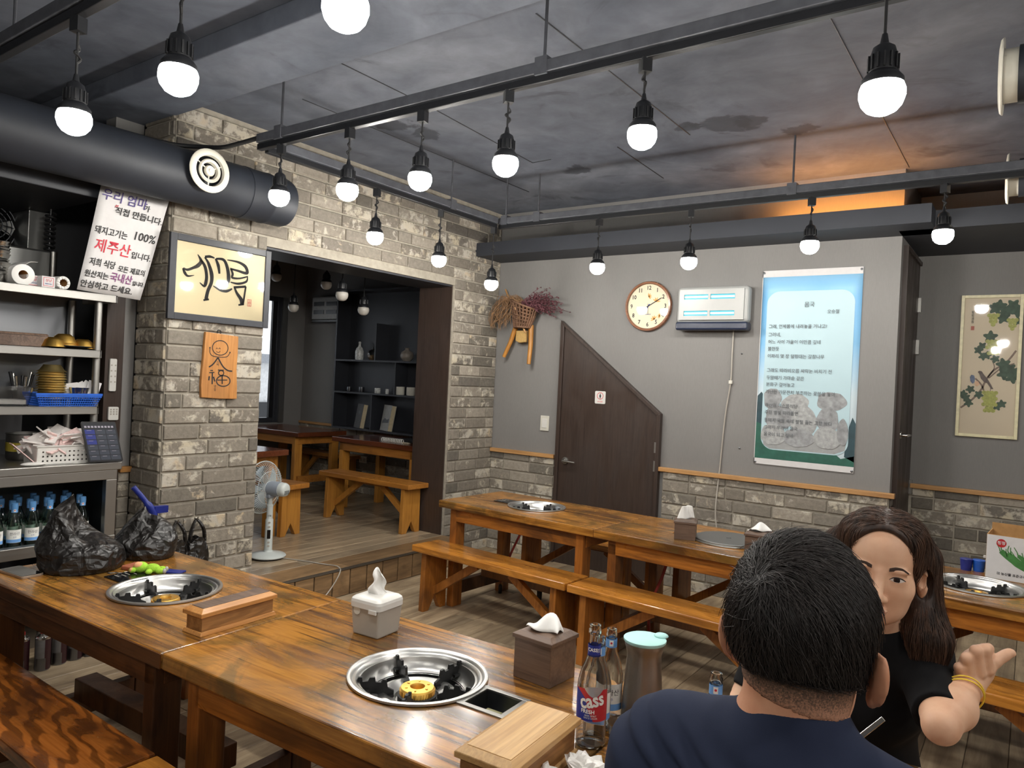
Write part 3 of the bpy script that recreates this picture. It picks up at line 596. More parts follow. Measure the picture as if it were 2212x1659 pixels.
def rot2(p, piv, a): dx, dy = p[0]-piv[0], p[1]-piv[1]; c, s = math.cos(a), math.sin(a); return (piv[0]+c*dx-s*dy, piv[1]+s*dx+c*dy)
PF, AF = (1.98, 1.53), 0.0389; PB, AB = (1.98, 4.14), -0.0448; PBB, ABB = (1.98, 3.69), -0.0607
F = [rot2((0.748+TL/2+i*(TL+0.003), 1.43), PF, AF) for i in range(3)]
G = [rot2((0.785+TL/2-0.008+i*(TL-0.014), 3.875), PB, AB) for i in range(3)]
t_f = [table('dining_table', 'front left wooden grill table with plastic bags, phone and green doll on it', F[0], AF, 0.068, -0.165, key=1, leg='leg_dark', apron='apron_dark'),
       table('dining_table', 'front middle wooden grill table with the grey tissue box and worn green stains', F[1], AF),
       table('dining_table', 'front right wooden grill table with bottles and steel jug, at which the couple sits', F[2], AF)]
t_b = [table('dining_table', 'back left wooden grill table in the corner before the sloped door', G[0], AB, -0.035, -0.275, L=TL-0.016, W_=0.645),
       table('dining_table', 'back middle wooden grill table with two brown tissue boxes', G[1], AB, 0.055, -0.19, L=TL-0.016, W_=0.645),
       table('dining_table', 'back right wooden grill table with the printed pepper carton', G[2], AB, 0.0, -0.24, L=TL-0.016, W_=0.645)]
B1 = [rot2((0.740+0.585+i*1.188, 3.456), PBB, ABB) for i in range(3)]
for i, lab in enumerate(('amber bench with notched leg boards before the back left table', 'amber bench before the back middle table, with dark knots on the seat', 'amber bench before the back right table, behind the raised fist')):
    bench(lab, B1[i], ABB)
B2 = [rot2((0.80+0.585+i*1.188, 4.425), PBB, ABB+0.012) for i in range(3)]
for i, lab in enumerate(('wall side bench behind the back left table, before the sloped door', 'wall side bench behind the back middle table', 'wall side bench behind the back right table')): bench(lab, B2[i], ABB+0.012)
B3 = [(0.792+0.586+i*1.184, 0.972-0.012*i) for i in range(3)]
for i, lab in enumerate(('dark ringed-grain bench at the lower left corner', 'amber bench at the lower edge next to the ringed-grain one', 'near bench under the man in the navy shirt')): bench(lab, B3[i], -0.0084, seat=('bench_ring', 'bench', 'bench')[i])
B4 = [rot2((0.80+0.586+i*1.19, 1.955), PF, AF) for i in range(3)]
for i, lab in enumerate(('far side bench of the front left table, its notched foot showing under it', 'far side bench of the front middle table', 'far side bench under the woman in black')): bench(lab, B4[i], AF)
MB().box((0, -TW/2-0.0005, T-0.0235), (TL-0.004, 0.004, 0.042)).build('edge_band', 'apron_dark', t_f[0], bevel=0.001)
# ---- round grills let into the tables
_g = {}
def grill_parts():
    b = MB(); b.lathe([(0.183, 0.0), (0.187, 0.003), (0.186, 0.008), (0.179, 0.010), (0.173, 0.006), (0.170, 0.001), (0.165, 0.003), (0.160, 0.0), (0.157, -0.008), (0.152, -0.006), (0.149, -0.016), (0.143, -0.032), (0.132, -0.040), (0.124, -0.043)], n=56, caps=False); _g['dish'] = b.mesh('dish', M['dish'], 50)
    b = MB(); b.lathe([(0.126, -0.040), (0.124, -0.056), (0.104, -0.056), (0.102, -0.046)], n=48, caps=False); _g['drip_ring'] = b.mesh('drip_ring', M['iron'], 40)
    b = MB(); b.lathe([(0.1035, -0.050), (0.103, -0.042), (0.09, -0.038), (0.070, -0.048), (0.060, -0.052), (0.058, -0.062), (0.0005, -0.062)], n=48, caps=False); _g['inner_plate'] = b.mesh('inner_plate', M['dish'], 40)
    b = MB(); b.lathe([(0.052, -0.062), (0.052, -0.046), (0.047, -0.044), (0.047, -0.060)], n=36, caps=False); _g['burner'] = b.mesh('burner', M['iron'], 40)
    b = MB(); b.lathe([(0.044, -0.060), (0.0455, -0.040), (0.0455, -0.030), (0.043, -0.027), (0.020, -0.026), (0.018, -0.030), (0.017, -0.042), (0.0005, -0.042)], n=40, caps=False)
    for q in range(40): a = 2*PI*q/40; b.box((0.0458*math.cos(a), 0.0458*math.sin(a), -0.039), (0.003, 0.0025, 0.014), rz=a)
    for q in range(6): a = 2*PI*q/6; b.box((0.031*math.cos(a), 0.031*math.sin(a), -0.0255), (0.006, 0.004, 0.002), rz=a)
    _g['brass_cap'] = b.mesh('brass_cap', M['brass'], 40)
    pf = [(0.062, -0.048), (0.152, -0.034), (0.160, -0.010), (0.156, 0.004), (0.146, 0.004), (0.144, -0.008), (0.130, -0.007), (0.126, 0.002), (0.112, 0.002), (0.110, -0.010), (0.096, -0.012), (0.092, -0.004), (0.082, -0.006), (0.078, -0.026), (0.062, -0.034)]
    b = MB(); b.prism(pf, 0.007, basis((0, 0.0035, 0), (1, 0, 0), (0, 0, 1), (0, -1, 0))); b.box((0.140, 0, -0.030), (0.030, 0.026, 0.006)); b.box((0.072, 0, -0.046), (0.02, 0.018, 0.006)); _g['pot_support'] = b.mesh('pot_support', M['iron'])
    b = MB(); b.lathe([(0.178, 0.004), (0.1785, 0.014), (0.172, 0.017), (0.16, 0.0165), (0.0005, 0.0175)], n=56); b.lathe([(0.012, 0.017), (0.012, 0.020), (0.0005, 0.020)], n=20); _g['lid'] = b.mesh('lid', M['steel_dull'], 30)
grill_parts()
def grill(label, tc, a, gx, ph=0.3, lid=False):
    p = rot2((tc[0]+gx, tc[1]), tc, a); g = thing('table_grill', label, 'grill', (p[0], p[1], T), a)
    place('dish', _g['dish'], g)
    if lid: place('lid', _g['lid'], g)
    else:
        for k in ('drip_ring', 'inner_plate', 'burner', 'brass_cap'): place(k, _g[k], g)
        for q in range(5): place('pot_support', _g['pot_support'], g, mw=Matrix.Rotation(ph+2*PI*q/5, 4, 'Z'))
    return g
grill('round steel table grill on the front left table, behind the long pale utensil box', F[0], AF, 0.068, 0.5)
grill('round steel table grill at the centre of the front middle table, with yellow brass burner', F[1], AF, 0.04, 0.16)
grill('round steel table grill on the front right table, hidden beside the man', F[2], AF, 0.04, 0.2)
grill('round steel table grill on the back left table in the corner', G[0], AB, -0.035, 0.3)
grill('round steel table grill closed by a flat grey lid on the back middle table', G[1], AB, 0.055, lid=True)
grill('round steel table grill on the back right table, beside the woman', G[2], AB, 0.0, 0.9)
def control(label, tc, a, sx, cover):
    p = rot2((tc[0]+sx, tc[1]), tc, a); g = thing('grill_control', label, 'control box', (p[0], p[1], T), a)
    if cover:
        MB().box((0, 0, 0.002), (0.13, 0.122, 0.005)).build('cover', 'screen', g, bevel=0.001)
        b = MB()
        for q in range(4): b.box((-0.035+0.012*(q % 2), -0.03+0.02*q, 0.005), (0.03, 0.0035, 0.0006))
        b.build('print', 'grey_plastic', g)
    else:
        b = MB()
        for s in (-1, 1): b.box((s*0.0615, 0, 0.001), (0.016, 0.0975, 0.006)); b.box((0, s*0.0565, 0.001), (0.139, 0.015, 0.006))
        b.build('frame', 'steel', g, bevel=0.0015)
        b = MB()
        for s in (-1, 1): b.box((s*0.0545, 0, -0.028), (0.002, 0.102, 0.056)); b.box((0, s*0.0505, -0.028), (0.109, 0.002, 0.056))
        b.box((0, 0, -0.057), (0.109, 0.102, 0.002)); b.build('tray_well', 'steel_dark', g)
        b = MB(); b.lathe([(0.026, -0.056), (0.026, -0.048), (0.022, -0.046)], n=24); b.box((0, 0, -0.034), (0.046, 0.018, 0.024)); b.build('gas_knob', plain('olive_knob', S(120, 116, 78), 0.4), g, bevel=0.002)
control('open steel gas control recess with knob beside the front middle grill', F[1], AF, 0.285, False)
control('dark covered control plate with faint print beside the front left grill', F[0], AF, -0.165, True)
control('dark covered control plate left of the back left grill', G[0], AB, -0.275, True)
# ---- boxes on the tables
def utensil_box(label, c, rz, w, L, h, side, edge, top):
    t = thing('utensil_box', label, 'box', (c[0], c[1], T), rz)
    MB().frustum((0, 0, 0), (w+0.014, L+0.014), (w+0.006, L+0.006), 0, 0.012).build('base_rim', edge, t, bevel=0.002)
    MB().box((0, 0, 0.012+(h-0.03)/2), (w-0.004, L-0.004, h-0.03)).build('body', side, t, bevel=0.001)
    b = MB(); b.box((0, 0, h-0.013), (w+0.014, L+0.014, 0.012)); b.frustum((0, 0, 0), (w+0.014, L+0.014), (w-0.018, L-0.018), h-0.007, h+0.003); b.build('lid', edge, t, bevel=0.0012)
    MB().box((0, 0, h+0.003), (w-0.022, L-0.022, 0.003)).build('lid_panel', top, t, bevel=0.001); return t
utensil_box('long narrow pale wooden utensil box between grill and seam of the front tables', (1.868, 1.365), 0.055-PI, 0.078, 0.262, 0.074, 'box_side', 'box_edge', 'walnut')
utensil_box('wide pale wooden utensil box with knotty sides at the lower middle edge', (3.052, 1.243), 0.06, 0.122, 0.262, 0.084, 'box_side', 'box_pale', 'box_pale')
def tissue_mesh(kind, s=1.0):
    n = 14; vs = []; fs = []; r_ = random.Random(kind)
    for i in range(n):
        for j in range(n):
            u, v = i/(n-1)*2-1, j/(n-1)*2-1
            if kind == 1: x = 0.034*u*(0.35+0.65*(1-v)/2)+0.006*math.sin(5*v); z = 0.085*(v+1)/2-0.012*u*u; y = 0.012*math.sin(3.2*u+1.5*v)+0.006*v
            elif kind == 2: x = 0.048*u; y = 0.034*v+0.010*math.sin(4*u); z = 0.040*(1-0.8*abs(u)**1.6)*(1-0.62*v*v)+0.010*math.sin(3*u+2*v)
            else: x = 0.042*u*(1-0.25*v); z = 0.066*(v+1)/2+0.014*abs(u)-0.012*u*u; y = 0.014*math.sin(2.8*u)+0.010*v*math.cos(2*u)
            vs.append((x*s, y*s, max(z, -0.004)*s))
    for i in range(n-1):
        for j in range(n-1): fs.append((i*n+j, (i+1)*n+j, (i+1)*n+j+1, i*n+j+1))
    me = MB(); me.add(vs, fs); return me.mesh('tissue', M['tissue'], 70)
def add_tissue(par, kind, mw, s=1.0):
    o = place('tissue', tissue_mesh(kind, s), par, mw=mw); so = o.modifiers.new('thick', 'SOLIDIFY'); so.thickness = 0.0012; return o
def tissue_box(label, c, rz, w, d, h, tk, trz=0.0, name='tissue_box'):
    t = thing(name, label, 'tissue box', (c[0], c[1], T), rz)
    MB().box((0, 0, (h-0.02)/2), (w, d, h-0.02)).build('body', 'walnut', t, bevel=0.0015)
    b = MB(); b.box((0, 0, h-0.016), (w+0.010, d+0.010, 0.010)); b.frustum((0, 0, 0), (w+0.010, d+0.010), (w-0.022, d-0.022), h-0.011, h-0.001); b.build('lid', 'walnut', t, bevel=0.001)
    MB().prism(circ(0.030, 20, ry=0.014), 0.0008, Matrix.Translation((0, 0, h-0.001))).build('slot', 'black', t)
    add_tissue(t, tk, Matrix.Translation((0, 0, h-0.003)) @ Matrix.Rotation(trz, 4, 'Z')); return t
tissue_box('brown wooden tissue box with drooping tissue beside the front middle grill', (2.826, 1.682), -0.06, 0.120, 0.118, 0.128, 2, 0.25)
tissue_box('brown wooden tissue box with upright tissue left of the grey grill lid', (2.388, 3.742), 0.32, 0.110, 0.115, 0.105, 3, 0.45)
tissue_box('brown wooden tissue box with flat tissue, behind the man\'s head', (2.785, 3.715), 0.12, 0.115, 0.125, 0.105, 2, 0.5)
g = thing('tissue_box', 'grey plastic tissue box with white hinged lid on the front middle table', 'tissue box', (2.252, 1.612, T), 0.08)
MB().frustum((0, 0, 0), (0.100, 0.100), (0.112, 0.112), 0, 0.088).build('body', 'grey_plastic', g, bevel=0.006, seg=3)
b = MB(); b.prism(rrect(0.122, 0.122, 0.018), 0.016, Matrix.Translation((0, 0, 0.086)))
vs = []
for k, (w, z) in enumerate(((0.122, 0.102), (0.118, 0.110), (0.104, 0.116), (0.07, 0.119), (0.03, 0.120))): vs += [(x, y, z) for x, y in rrect(w, w, 0.018*w/0.122)]
n_ = len(rrect(1, 1, 0.1)); b.add(vs, [(k*n_+i, k*n_+(i+1) % n_, (k+1)*n_+(i+1) % n_, (k+1)*n_+i) for k in range(4) for i in range(n_)]+[tuple(range(4*n_, 5*n_))]); b.build('lid', 'white', g, smooth=35)
MB().box((0.035, -0.0605, 0.082), (0.03, 0.006, 0.014)).build('latch', 'white', g, bevel=0.002); MB().prism(circ(0.013, 16), 0.001, on_y(-0.056, -0.03, 0.076)).build('thumb_notch', 'offwhite', g)
add_tissue(g, 1, Matrix.Translation((0, 0, 0.116)) @ Matrix.Rotation(0.7, 4, 'Z'), 0.95)
# ---- bottles, jug, glass on the front right table
def bottle_profile(R, H, neck, sh, lip=True): return [(R*0.55, 0.004), (R*0.92, 0.0), (R, 0.006), (R, sh), (R*0.97, sh+0.012), (R*0.80, sh+0.036), (neck*1.35, sh+0.062), (neck, sh+0.085), (neck*0.95, H-0.022), (neck*1.18, H-0.020), (neck*1.2, H-0.010), (neck*1.05, H-0.008), (neck*1.08, H-0.001), (neck*0.82, H)]
def glass_body(prof, t=0.0028): return prof+[(max(r-t, 0.0005), max(z, 0.007)) for r, z in reversed(prof[1:])]+[(0.0005, 0.007)]
def cyl_print(R, a0, a1, z0, z1, name, mat, par, n=24, zf0=None, zf1=None):
    vs = []; 
    for i in range(n+1):
        u = i/n; a = a0+(a1-a0)*u; lo = zf0(u) if zf0 else z0; hi = zf1(u) if zf1 else z1
        vs += [(R*math.cos(a), R*math.sin(a), lo), (R*math.cos(a), R*math.sin(a), hi)]
    b = MB(); b.add(vs, [(2*i, 2*i+2, 2*i+3, 2*i+1) for i in range(n)]); return b.build(name, mat, par, smooth=60)
def cyl_text(body, size, mat, par, R, ac, z, sx=1.0, bold=0.0, shear=0.0, rot=0.0):
    o = text(body, size, mat, par, Matrix.Identity(4), sx=sx, ext=0.0, bold=bold, shear=shear); me = o.data; o.matrix_basis = Matrix.Identity(4)
    cr, sr = math.cos(rot), math.sin(rot)
    for v in me.vertices:
        x, y = v.co.x*sx, v.co.y; x, y = x*cr-y*sr, x*sr+y*cr; a = ac+x/R; v.co = (R*math.cos(a), R*math.sin(a), z+y)
    return o
M['lab_blue'] = plain('label_blue', S(34, 52, 140), 0.35); M['lab_red'] = plain('label_red', S(178, 38, 50), 0.35); M['lab_white'] = plain('label_white', S(232, 232, 228), 0.45); M['lab_sky'] = plain('label_sky', S(112, 164, 224), 0.4); M['lab_cream'] = plain('label_cream', S(226, 220, 190), 0.5); M['lab_silver'] = plain('label_silver', S(176, 180, 190), 0.35, 0.6)
ax_ = math.atan2(CAM.y-1.43, CAM.x-3.116)
c = thing('beer_bottle', 'empty clear beer bottle with red and blue label beside the wide utensil box', 'bottle', (3.104, 1.442, T))
MB().lathe(glass_body(bottle_profile(0.0335, 0.265, 0.0118, 0.128)), n=32, caps=False).build('bottle_body', 'glass', c, smooth=50)
R = 0.0338
cyl_print(R, ax_-1.35, ax_+1.30, 0.062, 0.135, 'label', 'lab_red', c, zf1=lambda u: 0.128+0.010*math.sin(u*3.1)-0.010*u*(1-u)*2)
cyl_print(R+0.0002, ax_-1.35, ax_-0.35, 0.062, 0.13, 'label_panel', 'lab_blue', c, 14, zf0=lambda u: 0.0625, zf1=lambda u: 0.1275-0.020*u*u)
cyl_print(R+0.0002, ax_-0.36, ax_+0.12, 0.062, 0.10, 'label_panel', 'lab_blue', c, 10, zf0=lambda u: 0.0625, zf1=lambda u: 0.094-0.031*u)
cyl_print(R+0.0004, ax_-0.5, ax_+0.75, 0.12, 0.137, 'label_crest', 'lab_silver', c, 14, zf0=lambda u: 0.131-0.016*math.sin(PI*u), zf1=lambda u: 0.134+0.004*math.sin(u*3.1))
cyl_text('cass', 0.043, 'lab_white', c, R+0.0008, ax_+0.0, 0.107, sx=0.82, bold=0.0012, rot=0.22)
cyl_text('FRESH', 0.0115, 'lab_white', c, R+0.0008, ax_-0.25, 0.083, bold=0.0003)
cyl_text('BEER SPIRIT\nSINCE LAGER', 0.0052, 'lab_white', c, R+0.0008, ax_-0.05, 0.072)
cyl_print(0.0142, ax_-PI, ax_+PI-0.001, 0.198, 0.222, 'neck_label', 'lab_blue', c, 32, zf0=lambda u: 0.196, zf1=lambda u: 0.221); cyl_text('CASS', 0.0105, 'lab_white', c, 0.0147, ax_-0.3, 0.211, bold=0.0003); cyl_text('▥', 0.011, 'lab_white', c, 0.0147, ax_+0.75, 0.209)
def soju(name, label, x, y, z=T, group=None, body='glass'):
    s = thing(name, label, 'bottle', (x, y, z), group=group); a = math.atan2(CAM.y-y, CAM.x-x)
    MB().lathe(glass_body(bottle_profile(0.0315, 0.215, 0.0112, 0.098)), n=28, caps=False).build('bottle_body', body, s, smooth=50)
    cyl_print(0.0318, a-1.2, a+1.2, 0.030, 0.092, 'label', 'lab_white', s); cyl_text('한라산', 0.016, 'ink', s, 0.0322, a+0.1, 0.072); cyl_print(0.0320, a-1.2, a+1.2, 0.031, 0.046, 'label_band', 'lab_sky', s); cyl_text('소주', 0.008, 'ink_blue', s, 0.0322, a+0.1, 0.056)
    cyl_print(0.0135, a-PI, a+PI-0.001, 0.176, 0.194, 'neck_label', 'lab_sky', s, 28, zf0=lambda u: 0.172, zf1=lambda u: 0.192); cyl_print(0.0139, a-0.35, a+0.35, 0.176, 0.190, 'neck_badge', 'lab_white', s, 6); cyl_text('●', 0.007, 'ink_red', s, 0.0142, a, 0.183)
    return s
soju('soju_bottle', 'opened clear soju bottle standing left of the steel jug', 3.076, 1.579); soju('soju_bottle', 'opened soju bottle hidden right behind the beer bottle', 3.080, 1.512); soju('soju_bottle', 'opened soju bottle left of the man\'s neck, only its neck showing', 3.366, 1.486)
j = thing('water_jug', 'steel water jug with pale aqua lid beside the bottles', 'jug', (3.150, 1.605, T))
MB().lathe([(0.045, 0), (0.048, 0.004), (0.047, 0.06), (0.042, 0.13), (0.040, 0.165), (0.043, 0.178), (0.047, 0.190), (0.047, 0.194), (0.044, 0.194), (0.038, 0.165)], n=36, caps=False).lathe([(0.0005, 0.001), (0.045, 0.001)], n=36, caps=False).build('body', 'steel', j, smooth=50)
b = MB(); b.lathe([(0.0475, 0.194), (0.050, 0.197), (0.050, 0.202), (0.046, 0.204), (0.0005, 0.203)], n=36); b.ell((0.018*1.4, 0.018*2.0, 0.205), (0.017, 0.017, 0.006)); b.build('lid', 'aqua', j, smooth=45)
gl = thing('drinking_glass', 'clear plastic tumbler before the man\'s left shoulder', 'glass', (3.222, 1.372, T))
MB().lathe([(0.0005, 0.001), (0.026, 0), (0.036, 0.104), (0.0372, 0.106), (0.0350, 0.104), (0.0248, 0.005), (0.0005, 0.006)], n=32, caps=False).build('tumbler_body', 'clear_plastic', gl, smooth=50)
def crumple(label, c, s, seed):
    b = MB(); b.ell((0, 0, 0.55*s), (s, 0.8*s, 0.55*s), 18, 12); r_ = np.random.default_rng(seed); ph = r_.uniform(0, 6, (6,)); vs = []
    for x, y, z in b.v:
        k = 1+0.30*math.sin(7*x/s+ph[0])*math.sin(6*y/s+ph[1])+0.18*math.sin(13*z/s+9*x/s+ph[2]); vs.append((x*k, y*k, max(z*k, 0.001)))
    b.v = vs; o = b.build('crumpled_tissue', 'tissue', None); o.location = (c[0], c[1], T); tag(o, label, 'tissue')
crumple('crumpled white tissue at the corner of the wide utensil box', (3.112, 1.235), 0.030, 3); crumple('crumpled white tissues before the beer bottle', (3.165, 1.315), 0.036, 5); crumple('crumpled tissue at the foot of the tumbler', (3.205, 1.300), 0.022, 8)
bc = thing('bottle_cap_dish', 'small navy dish at the lower edge by the crumpled tissues', 'dish', (3.215, 1.245, T)); MB().lathe([(0.0005, 0), (0.026, 0), (0.034, 0.014), (0.031, 0.014), (0.024, 0.004), (0.0005, 0.004)], n=28).build('dish_body', 'navy_p', bc, smooth=40); MB().lathe([(0.0335, 0.013), (0.0345, 0.0155), (0.031, 0.0155)], n=28).build('rim', 'lab_silver', bc, smooth=40)
# ---- phone, bags, doll on the front left table
p = thing('smartphone', 'dark smartphone lying at the left end of the front left table', 'phone', (0.872, 1.158, T), 0.10)
b = MB(); b.prism(rrect(0.165, 0.078, 0.012), 0.009); b.build('case', plain('phone_case', S(176, 158, 140), 0.3, 0.5), p, bevel=0.0015); MB().prism(rrect(0.158, 0.071, 0.010), 0.001, Matrix.Translation((0, 0, 0.009))).build('screen', 'screen', p)
def sack(label, c, w, d, h, seed, peak, z=T):
    n, m = 96, 60; r_ = np.random.default_rng(seed); ph = r_.uniform(0, 6.28, 12); vs = []; fs = []
    D = r_.normal(0, 1, (9, 3)); D /= np.linalg.norm(D, axis=1)[:, None]; fq = r_.uniform(2.2, 6.5, 9); fp = r_.uniform(0, 6, 9)
    for i in range(m):
        v = i/(m-1)
        for j in range(n):
            q = 2*PI*j/n; prof = (1.0 if v < 0.40 else 1.0-0.66*((v-0.40)/0.60)**1.2)*(0.92+0.08*min(1, v*8))
            px, py, pz = math.cos(q)*prof, math.sin(q)*prof, v*1.6; fold = 0.0
            for k in range(9): t_ = (D[k, 0]*px+D[k, 1]*py+D[k, 2]*pz)*fq[k]+fp[k]; fold += (abs((t_/PI) % 2-1)-0.5)*0.13/(1+0.12*fq[k])
            rr = prof*(1+fold*(0.35+0.75*v))*(1.0 if v < 0.93 else 1.0-0.7*((v-0.93)/0.07))
            zz_ = h*v*(1+(peak*math.cos(q-peak_dir)+0.10*math.sin(3*q+ph[6]))*max(0, v-0.35)*1.6)+0.05*h*fold*v*4
            vs.append((w*rr*math.cos(q)+0.30*w*v*v*math.cos(peak_dir)*peak*2, d*rr*math.sin(q)+0.30*d*v*v*math.sin(peak_dir)*peak*2, max(zz_, 0.0015)))
    for i in range(m-1):
        for j in range(n): fs.append((i*n+j, i*n+(j+1) % n, (i+1)*n+(j+1) % n, (i+1)*n+j))
    fs += [tuple(range(n))[::-1], tuple(range((m-1)*n, m*n))]
    t = thing('plastic_bag', label, 'bag', (c[0], c[1], z)); b = MB(); b.add(vs, fs); o = b.build('bag_body', 'bag', t, smooth=24)
    return t, o
peak_dir = math.atan2(-0.58, -0.81)
bg1, _o = sack('full black plastic bag with pointed top at the left end, next to the phone', (0.925, 1.345), 0.150, 0.150, 0.190, 4, 0.40)
bg2, _o = sack('squat black plastic bag on the front left table against the brick column', (0.905, 1.605), 0.128, 0.110, 0.172, 9, 0.10)
bh = thing('blue_scoop', 'blue plastic scoop handle sticking up behind the squat black bag', 'scoop', (0.72, 1.70, 0.66)); MB().tube(catmull([(0.02, 0.03, 0.02), (0.02, 0.02, 0.14), (0.01, -0.01, 0.20), (-0.01, -0.06, 0.27)], 6), [0.018]*6+[0.017]*6+[0.012]*7, 10).box((0.02, 0.05, 0.165), (0.025, 0.06, 0.03)).build('grip', 'navy_p', bh, smooth=50); MB().box((0.02, 0.03, -0.12), (0.05, 0.05, 0.30)).build('stem', 'navy_p', bh)  # blue handle; which tool it belongs to is unknown
for i, (yy, lab) in enumerate(((2.245, 'left black carrier bag hanging by its handles on the brick column'), (2.362, 'right black carrier bag hanging by its handles on the brick column'))):
    t = thing('carrier_bag', lab, 'bag', (0.0, yy, 0.60)); b = MB(); 
    MB().tube([(0.005, 0, 0.0), (0.04, 0, -0.002), (0.045, 0, 0.012)], 0.004, 8).build('hook', 'steel', t)
    for s, dx in ((-1, 0), (1, 0.012)): b.tube(catmull([(0.036+dx, -0.045, -0.13), (0.040+dx, -0.036, -0.06), (0.034, -0.002, -0.004), (0.040+dx, 0.036, -0.06), (0.036+dx, 0.048, -0.13)], 6), 0.0085, 6)
    b.build('handle_loop', 'bag', t, smooth=50)
    n, m = 36, 16; vs = []; fs = []
    for ii in range(m):
        v = ii/(m-1); z = -0.115-0.30*v
        for jj in range(n):
            q = 2*PI*jj/n; k = 0.75+0.5*math.sin(min(1, v*1.5+0.1)*PI*0.62); ff = 1+0.08*math.sin(5*q+6*v+i)+0.05*math.sin(9*q-8*v)
            vs.append((0.046+0.036*k*ff*math.cos(q), 0.054*k*ff*math.sin(q), z+(0.02*math.cos(2*q) if ii == 0 else 0)))
    for ii in range(m-1):
        for jj in range(n): fs.append((ii*n+jj, (ii+1)*n+jj, (ii+1)*n+(jj+1) % n, ii*n+(jj+1) % n))
    fs.append(tuple(range((m-1)*n, m*n))); b = MB(); b.add(vs, fs); b.build('bag_body', 'bag', t, smooth=40)
M['plush'] = plain('green_plush', S(160, 206, 60), 0.9, var=0.15, scale=220, bump=0.5); M['peach'] = plain('peach_felt', S(226, 168, 120), 0.9)
k = thing('plush_keyring', 'small lime green plush doll keyring lying by the bags', 'keyring', (1.150, 1.455, T), 0.75)
b = MB(); b.ell((0, 0, 0.022), (0.027, 0.024, 0.021)); b.ell((0.042, 0.002, 0.018), (0.028, 0.020, 0.018)); b.ell((0.072, 0.016, 0.012), (0.018, 0.010, 0.011)); b.ell((0.074, -0.014, 0.012), (0.018, 0.010, 0.011)); b.ell((0.038, -0.026, 0.012), (0.012, 0.016, 0.010)); b.ell((0.036, 0.026, 0.016), (0.012, 0.016, 0.010)); b.ell((-0.012, 0.026, 0.022), (0.011, 0.010, 0.010)); b.ell((-0.022, -0.022, 0.016), (0.013, 0.011, 0.010)); b.build('plush_body', 'plush', k, smooth=60)
MB().ell((-0.004, -0.006, 0.030), (0.019, 0.017, 0.014)).build('face', 'peach', k, smooth=60); MB().ell((-0.024, -0.026, 0.017), (0.008, 0.007, 0.009)).build('ear_pad', 'peach', k, smooth=60)
b = MB(); b.ell((0.088, 0.017, 0.012), (0.007, 0.009, 0.010)); b.ell((0.090, -0.014, 0.012), (0.007, 0.009, 0.010)); b.build('foot_pad', 'grey_plastic', k, smooth=60)
b = MB(); b.tube([(-0.045+0.016*math.cos(q), -0.012+0.016*math.sin(q), 0.003) for q in np.linspace(0, 2*PI, 20)], 0.002, 6); b.tube([(-0.062-0.010*i_, -0.016-0.003*math.sin(i_*2), 0.003) for i_ in range(6)], 0.003, 6); b.build('key_ring', 'chrome', k, smooth=50)
kp = tag(MB().prism(rrect(0.055, 0.085, 0.012), 0.014).build('coin_pouch', plain('brown_leather', S(150, 84, 58), 0.6), None, bevel=0.004), 'brown leather pouch behind the green plush doll', 'pouch'); kp.location = (1.065, 1.475, T); kp.rotation_euler = (0, 0, 0.3)
sn = tag(MB().prism(rrect(0.075, 0.045, 0.003), 0.006).build('snack_packet', 'navy_p', None, bevel=0.002), 'small navy packet at the feet of the green plush doll', 'packet'); sn.location = (1.225, 1.545, T); sn.rotation_euler = (0.0, 0, 0.5)
# ---- cans on the floor, gas hoses
M['can_m'] = plain('can_maroon', S(46, 18, 24), 0.4); M['can_s'] = plain('can_silver', S(120, 120, 122), 0.4, 0.3)
def gas_can(label, x, y):
    t = thing('gas_can', label, 'can', (x, y, 0), 0, 'gas cans under the steel counter')
    MB().lathe([(0.030, 0), (0.033, 0.004), (0.033, 0.150)], n=24).build('can_body', 'can_s', t, smooth=40)
    a = math.atan2(CAM.y-y, CAM.x-x); cyl_print(0.0333, a+0.25, a+2*PI-1.2, 0.006, 0.148, 'label', 'can_m', t)
    cyl_print(0.0334, a-0.9, a+0.4, 0.006, 0.060, 'label_band', 'steel_dark', t, 10)
    MB().lathe([(0.034, 0.148), (0.034, 0.152), (0.030, 0.162), (0.018, 0.168), (0.0135, 0.172)], n=24).build('shoulder', 'chrome', t, smooth=40)
    MB().lathe([(0.013, 0.168), (0.013, 0.186), (0.009, 0.190), (0.007, 0.200), (0.0005, 0.200)], n=16).build('cap', 'red', t, smooth=40)
for i, (x, y) in enumerate(((0.110, 1.558), (0.090, 1.638), (0.085, 1.712), (0.085, 1.782), (0.06, 1.855), (0.045, 1.925), (0.075, 1.480), (0.085, 1.405), (0.02, 1.60), (0.01, 1.69), (0.01, 1.77))): gas_can(('third', 'fourth', 'fifth', 'sixth', 'seventh', 'last', 'second', 'first', 'first', 'second', 'third')[i]+' gas can from the left in the '+('front' if i < 8 else 'rear')+' row standing under the steel counter', x, y)
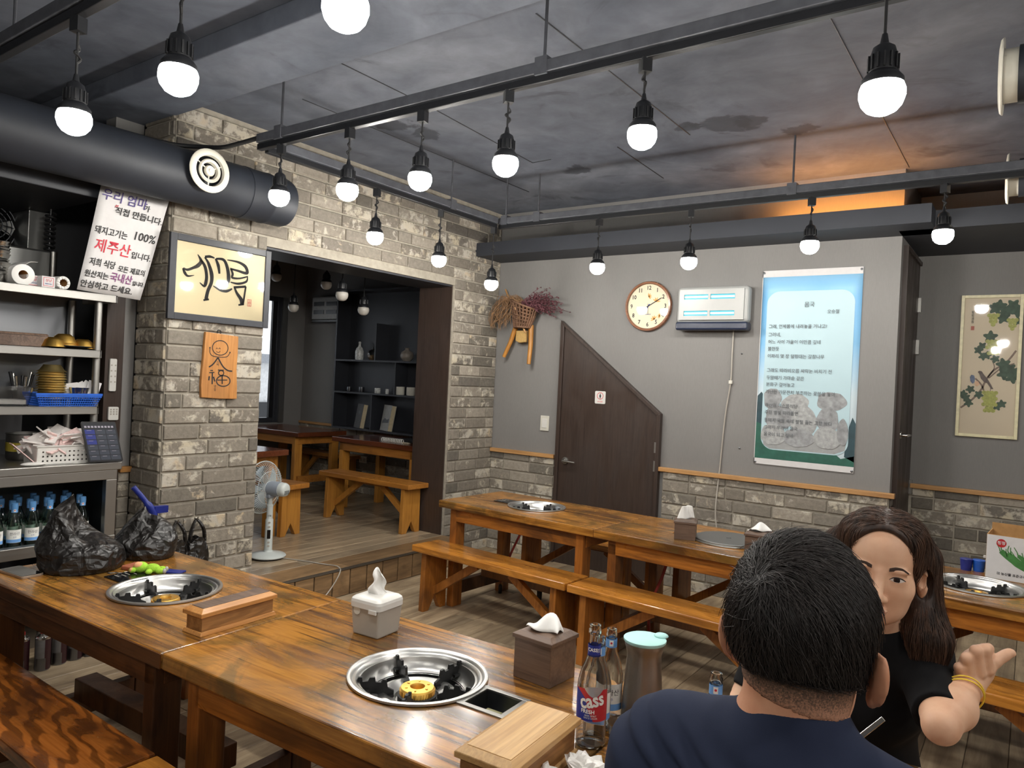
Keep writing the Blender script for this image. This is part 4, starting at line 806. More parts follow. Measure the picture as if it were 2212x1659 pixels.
for i, (pts, lab) in enumerate((([(1.30, 1.46, 0.60), (1.27, 1.47, 0.40), (1.22, 1.52, 0.22), (1.10, 1.60, 0.06), (0.9, 1.75, 0.02), (0.5, 2.0, 0.015)], 'red gas hose hanging under the front left table'),
        ([(1.02, 4.30, 0.62), (0.98, 4.28, 0.45), (0.92, 4.22, 0.25), (0.93, 4.10, 0.08)], 'red gas hose under the back left table'),
        ([(2.25, 3.92, 0.60), (2.20, 3.90, 0.40), (2.20, 3.75, 0.25), (2.36, 3.42, 0.14), (2.40, 3.32, 0.06)], 'red gas hose with black plug end under the back middle table'))):
    t = thing('gas_hose', lab, 'hose', (0, 0, 0)); MB().tube(catmull(pts, 8), 0.0085, 10).build('hose', 'hose', t, smooth=60)
    e = pts[-1]; MB().lathe([(0.012, 0), (0.014, 0.02), (0.014, 0.05), (0.009, 0.06)], (e[0], e[1], 0.0), 14).build('coupling', 'black', t, smooth=40)
fv = thing('floor_valve', 'silver gas valve standing on the floor under the back left table', 'valve', (1.33, 3.98, 0)); MB().lathe([(0.018, 0), (0.018, 0.03), (0.012, 0.035), (0.012, 0.07)], n=16).build('valve_body', 'chrome', fv, smooth=40); MB().lathe([(0.016, 0.07), (0.018, 0.13), (0.010, 0.14)], n=16).build('valve_cap', 'black', fv, smooth=40)
fv2 = thing('floor_valve', 'silver gas valve on the floor under the front middle table', 'valve', (2.06, 1.70, 0)); MB().lathe([(0.03, 0), (0.032, 0.04), (0.022, 0.06), (0.012, 0.07), (0.012, 0.10), (0.006, 0.11)], n=18).build('valve_body', 'chrome', fv2, smooth=40)
# ---- things on the back right table
bx = thing('carton', 'white carton printed with green peppers on the back right table', 'box', (3.93, 4.10, T), -0.06)
BW = 0.40; M['carton'] = plain('carton_board', S(176, 134, 84), 0.85); M['pepper'] = plain('pepper_green_print', S(62, 120, 58), 0.5, var=0.3)
b = MB(); b.box((0, -0.098, 0.10), (BW, 0.004, 0.20)).box((0, 0.098, 0.115), (BW, 0.004, 0.23)).box((-BW/2+0.002, 0, 0.10), (0.004, 0.196, 0.20)).box((BW/2-0.002, 0, 0.10), (0.004, 0.196, 0.20)).box((0, 0, 0.002), (BW, 0.196, 0.004)); b.build('walls', 'carton', bx)
fm = on_y(-0.1005); MB().prism([(-BW/2+0.001, 0.002), (BW/2-0.001, 0.002), (BW/2-0.001, 0.199), (-BW/2+0.001, 0.199)], 0.0008, fm).build('front_print', 'paper', bx)
b = MB()
rp = random.Random(12)
for i in range(8):
    ox, oz = -0.150+0.012*i+rp.uniform(-.006, .006), 0.128+0.012*math.sin(i*2.3)-0.003*i; dx, dz = 0.15+rp.uniform(-.02, .05), -0.085+rp.uniform(-.02, .03)
    ribbon(b, [(ox-0.004+rp.uniform(-.01, .01), oz+0.034), (ox, oz+0.014), (ox+0.004, oz)], [0.0016, 0.0018, 0.003], fm, 0.0012+0.0002*i)
    ribbon(b, [(ox+0.004, oz), (ox+0.25*dx, oz+0.38*dz), (ox+0.6*dx, oz+0.75*dz), (ox+dx, oz+dz)], [0.007, 0.0125, 0.010, 0.001], fm, 0.0014+0.0002*i)
b.build('pepper_print', 'pepper', bx)
b = MB(); b.prism(circ(0.019, 28, -0.143, 0.166), 0.0006, fm, 0.001); b.build('emblem', 'red', bx); text('청정', 0.017, 'paper', bx, fm @ Matrix.Translation((-0.143, 0.166, 0.002)), bold=0.0003); text('▣ 농산물 표준규격품', 0.014, 'ink', bx, fm @ Matrix.Translation((-0.155, 0.028, 0.0012)), align='LEFT', bold=0.0003)
for i, (x, y, lab, m_) in enumerate(((3.644, 4.115, 'left dark blue cup on the back right table', 'navy_p'), (3.694, 4.128, 'right bright blue cup on the back right table', 'blue'))):
    t = thing('cup', lab, 'cup', (x, y, T)); MB().lathe([(0.0005, 0), (0.022, 0), (0.027, 0.052), (0.025, 0.053), (0.020, 0.004), (0.0005, 0.004)], n=24).build('cup_body', m_, t, smooth=40); MB().lathe([(0.026, 0.049), (0.028, 0.052), (0.0255, 0.054)], n=24).build('rim', m_, t)
sp = thing('spray_bottle', 'small white trigger spray bottle beside the pepper carton', 'bottle', (3.745, 4.17, T)); MB().lathe([(0.022, 0), (0.023, 0.03), (0.012, 0.045), (0.010, 0.05)], n=20).build('bottle_body', 'clear_plastic', sp, smooth=40); MB().box((0, 0, 0.056), (0.016, 0.018, 0.014)).box((-0.014, 0, 0.066), (0.045, 0.014, 0.012)).bar((-0.022, 0, 0.062), (-0.028, 0, 0.036), 0.008, 0.006).build('trigger_head', 'white', sp, bevel=0.002)
# ================================================================== ON THE WALLS
PIG=[([(2.297, 2.094), (2.319, 2.06), (2.302, 2.032), (2.274, 2.015), (2.241, 1.999), (2.216, 2.004)], [0.0017, 0.0102, 0.011, 0.0076, 0.0068, 0.0051]),
([(2.214, 2.004), (2.226, 1.98), (2.245, 1.965), (2.283, 1.975)], [0.0051, 0.0085, 0.0059, 0.0008]),
([(2.317, 2.066), (2.344, 2.033), (2.357, 1.981), (2.353, 1.938), (2.343, 1.922), (2.317, 1.939)], [0.0068, 0.0093, 0.0093, 0.0102, 0.0068, 0.0017]),
([(2.34, 2.085), (2.365, 2.054), (2.387, 1.997), (2.388, 1.949), (2.369, 1.898), (2.36, 1.849)], [0.0042, 0.0085, 0.0119, 0.0102, 0.0102, 0.011]),
([(2.344, 1.842), (2.378, 1.851)], [0.0051, 0.0051]),
([(2.341, 2.087), (2.371, 2.094), (2.401, 2.09)], [0.0068, 0.0076, 0.0034]),
([(2.407, 2.088), (2.426, 2.052), (2.436, 2.005)], [0.0051, 0.0102, 0.0059]),
([(2.411, 2.088), (2.458, 2.089), (2.484, 2.049), (2.496, 1.989), (2.489, 1.957), (2.462, 1.944)], [0.0051, 0.0085, 0.0102, 0.0119, 0.0085, 0.0017]),
([(2.482, 2.093), (2.555, 2.091), (2.602, 2.073), (2.618, 2.041), (2.601, 2.034), (2.557, 2.04), (2.503, 2.045)], [0.0025, 0.0068, 0.0102, 0.0102, 0.0085, 0.0068, 0.0051]),
([(2.508, 2.045), (2.521, 2.017), (2.519, 1.995), (2.567, 1.997), (2.622, 2.016)], [0.0059, 0.0076, 0.0068, 0.0051, 0.0042]),
([(2.509, 1.967), (2.561, 1.965), (2.614, 1.985), (2.621, 2.019)], [0.0034, 0.0068, 0.0068, 0.0025]),
([(2.4, 1.931), (2.446, 1.913), (2.487, 1.912), (2.522, 1.93)], [0.0025, 0.0076, 0.0085, 0.0042]),
([(2.532, 1.939), (2.613, 1.955)], [0.0068, 0.0068]),
([(2.538, 1.938), (2.554, 1.909), (2.584, 1.875), (2.593, 1.845)], [0.0051, 0.0085, 0.0119, 0.0136]),
([(2.612, 1.955), (2.606, 1.903), (2.598, 1.845)], [0.0059, 0.0059, 0.0068]),
([(2.568, 1.84), (2.605, 1.848)], [0.0051, 0.0051]),
]
# ---- framed calligraphy on the brick column
f = thing('framed_calligraphy', 'black framed cream calligraphy in the shape of a pig on the brick column', 'picture', (0.014, 2.455, 1.955))
fw_, fh = 0.642, 0.472; b = MB()
for s in (-1, 1): b.box((0.010, s*(fw_/2-0.019), 0), (0.022, 0.038, fh)); b.box((0.010, 0, s*(fh/2-0.019)), (0.022, fw_-0.076, 0.038))
b.build('frame', 'frame', f, bevel=0.003); MB().box((0.006, 0, 0), (0.010, fw_-0.07, fh-0.07)).build('artwork', 'cream', f)
Mx = on_x(0.0118); b = MB()
for p, w in PIG: ribbon(b, [(y-2.455, z-1.955) for y, z in p], w, Mx)
b.build('ink_print', 'ink', f)
b = MB(); sy, sz = 2.6415-2.455, 1.8605-1.955
for dz in (0.011, -0.011):
    for u0, u1, v0, v1 in ((-0.013, 0.013, 0.008, 0.010), (-0.013, 0.013, -0.010, -0.008), (-0.013, -0.011, -0.01, 0.01), (0.011, 0.013, -0.01, 0.01), (-0.004, -0.002, -0.008, 0.008), (0.003, 0.005, -0.008, 0.004)):
        b.prism([(sy+u0, sz+dz+v0), (sy+u1, sz+dz+v0), (sy+u1, sz+dz+v1), (sy+u0, sz+dz+v1)], 0.0006, Mx)
b.build('seal_print', 'ink_red', f)
pg = NT('picture_glass'); tr = pg.n('BsdfTransparent'); gl_ = pg.n('BsdfGlossy'); gl_.inputs['Roughness'].default_value = 0.03; fr_ = pg.n('Fresnel'); fr_.inputs[0].default_value = 1.5; mx = pg.n('MixShader'); pg.l(fr_.outputs[0], mx.inputs[0]); pg.l(tr.outputs[0], mx.inputs[1]); pg.l(gl_.outputs[0], mx.inputs[2]); pg.l(mx.outputs[0], pg.t.nodes['Material Output'].inputs[0]); M['pane'] = pg.m
MB().box((0.0145, 0, 0), (0.002, fw_-0.074, fh-0.074)).build('glass_pane', 'pane', f)
# ---- carved plaque
pq = thing('wooden_plaque', 'cedar plaque carved with a smiling stick figure and a fortune character below the pig picture', 'plaque', (0.012, 2.466, 1.47))
PO = [(2.364, 1.665), (2.47, 1.660), (2.574, 1.654), (2.575, 1.554), (2.572, 1.46), (2.580, 1.36), (2.582, 1.284), (2.47, 1.284), (2.355, 1.291), (2.349, 1.36), (2.353, 1.45), (2.357, 1.511), (2.360, 1.59)]
MB().prism([(y-2.466, z-1.47) for y, z in PO], 0.022, on_x(0)).build('board', 'plaque', pq, bevel=0.003)
Mx = on_x(0.0222); b = MB(); Q = lambda L: [(y-2.466, z-1.47) for y, z in L]
PLQ = [([(2.393, 1.574), (2.396, 1.544), (2.422, 1.528), (2.497, 1.528), (2.521, 1.554)], .0022), ([(2.446, 1.522), (2.418, 1.484), (2.392, 1.465)], .0042), ([(2.446, 1.522), (2.479, 1.474), (2.511, 1.451), (2.542, 1.447)], .0042), ([(2.401, 1.446), (2.419, 1.446)], .003), ([(2.395, 1.433), (2.428, 1.436)], .003), ([(2.415, 1.432), (2.417, 1.368)], .0042), ([(2.397, 1.413), (2.395, 1.389)], .0042), ([(2.423, 1.411), (2.433, 1.384)], .0042), ([(2.449, 1.45), (2.488, 1.451)], .003), ([(2.478, 1.418), (2.481, 1.37)], .004), ([(2.448, 1.392), (2.512, 1.394)], .003), ([(2.431, 1.571), (2.436, 1.577), (2.443, 1.572)], .0016), ([(2.448, 1.572), (2.453, 1.578), (2.46, 1.573)], .0016), ([(2.434, 1.557), (2.448, 1.552), (2.459, 1.56)], .0016), ([(2.392, 1.580), (2.393, 1.572)], .004), ([(2.522, 1.560), (2.521, 1.552)], .004)]
for p, w in PLQ: ribbon(b, Q(p), [w]*len(p), Mx)
for cy, cz, ry, rz_, w in ((2.458, 1.579, 0.050, 0.042, .0026), (2.471, 1.434, 0.017, 0.014, .0032), (2.487, 1.388, 0.044, 0.031, .0034)):
    p = [(cy+ry*math.cos(q), cz+rz_*math.sin(q)) for q in np.linspace(0, 2*PI, 17)]; ribbon(b, Q(p), [w]*17, Mx, n=3)
b.build('carved_strokes', 'ink', pq)
text('소\n백', 0.016, 'ink', pq, Mx @ Matrix.Translation((2.446-2.466, 1.488-1.47, 0))); text('영\n필', 0.018, 'ink', pq, Mx @ Matrix.Translation((2.436-2.466, 1.345-1.47, 0)))
MB().tube([(0.010+0.0, 0.012*math.cos(q)-0.012, 0.200+0.012*math.sin(q)) for q in np.linspace(0, 2*PI, 16)], 0.003, 6).build('hanging_ring', 'iron', pq)
# ---- hand-lettered price-of-origin notice
TLc, TRc, BRc, BLc = Vector((0.003, 1.777, 2.375)), Vector((0.003, 2.130, 2.356)), Vector((-0.052, 2.026, 1.806)), Vector((-0.052, 1.706, 1.823))
sg = thing('paper_notice', 'white hand-lettered paper notice hanging askew below the black duct', 'notice', BLc)
ux = (BRc-BLc).normalized(); uy = (TLc-BLc); uy = (uy-ux*uy.dot(ux)).normalized(); uz = ux.cross(uy); SM = basis((0, 0, 0), ux, uy, uz)
b = MB(); n = 8; vs = []
for i in range(n+1):
    for j_ in range(n+1):
        u, v = i/n, j_/n; p = BLc*(1-u)*(1-v)+BRc*u*(1-v)+TRc*u*v+TLc*(1-u)*v-BLc; vs.append(p+uz*(0.004*math.sin(3*v+u)*math.sin(PI*v)))
b.add(vs, [(i*(n+1)+j_, (i+1)*(n+1)+j_, (i+1)*(n+1)+j_+1, i*(n+1)+j_+1) for i in range(n) for j_ in range(n)]); o = b.build('paper', 'paper', sg, smooth=60); so = o.modifiers.new('thick', 'SOLIDIFY'); so.thickness = 0.001; so.offset = -1
shx = ((TLc-BLc).dot(ux)+(TRc-BRc).dot(ux))/2/((TLc-BLc).dot(uy))
def sline(s, size, mat, u, v, **k):  # u,v in fractions of the sheet
    p = BLc*(1-u)*(1-v)+BRc*u*(1-v)+TRc*u*v+TLc*(1-u)*v-BLc+uz*0.006
    d = ((BRc-BLc)*(1-v)+(TRc-TLc)*v).normalized(); e = ((TLc-BLc)*(1-u)+(TRc-BRc)*u).normalized(); e2 = (e-d*e.dot(d)).normalized(); sh = e.dot(d)/e.dot(e2)
    text(s, size, mat, sg, basis(p, d, e2, d.cross(e2)), shear=sh, bold=0.0006, **k)
sline('우리 엄마', 0.062, 'ink_violet', 0.36, 0.895, sx=0.95); sline('가', 0.036, 'ink', 0.70, 0.865); sline('직접 만듭니다.', 0.042, 'ink', 0.62, 0.775); sline('〃', 0.026, 'ink_red', 0.27, 0.815)
sline('돼지고기는', 0.044, 'ink', 0.285, 0.565, sx=0.82); sline('100%', 0.062, 'ink', 0.78, 0.590, sx=0.9); sline('제주산', 0.074, 'ink_red', 0.36, 0.425, sx=0.9); sline('입니다.', 0.040, 'ink', 0.81, 0.405, sx=0.9)
sline('저희 식당', 0.044, 'ink', 0.27, 0.270, sx=0.74); sline('모든 재료의', 0.036, 'ink', 0.73, 0.255, sx=0.82); sline('원산지는', 0.038, 'ink', 0.225, 0.160, sx=0.85); sline('국내산', 0.052, 'ink_purple', 0.60, 0.165, sx=0.80); sline('입니다.', 0.026, 'ink', 0.885, 0.145, sx=0.80); sline('안심하고 드세요.', 0.040, 'ink', 0.42, 0.062, sx=0.95)
# ---- clock
ck = thing('wall_clock', 'round wall clock with wooden rim and orange leaf print on the grey wall', 'clock', (1.447, YB-0.001, 2.089))
Mx = on_y(0); b = MB(); b.lathe([(0.178, 0), (0.190, 0.004), (0.192, 0.020), (0.186, 0.032), (0.174, 0.034), (0.170, 0.026)], n=56, M=Mx, caps=False); b.build('rim', wood('clock_rim_wood', S(150, 104, 78), S(124, 82, 60), S(84, 52, 38), 0, 0.3, 0.3), ck, smooth=50)
MB().lathe([(0.0005, 0.016), (0.172, 0.016)], n=48, M=Mx, caps=False).build('dial', plain('dial_cream', S(216, 206, 178), 0.45, var=0.02), ck)
for q in range(1, 13):
    a = PI/2-q*PI/6; text(str(q), 0.044, 'ink_grey' if False else 'ink', ck, Mx @ Matrix.Translation((0.140*math.cos(a), 0.140*math.sin(a), 0.0168)), sx=0.9, bold=0.0008, name='numeral')
b = MB()
for cx_, cy_, s_, r0 in ((0.0, 0.075, 0.030, 0.4), (0.065, 0.035, 0.036, 1.3), (0.055, -0.10, 0.034, 2.2), (0.10, -0.075, 0.024, 3.0)):
    for q in range(5):
        a = r0+(q-2)*0.62; b.prism([(cx_+0.004*math.cos(a+1.57), cy_+0.004*math.sin(a+1.57)), (cx_+s_*0.6*math.cos(a+0.22), cy_+s_*0.6*math.sin(a+0.22)), (cx_+s_*math.cos(a), cy_+s_*math.sin(a)), (cx_+s_*0.6*math.cos(a-0.22), cy_+s_*0.6*math.sin(a-0.22)), (cx_+0.004*math.cos(a-1.57), cy_+0.004*math.sin(a-1.57))], 0.0004, Mx, 0.0164)
b.build('leaf_print', plain('leaf_orange', S(222, 162, 84), 0.6), ck); text('QUARTZ', 0.012, 'ink_blue', ck, Mx @ Matrix.Translation((0.0, -0.062, 0.0168)))
for nm, a, L, w, z in (('hour_hand', PI/2-7.17*PI/6, 0.078, 0.0042, 0.019), ('minute_hand', PI/2-2.0*PI/6, 0.132, 0.0032, 0.021), ('second_hand', PI/2-5.9*PI/6, 0.06, 0.0012, 0.023)):
    b = MB(); d = Vector((math.cos(a), math.sin(a))); e = Vector((-d.y, d.x)); p = [(-d*0.02+e*w), (d*L*0.9+e*w*0.8), d*L, (d*L*0.9-e*w*0.8), (-d*0.02-e*w)]; b.prism([tuple(x) for x in p], 0.001, Mx, z); b.build(nm, 'ink' if nm != 'hour_hand' else 'ink_blue', ck)
MB().lathe([(0.0005, 0.027), (0.171, 0.0268)], n=48, M=Mx, caps=False).build('glass_pane', 'pane', ck)
# ---- insect light trap and its cable
M['uv_white'] = plain('trap_white', S(164, 165, 163), 0.35, var=0.02)
uv = thing('insect_light_trap', 'white wall insect trap with four glowing cyan windows beside the clock', 'light trap', (1.977, YB-0.001, 1.897))
HW, HH, HD = 0.264, 0.316, 0.118
wn = [(-0.200, -0.020, 0.222, 0.258), (-0.004, 0.176, 0.222, 0.258), (-0.204, -0.024, 0.104, 0.140), (-0.012, 0.168, 0.104, 0.140)]
b = MB(); xs = [-HW, -0.204, -0.020, -0.004, 0.176, HW]
Mf = on_y(-HD)
b.box((0, -HD/2, 0.055+0.130), (2*HW, HD-0.03, 0.262)); b.build('housing', 'uv_white', uv, bevel=0.03, seg=4)
b = MB()
def grid_face(b, xs, zs, holes, Mx, t):
    for i in range(len(xs)-1):
        for j_ in range(len(zs)-1):
            cx_, cz_ = (xs[i]+xs[i+1])/2, (zs[j_]+zs[j_+1])/2
            if any(h[0] < cx_ < h[1] and h[2] < cz_ < h[3] for h in holes): continue
            b.prism([(xs[i], zs[j_]), (xs[i+1], zs[j_]), (xs[i+1], zs[j_+1]), (xs[i], zs[j_+1])], t, Mx)
hl = [(-0.202, -0.022, 0.222, 0.258), (-0.006, 0.172, 0.222, 0.258), (-0.202, -0.022, 0.104, 0.140), (-0.006, 0.172, 0.104, 0.140)]
grid_face(b, [-0.236, -0.202, -0.022, -0.006, 0.172, 0.236], [0.075, 0.104, 0.140, 0.222, 0.258, 0.292], hl, on_y(-HD+0.015), 0.014); b.build('front_cover', 'uv_white', uv)
for h_ in hl: MB().tube([(h_[0]+0.006, -HD+0.006, (h_[2]+h_[3])/2), (h_[1]-0.006, -HD+0.006, (h_[2]+h_[3])/2)], 0.0072, 12).build('lamp_tube', M.setdefault('uvtube', emit('cyan_tube', (0.70, 1.0, 1.0, 1), 1.8, 0.02)), uv, smooth=60)
for h_ in hl: MB().box(((h_[0]+h_[1])/2, -HD+0.0135, (h_[2]+h_[3])/2), (h_[1]-h_[0], 0.002, h_[3]-h_[2])).build('reflector', M.setdefault('cyr', emit('cyan_lit_window', (0.03, 0.60, 0.74, 1), 1.0, 0.02)), uv)
MB().box((0, -HD/2-0.004, 0.032), (2*HW-0.004, HD-0.012, 0.060)).build('base_tray', plain('dark_blue_base', S(34, 42, 62), 0.25), uv, bevel=0.014, seg=3)
CB = [(2.114, 1.900), (2.113, 1.718), (2.112, 1.537), (2.084, 1.288), (2.064, 0.922), (2.062, 0.60), (2.10, 0.40)]
wc_ = thing('power_cable', 'grey power cable hanging from the insect trap down over the wainscot', 'cable', (0, 0, 0))
MB().tube(catmull([(x, YB-(0.012 if z > 0.9 else 0.052), z) for x, z in CB], 8), 0.0055, 8).build('cable', 'grey_plastic', wc_, smooth=60); MB().box((2.112, YB-0.013, 1.535), (0.026, 0.02, 0.026)).build('clip', 'offwhite', wc_, bevel=0.004)
for x, z in ((2.178, 1.74), (2.195, 1.072)):
    t = tag(MB().lathe([(0.006, 0), (0.006, 0.006), (0.0005, 0.009)], n=10, M=on_y(YB, x, z)).build('nail', 'steel_dark'), 'small nail head in the grey wall '+('left of the banner at poem height' if z > 1.5 else 'just above the wooden trim'), 'nail')
# ---- poem banner
pb = thing('poem_banner', 'tall printed poem banner with sky, stones and green field on the grey wall', 'banner', (2.622, YB-0.002, 0.978))
PW, PH = 0.642, 1.340
def mk_banner():
    t = NT('banner_print'); tc = t.n('TexCoord'); sp_ = t.n('SeparateXYZ'); t.l(tc.outputs['Object'], sp_.inputs[0]); z = sp_.outputs['Z']; nz = t.noise(tc.outputs['Object'], 6, 4); zz = t.math('ADD', z, t.math('MULTIPLY', t.math('SUBTRACT', nz, 0.5), 0.10))
    c = t.ramp(t.math('DIVIDE', zz, PH), [(0.0, S(206, 222, 230)), (0.36, S(206, 222, 230)), (0.48, S(176, 208, 230)), (0.62, S(128, 184, 224)), (0.85, S(116, 178, 224)), (1.0, S(150, 196, 226))]); t.set(col=c, rough=0.4); return t.m
Mx = on_y(0)
b = MB(); n = 10; vs = []
for i in range(n+1):
    for j_ in range(n+1): u, v = i/n, j_/n; vs.append(((u-0.5)*PW, -0.003-0.0015*math.sin(3*u+5*v), v*PH))
b.add(vs, [(i*(n+1)+j_, (i+1)*(n+1)+j_, (i+1)*(n+1)+j_+1, i*(n+1)+j_+1) for i in range(n) for j_ in range(n)]); o = b.build('sheet', mk_banner(), pb, smooth=60); so = o.modifiers.new('thick', 'SOLIDIFY'); so.thickness = 0.0012
def pz(pts, z, name, mat): b = MB(); [b.prism(p, 0.0004, Mx, z) for p in pts]; return b.build(name, mat, pb)
x0, x1 = -PW/2, PW/2
pz([[(x0, PH-0.045), (x1, PH-0.045), (x1, PH), (x0, PH)], [(x0, 0), (x1, 0), (x1, 0.040), (x0, 0.040)], [(x0, 0), (x0+0.004, 0), (x0+0.004, PH), (x0, PH)]], 0.0062, 'white_border', 'paper')
M['field'] = plain('field_green_print', S(40, 92, 78), 0.5, var=0.2, scale=14); M['field_dark'] = plain('field_dark_print', S(40, 66, 74), 0.5, var=0.2, scale=14); M['stone_p'] = plain('stone_print', S(140, 142, 144), 0.55, var=0.32, scale=26); M['stone_p2'] = plain('stone_print_pale', S(158, 160, 160), 0.55, var=0.25, scale=40)
pz([[(x0+.004, 0.040), (x1, 0.040), (x1, 0.11), (0.24, 0.085), (0.1, 0.20), (-0.1, 0.24), (-0.25, 0.27), (x0+.004, 0.29)]], 0.0064, 'field_print', 'field'); pz([[(0.26, 0.10), (x1, 0.07), (x1, 0.32), (0.30, 0.36), (0.27, 0.26)]], 0.0064, 'hill_print', 'field_dark'); pz([[(x0+.004, 0.29), (x0+0.06, 0.27), (x0+0.07, 0.45), (x0+0.03, 0.50), (x0+.004, 0.47)]], 0.0064, 'hill_print', 'field_dark')
def blob(cx_, cz_, rx, rz_, seed):
    r_ = random.Random(seed); a0 = r_.uniform(0, 6); return [(cx_+rx*math.cos(q)*(1+0.07*math.sin(3*q+a0)+0.04*math.sin(5*q+2*a0)), cz_+rz_*math.sin(q)*(1+0.06*math.sin(2*q+a0)+0.04*math.sin(7*q+a0))) for q in np.linspace(0, 2*PI, 28, endpoint=False)]
pan = [(x, z+0.105+0.5*(1.195-0.105)) for x, z in rrect(PW*0.875, 1.195-0.105, 0.085, 8)]
pz([pan], 0.0068, 'text_panel_print', plain('panel_pale_print', S(172, 198, 206), 0.45, var=0.03, scale=3))
st_ = []
stones = [(-0.215, 0.455, 0.060, 0.075, 1, 'stone_p'), (-0.06, 0.42, 0.088, 0.075, 2, 'stone_p2'), (0.165, 0.455, 0.092, 0.066, 3, 'stone_p'), (-0.16, 0.33, 0.10, 0.085, 4, 'stone_p'), (0.0, 0.315, 0.085, 0.10, 5, 'stone_p2'), (0.15, 0.33, 0.070, 0.085, 6, 'stone_p'), (-0.20, 0.21, 0.085, 0.075, 7, 'stone_p2'), (-0.03, 0.20, 0.10, 0.065, 8, 'stone_p'), (0.15, 0.215, 0.085, 0.075, 9, 'stone_p2'), (0.245, 0.26, 0.035, 0.085, 10, 'stone_p')]
for i, (cx_, cz_, rx, rz_, sd, m_) in enumerate(stones): pz([[(max(-PW*.437, min(PW*.437, x)), max(0.13, z)) for x, z in blob(cx_, cz_, rx, rz_, sd)]], 0.0073+0.00042*i, 'stone_print', m_)
M['stone_p3'] = plain('stone_print_low', S(150, 152, 152), 0.55, var=0.1, scale=30); pz([[(-0.26, 0.135), (-0.22, 0.112), (0.20, 0.112), (0.262, 0.14), (0.27, 0.19), (-0.27, 0.19)]], 0.0071, 'stone_print', 'stone_p3')
zt_ = 0.0122; tl_ = lambda s, x, y, sz, al='LEFT': text(s, sz, 'ink_grey', pb, Mx @ Matrix.Translation((x, 1.340-(y-82)/1235*1.340, zt_)), align=al, sx=0.92)
tl_('몸국', 0.0, 305, 0.040, 'CENTER'); tl_('오승철', 0.19, 350, 0.030, 'RIGHT')
for s, y in (('그래, 언제쯤에 내려놓을 거냐고?', 440), ('그러네,', 492), ('어느 사이 가을이 이만큼 깊네', 538), ('불현듯', 582), ('이파리 몇 장 덜렁대는 갈참나무', 628), ('그래도 따라비오름 싸락눈 비치기 전', 718), ('두말떼기 가마솥 같은', 765), ('분화구 걸어놓고', 808), ('가난한 가문잔치 부조하는 꽃불을 놓아', 855), ('하산길 가스름식당', 940), ('주린 별빛 따라들면', 985), ('똥돼지 국물 속에 펄펄 끓는 고향 바다', 1035), ('그마저 우려낸 몸국,', 1080), ('몸국이 되고 싶네', 1125)): tl_(s, -0.262, y, 0.031)
for s in (-1, 1):
    for z in (0.012, PH-0.016): MB().lathe([(0.008, 0.006), (0.008, 0.010), (0.0005, 0.012)], n=12, M=on_y(0, s*(PW/2-0.010), z)).build('eyelet', 'steel_dark', pb)
# ---- switch, toilet sign, painting
sw = thing('light_switch', 'white light switch plate left of the sloped door', 'switch', (0.552, YB-0.001, 1.128)); MB().box((0, -0.005, 0), (0.084, 0.010, 0.126)).build('plate', 'offwhite', sw, bevel=0.003); MB().box((0, -0.011, 0), (0.046, 0.006, 0.074)).build('rocker', 'white', sw, bevel=0.002)
ts = thing('toilet_sign', 'small white toilet sign with a red ringed figure on the sloped door', 'sign', (1.077, YB-0.0265, 1.372)); MB().prism(rrect(0.094, 0.100, 0.010), 0.003, on_y(0)).build('plate', 'white', ts)
Mx = on_y(-0.003); b = MB(); p = [(0.026*math.cos(q), 0.012+0.026*math.sin(q)) for q in np.linspace(0, 2*PI, 25)]; ribbon(b, p, [0.0022]*25, Mx, n=2); b.build('ring_print', 'ink_red', ts)
b = MB(); b.prism(circ(0.0048, 14, 0, 0.026), 0.0006, Mx); b.prism([(-0.007, 0.020), (0.007, 0.020), (0.007, 0.004), (0.004, 0.004), (0.003, -0.010), (-0.003, -0.010), (-0.004, 0.004), (-0.007, 0.004)], 0.0006, Mx); b.build('figure_print', 'ink', ts); text('남녀공용', 0.013, 'ink_red', ts, Mx @ Matrix.Translation((0, -0.034, 0.0004)))
pt = thing('framed_painting', 'tall cream framed painting of grapes and two birds on the far wall', 'picture', (3.615, 5.943, 1.725))
b = MB(); fw_, fh = 0.356, 0.972
for s in (-1, 1): b.box((s*(fw_/2-0.010), -0.012, 0), (0.020, 0.024, fh)); b.box((0, -0.012, s*(fh/2-0.010)), (fw_-0.04, 0.024, 0.020))
b.build('frame', plain('cream_frame', S(222, 214, 176), 0.4), pt, bevel=0.002); MB().box((0, -0.006, 0), (fw_-0.03, 0.010, fh-0.03)).build('canvas', plain('painting_ground', S(206, 192, 168), 0.6, var=0.03, scale=3), pt)
Mx = on_y(-0.0112); cxp, czp = 3.615, 1.725; lf = NT('leaf_ink'); 
M['leaf_p'] = plain('leaf_print', S(62, 82, 66), 0.6, var=0.35, scale=30); M['branch_p'] = plain('branch_print', S(122, 104, 92), 0.6, var=0.2); M['grape_p'] = plain('grape_print', S(160, 162, 84), 0.5, var=0.25, scale=60); M['bird_p'] = plain('bird_print', S(96, 84, 80), 0.6, var=0.3, scale=60); M['bird_b'] = plain('bird_blue_print', S(96, 108, 132), 0.6, var=0.3, scale=60)
b = MB()
for p, w in (([(3.462, 1.434), (3.528, 1.495), (3.578, 1.567), (3.592, 1.605), (3.611, 1.65), (3.646, 1.701), (3.715, 1.759), (3.763, 1.834)], 0.006), ([(3.611, 1.65), (3.645, 1.714), (3.632, 1.763)], 0.003), ([(3.617, 1.644), (3.686, 1.715), (3.757, 1.748)], 0.004), ([(3.540, 1.64), (3.575, 1.60), (3.592, 1.56)], 0.005), ([(3.632, 1.60), (3.628, 1.54)], 0.002)): ribbon(b, [(x-cxp, z-czp) for x, z in p], [w]*len(p), Mx)
b.build('branch_print', 'branch_p', pt)
b = MB()
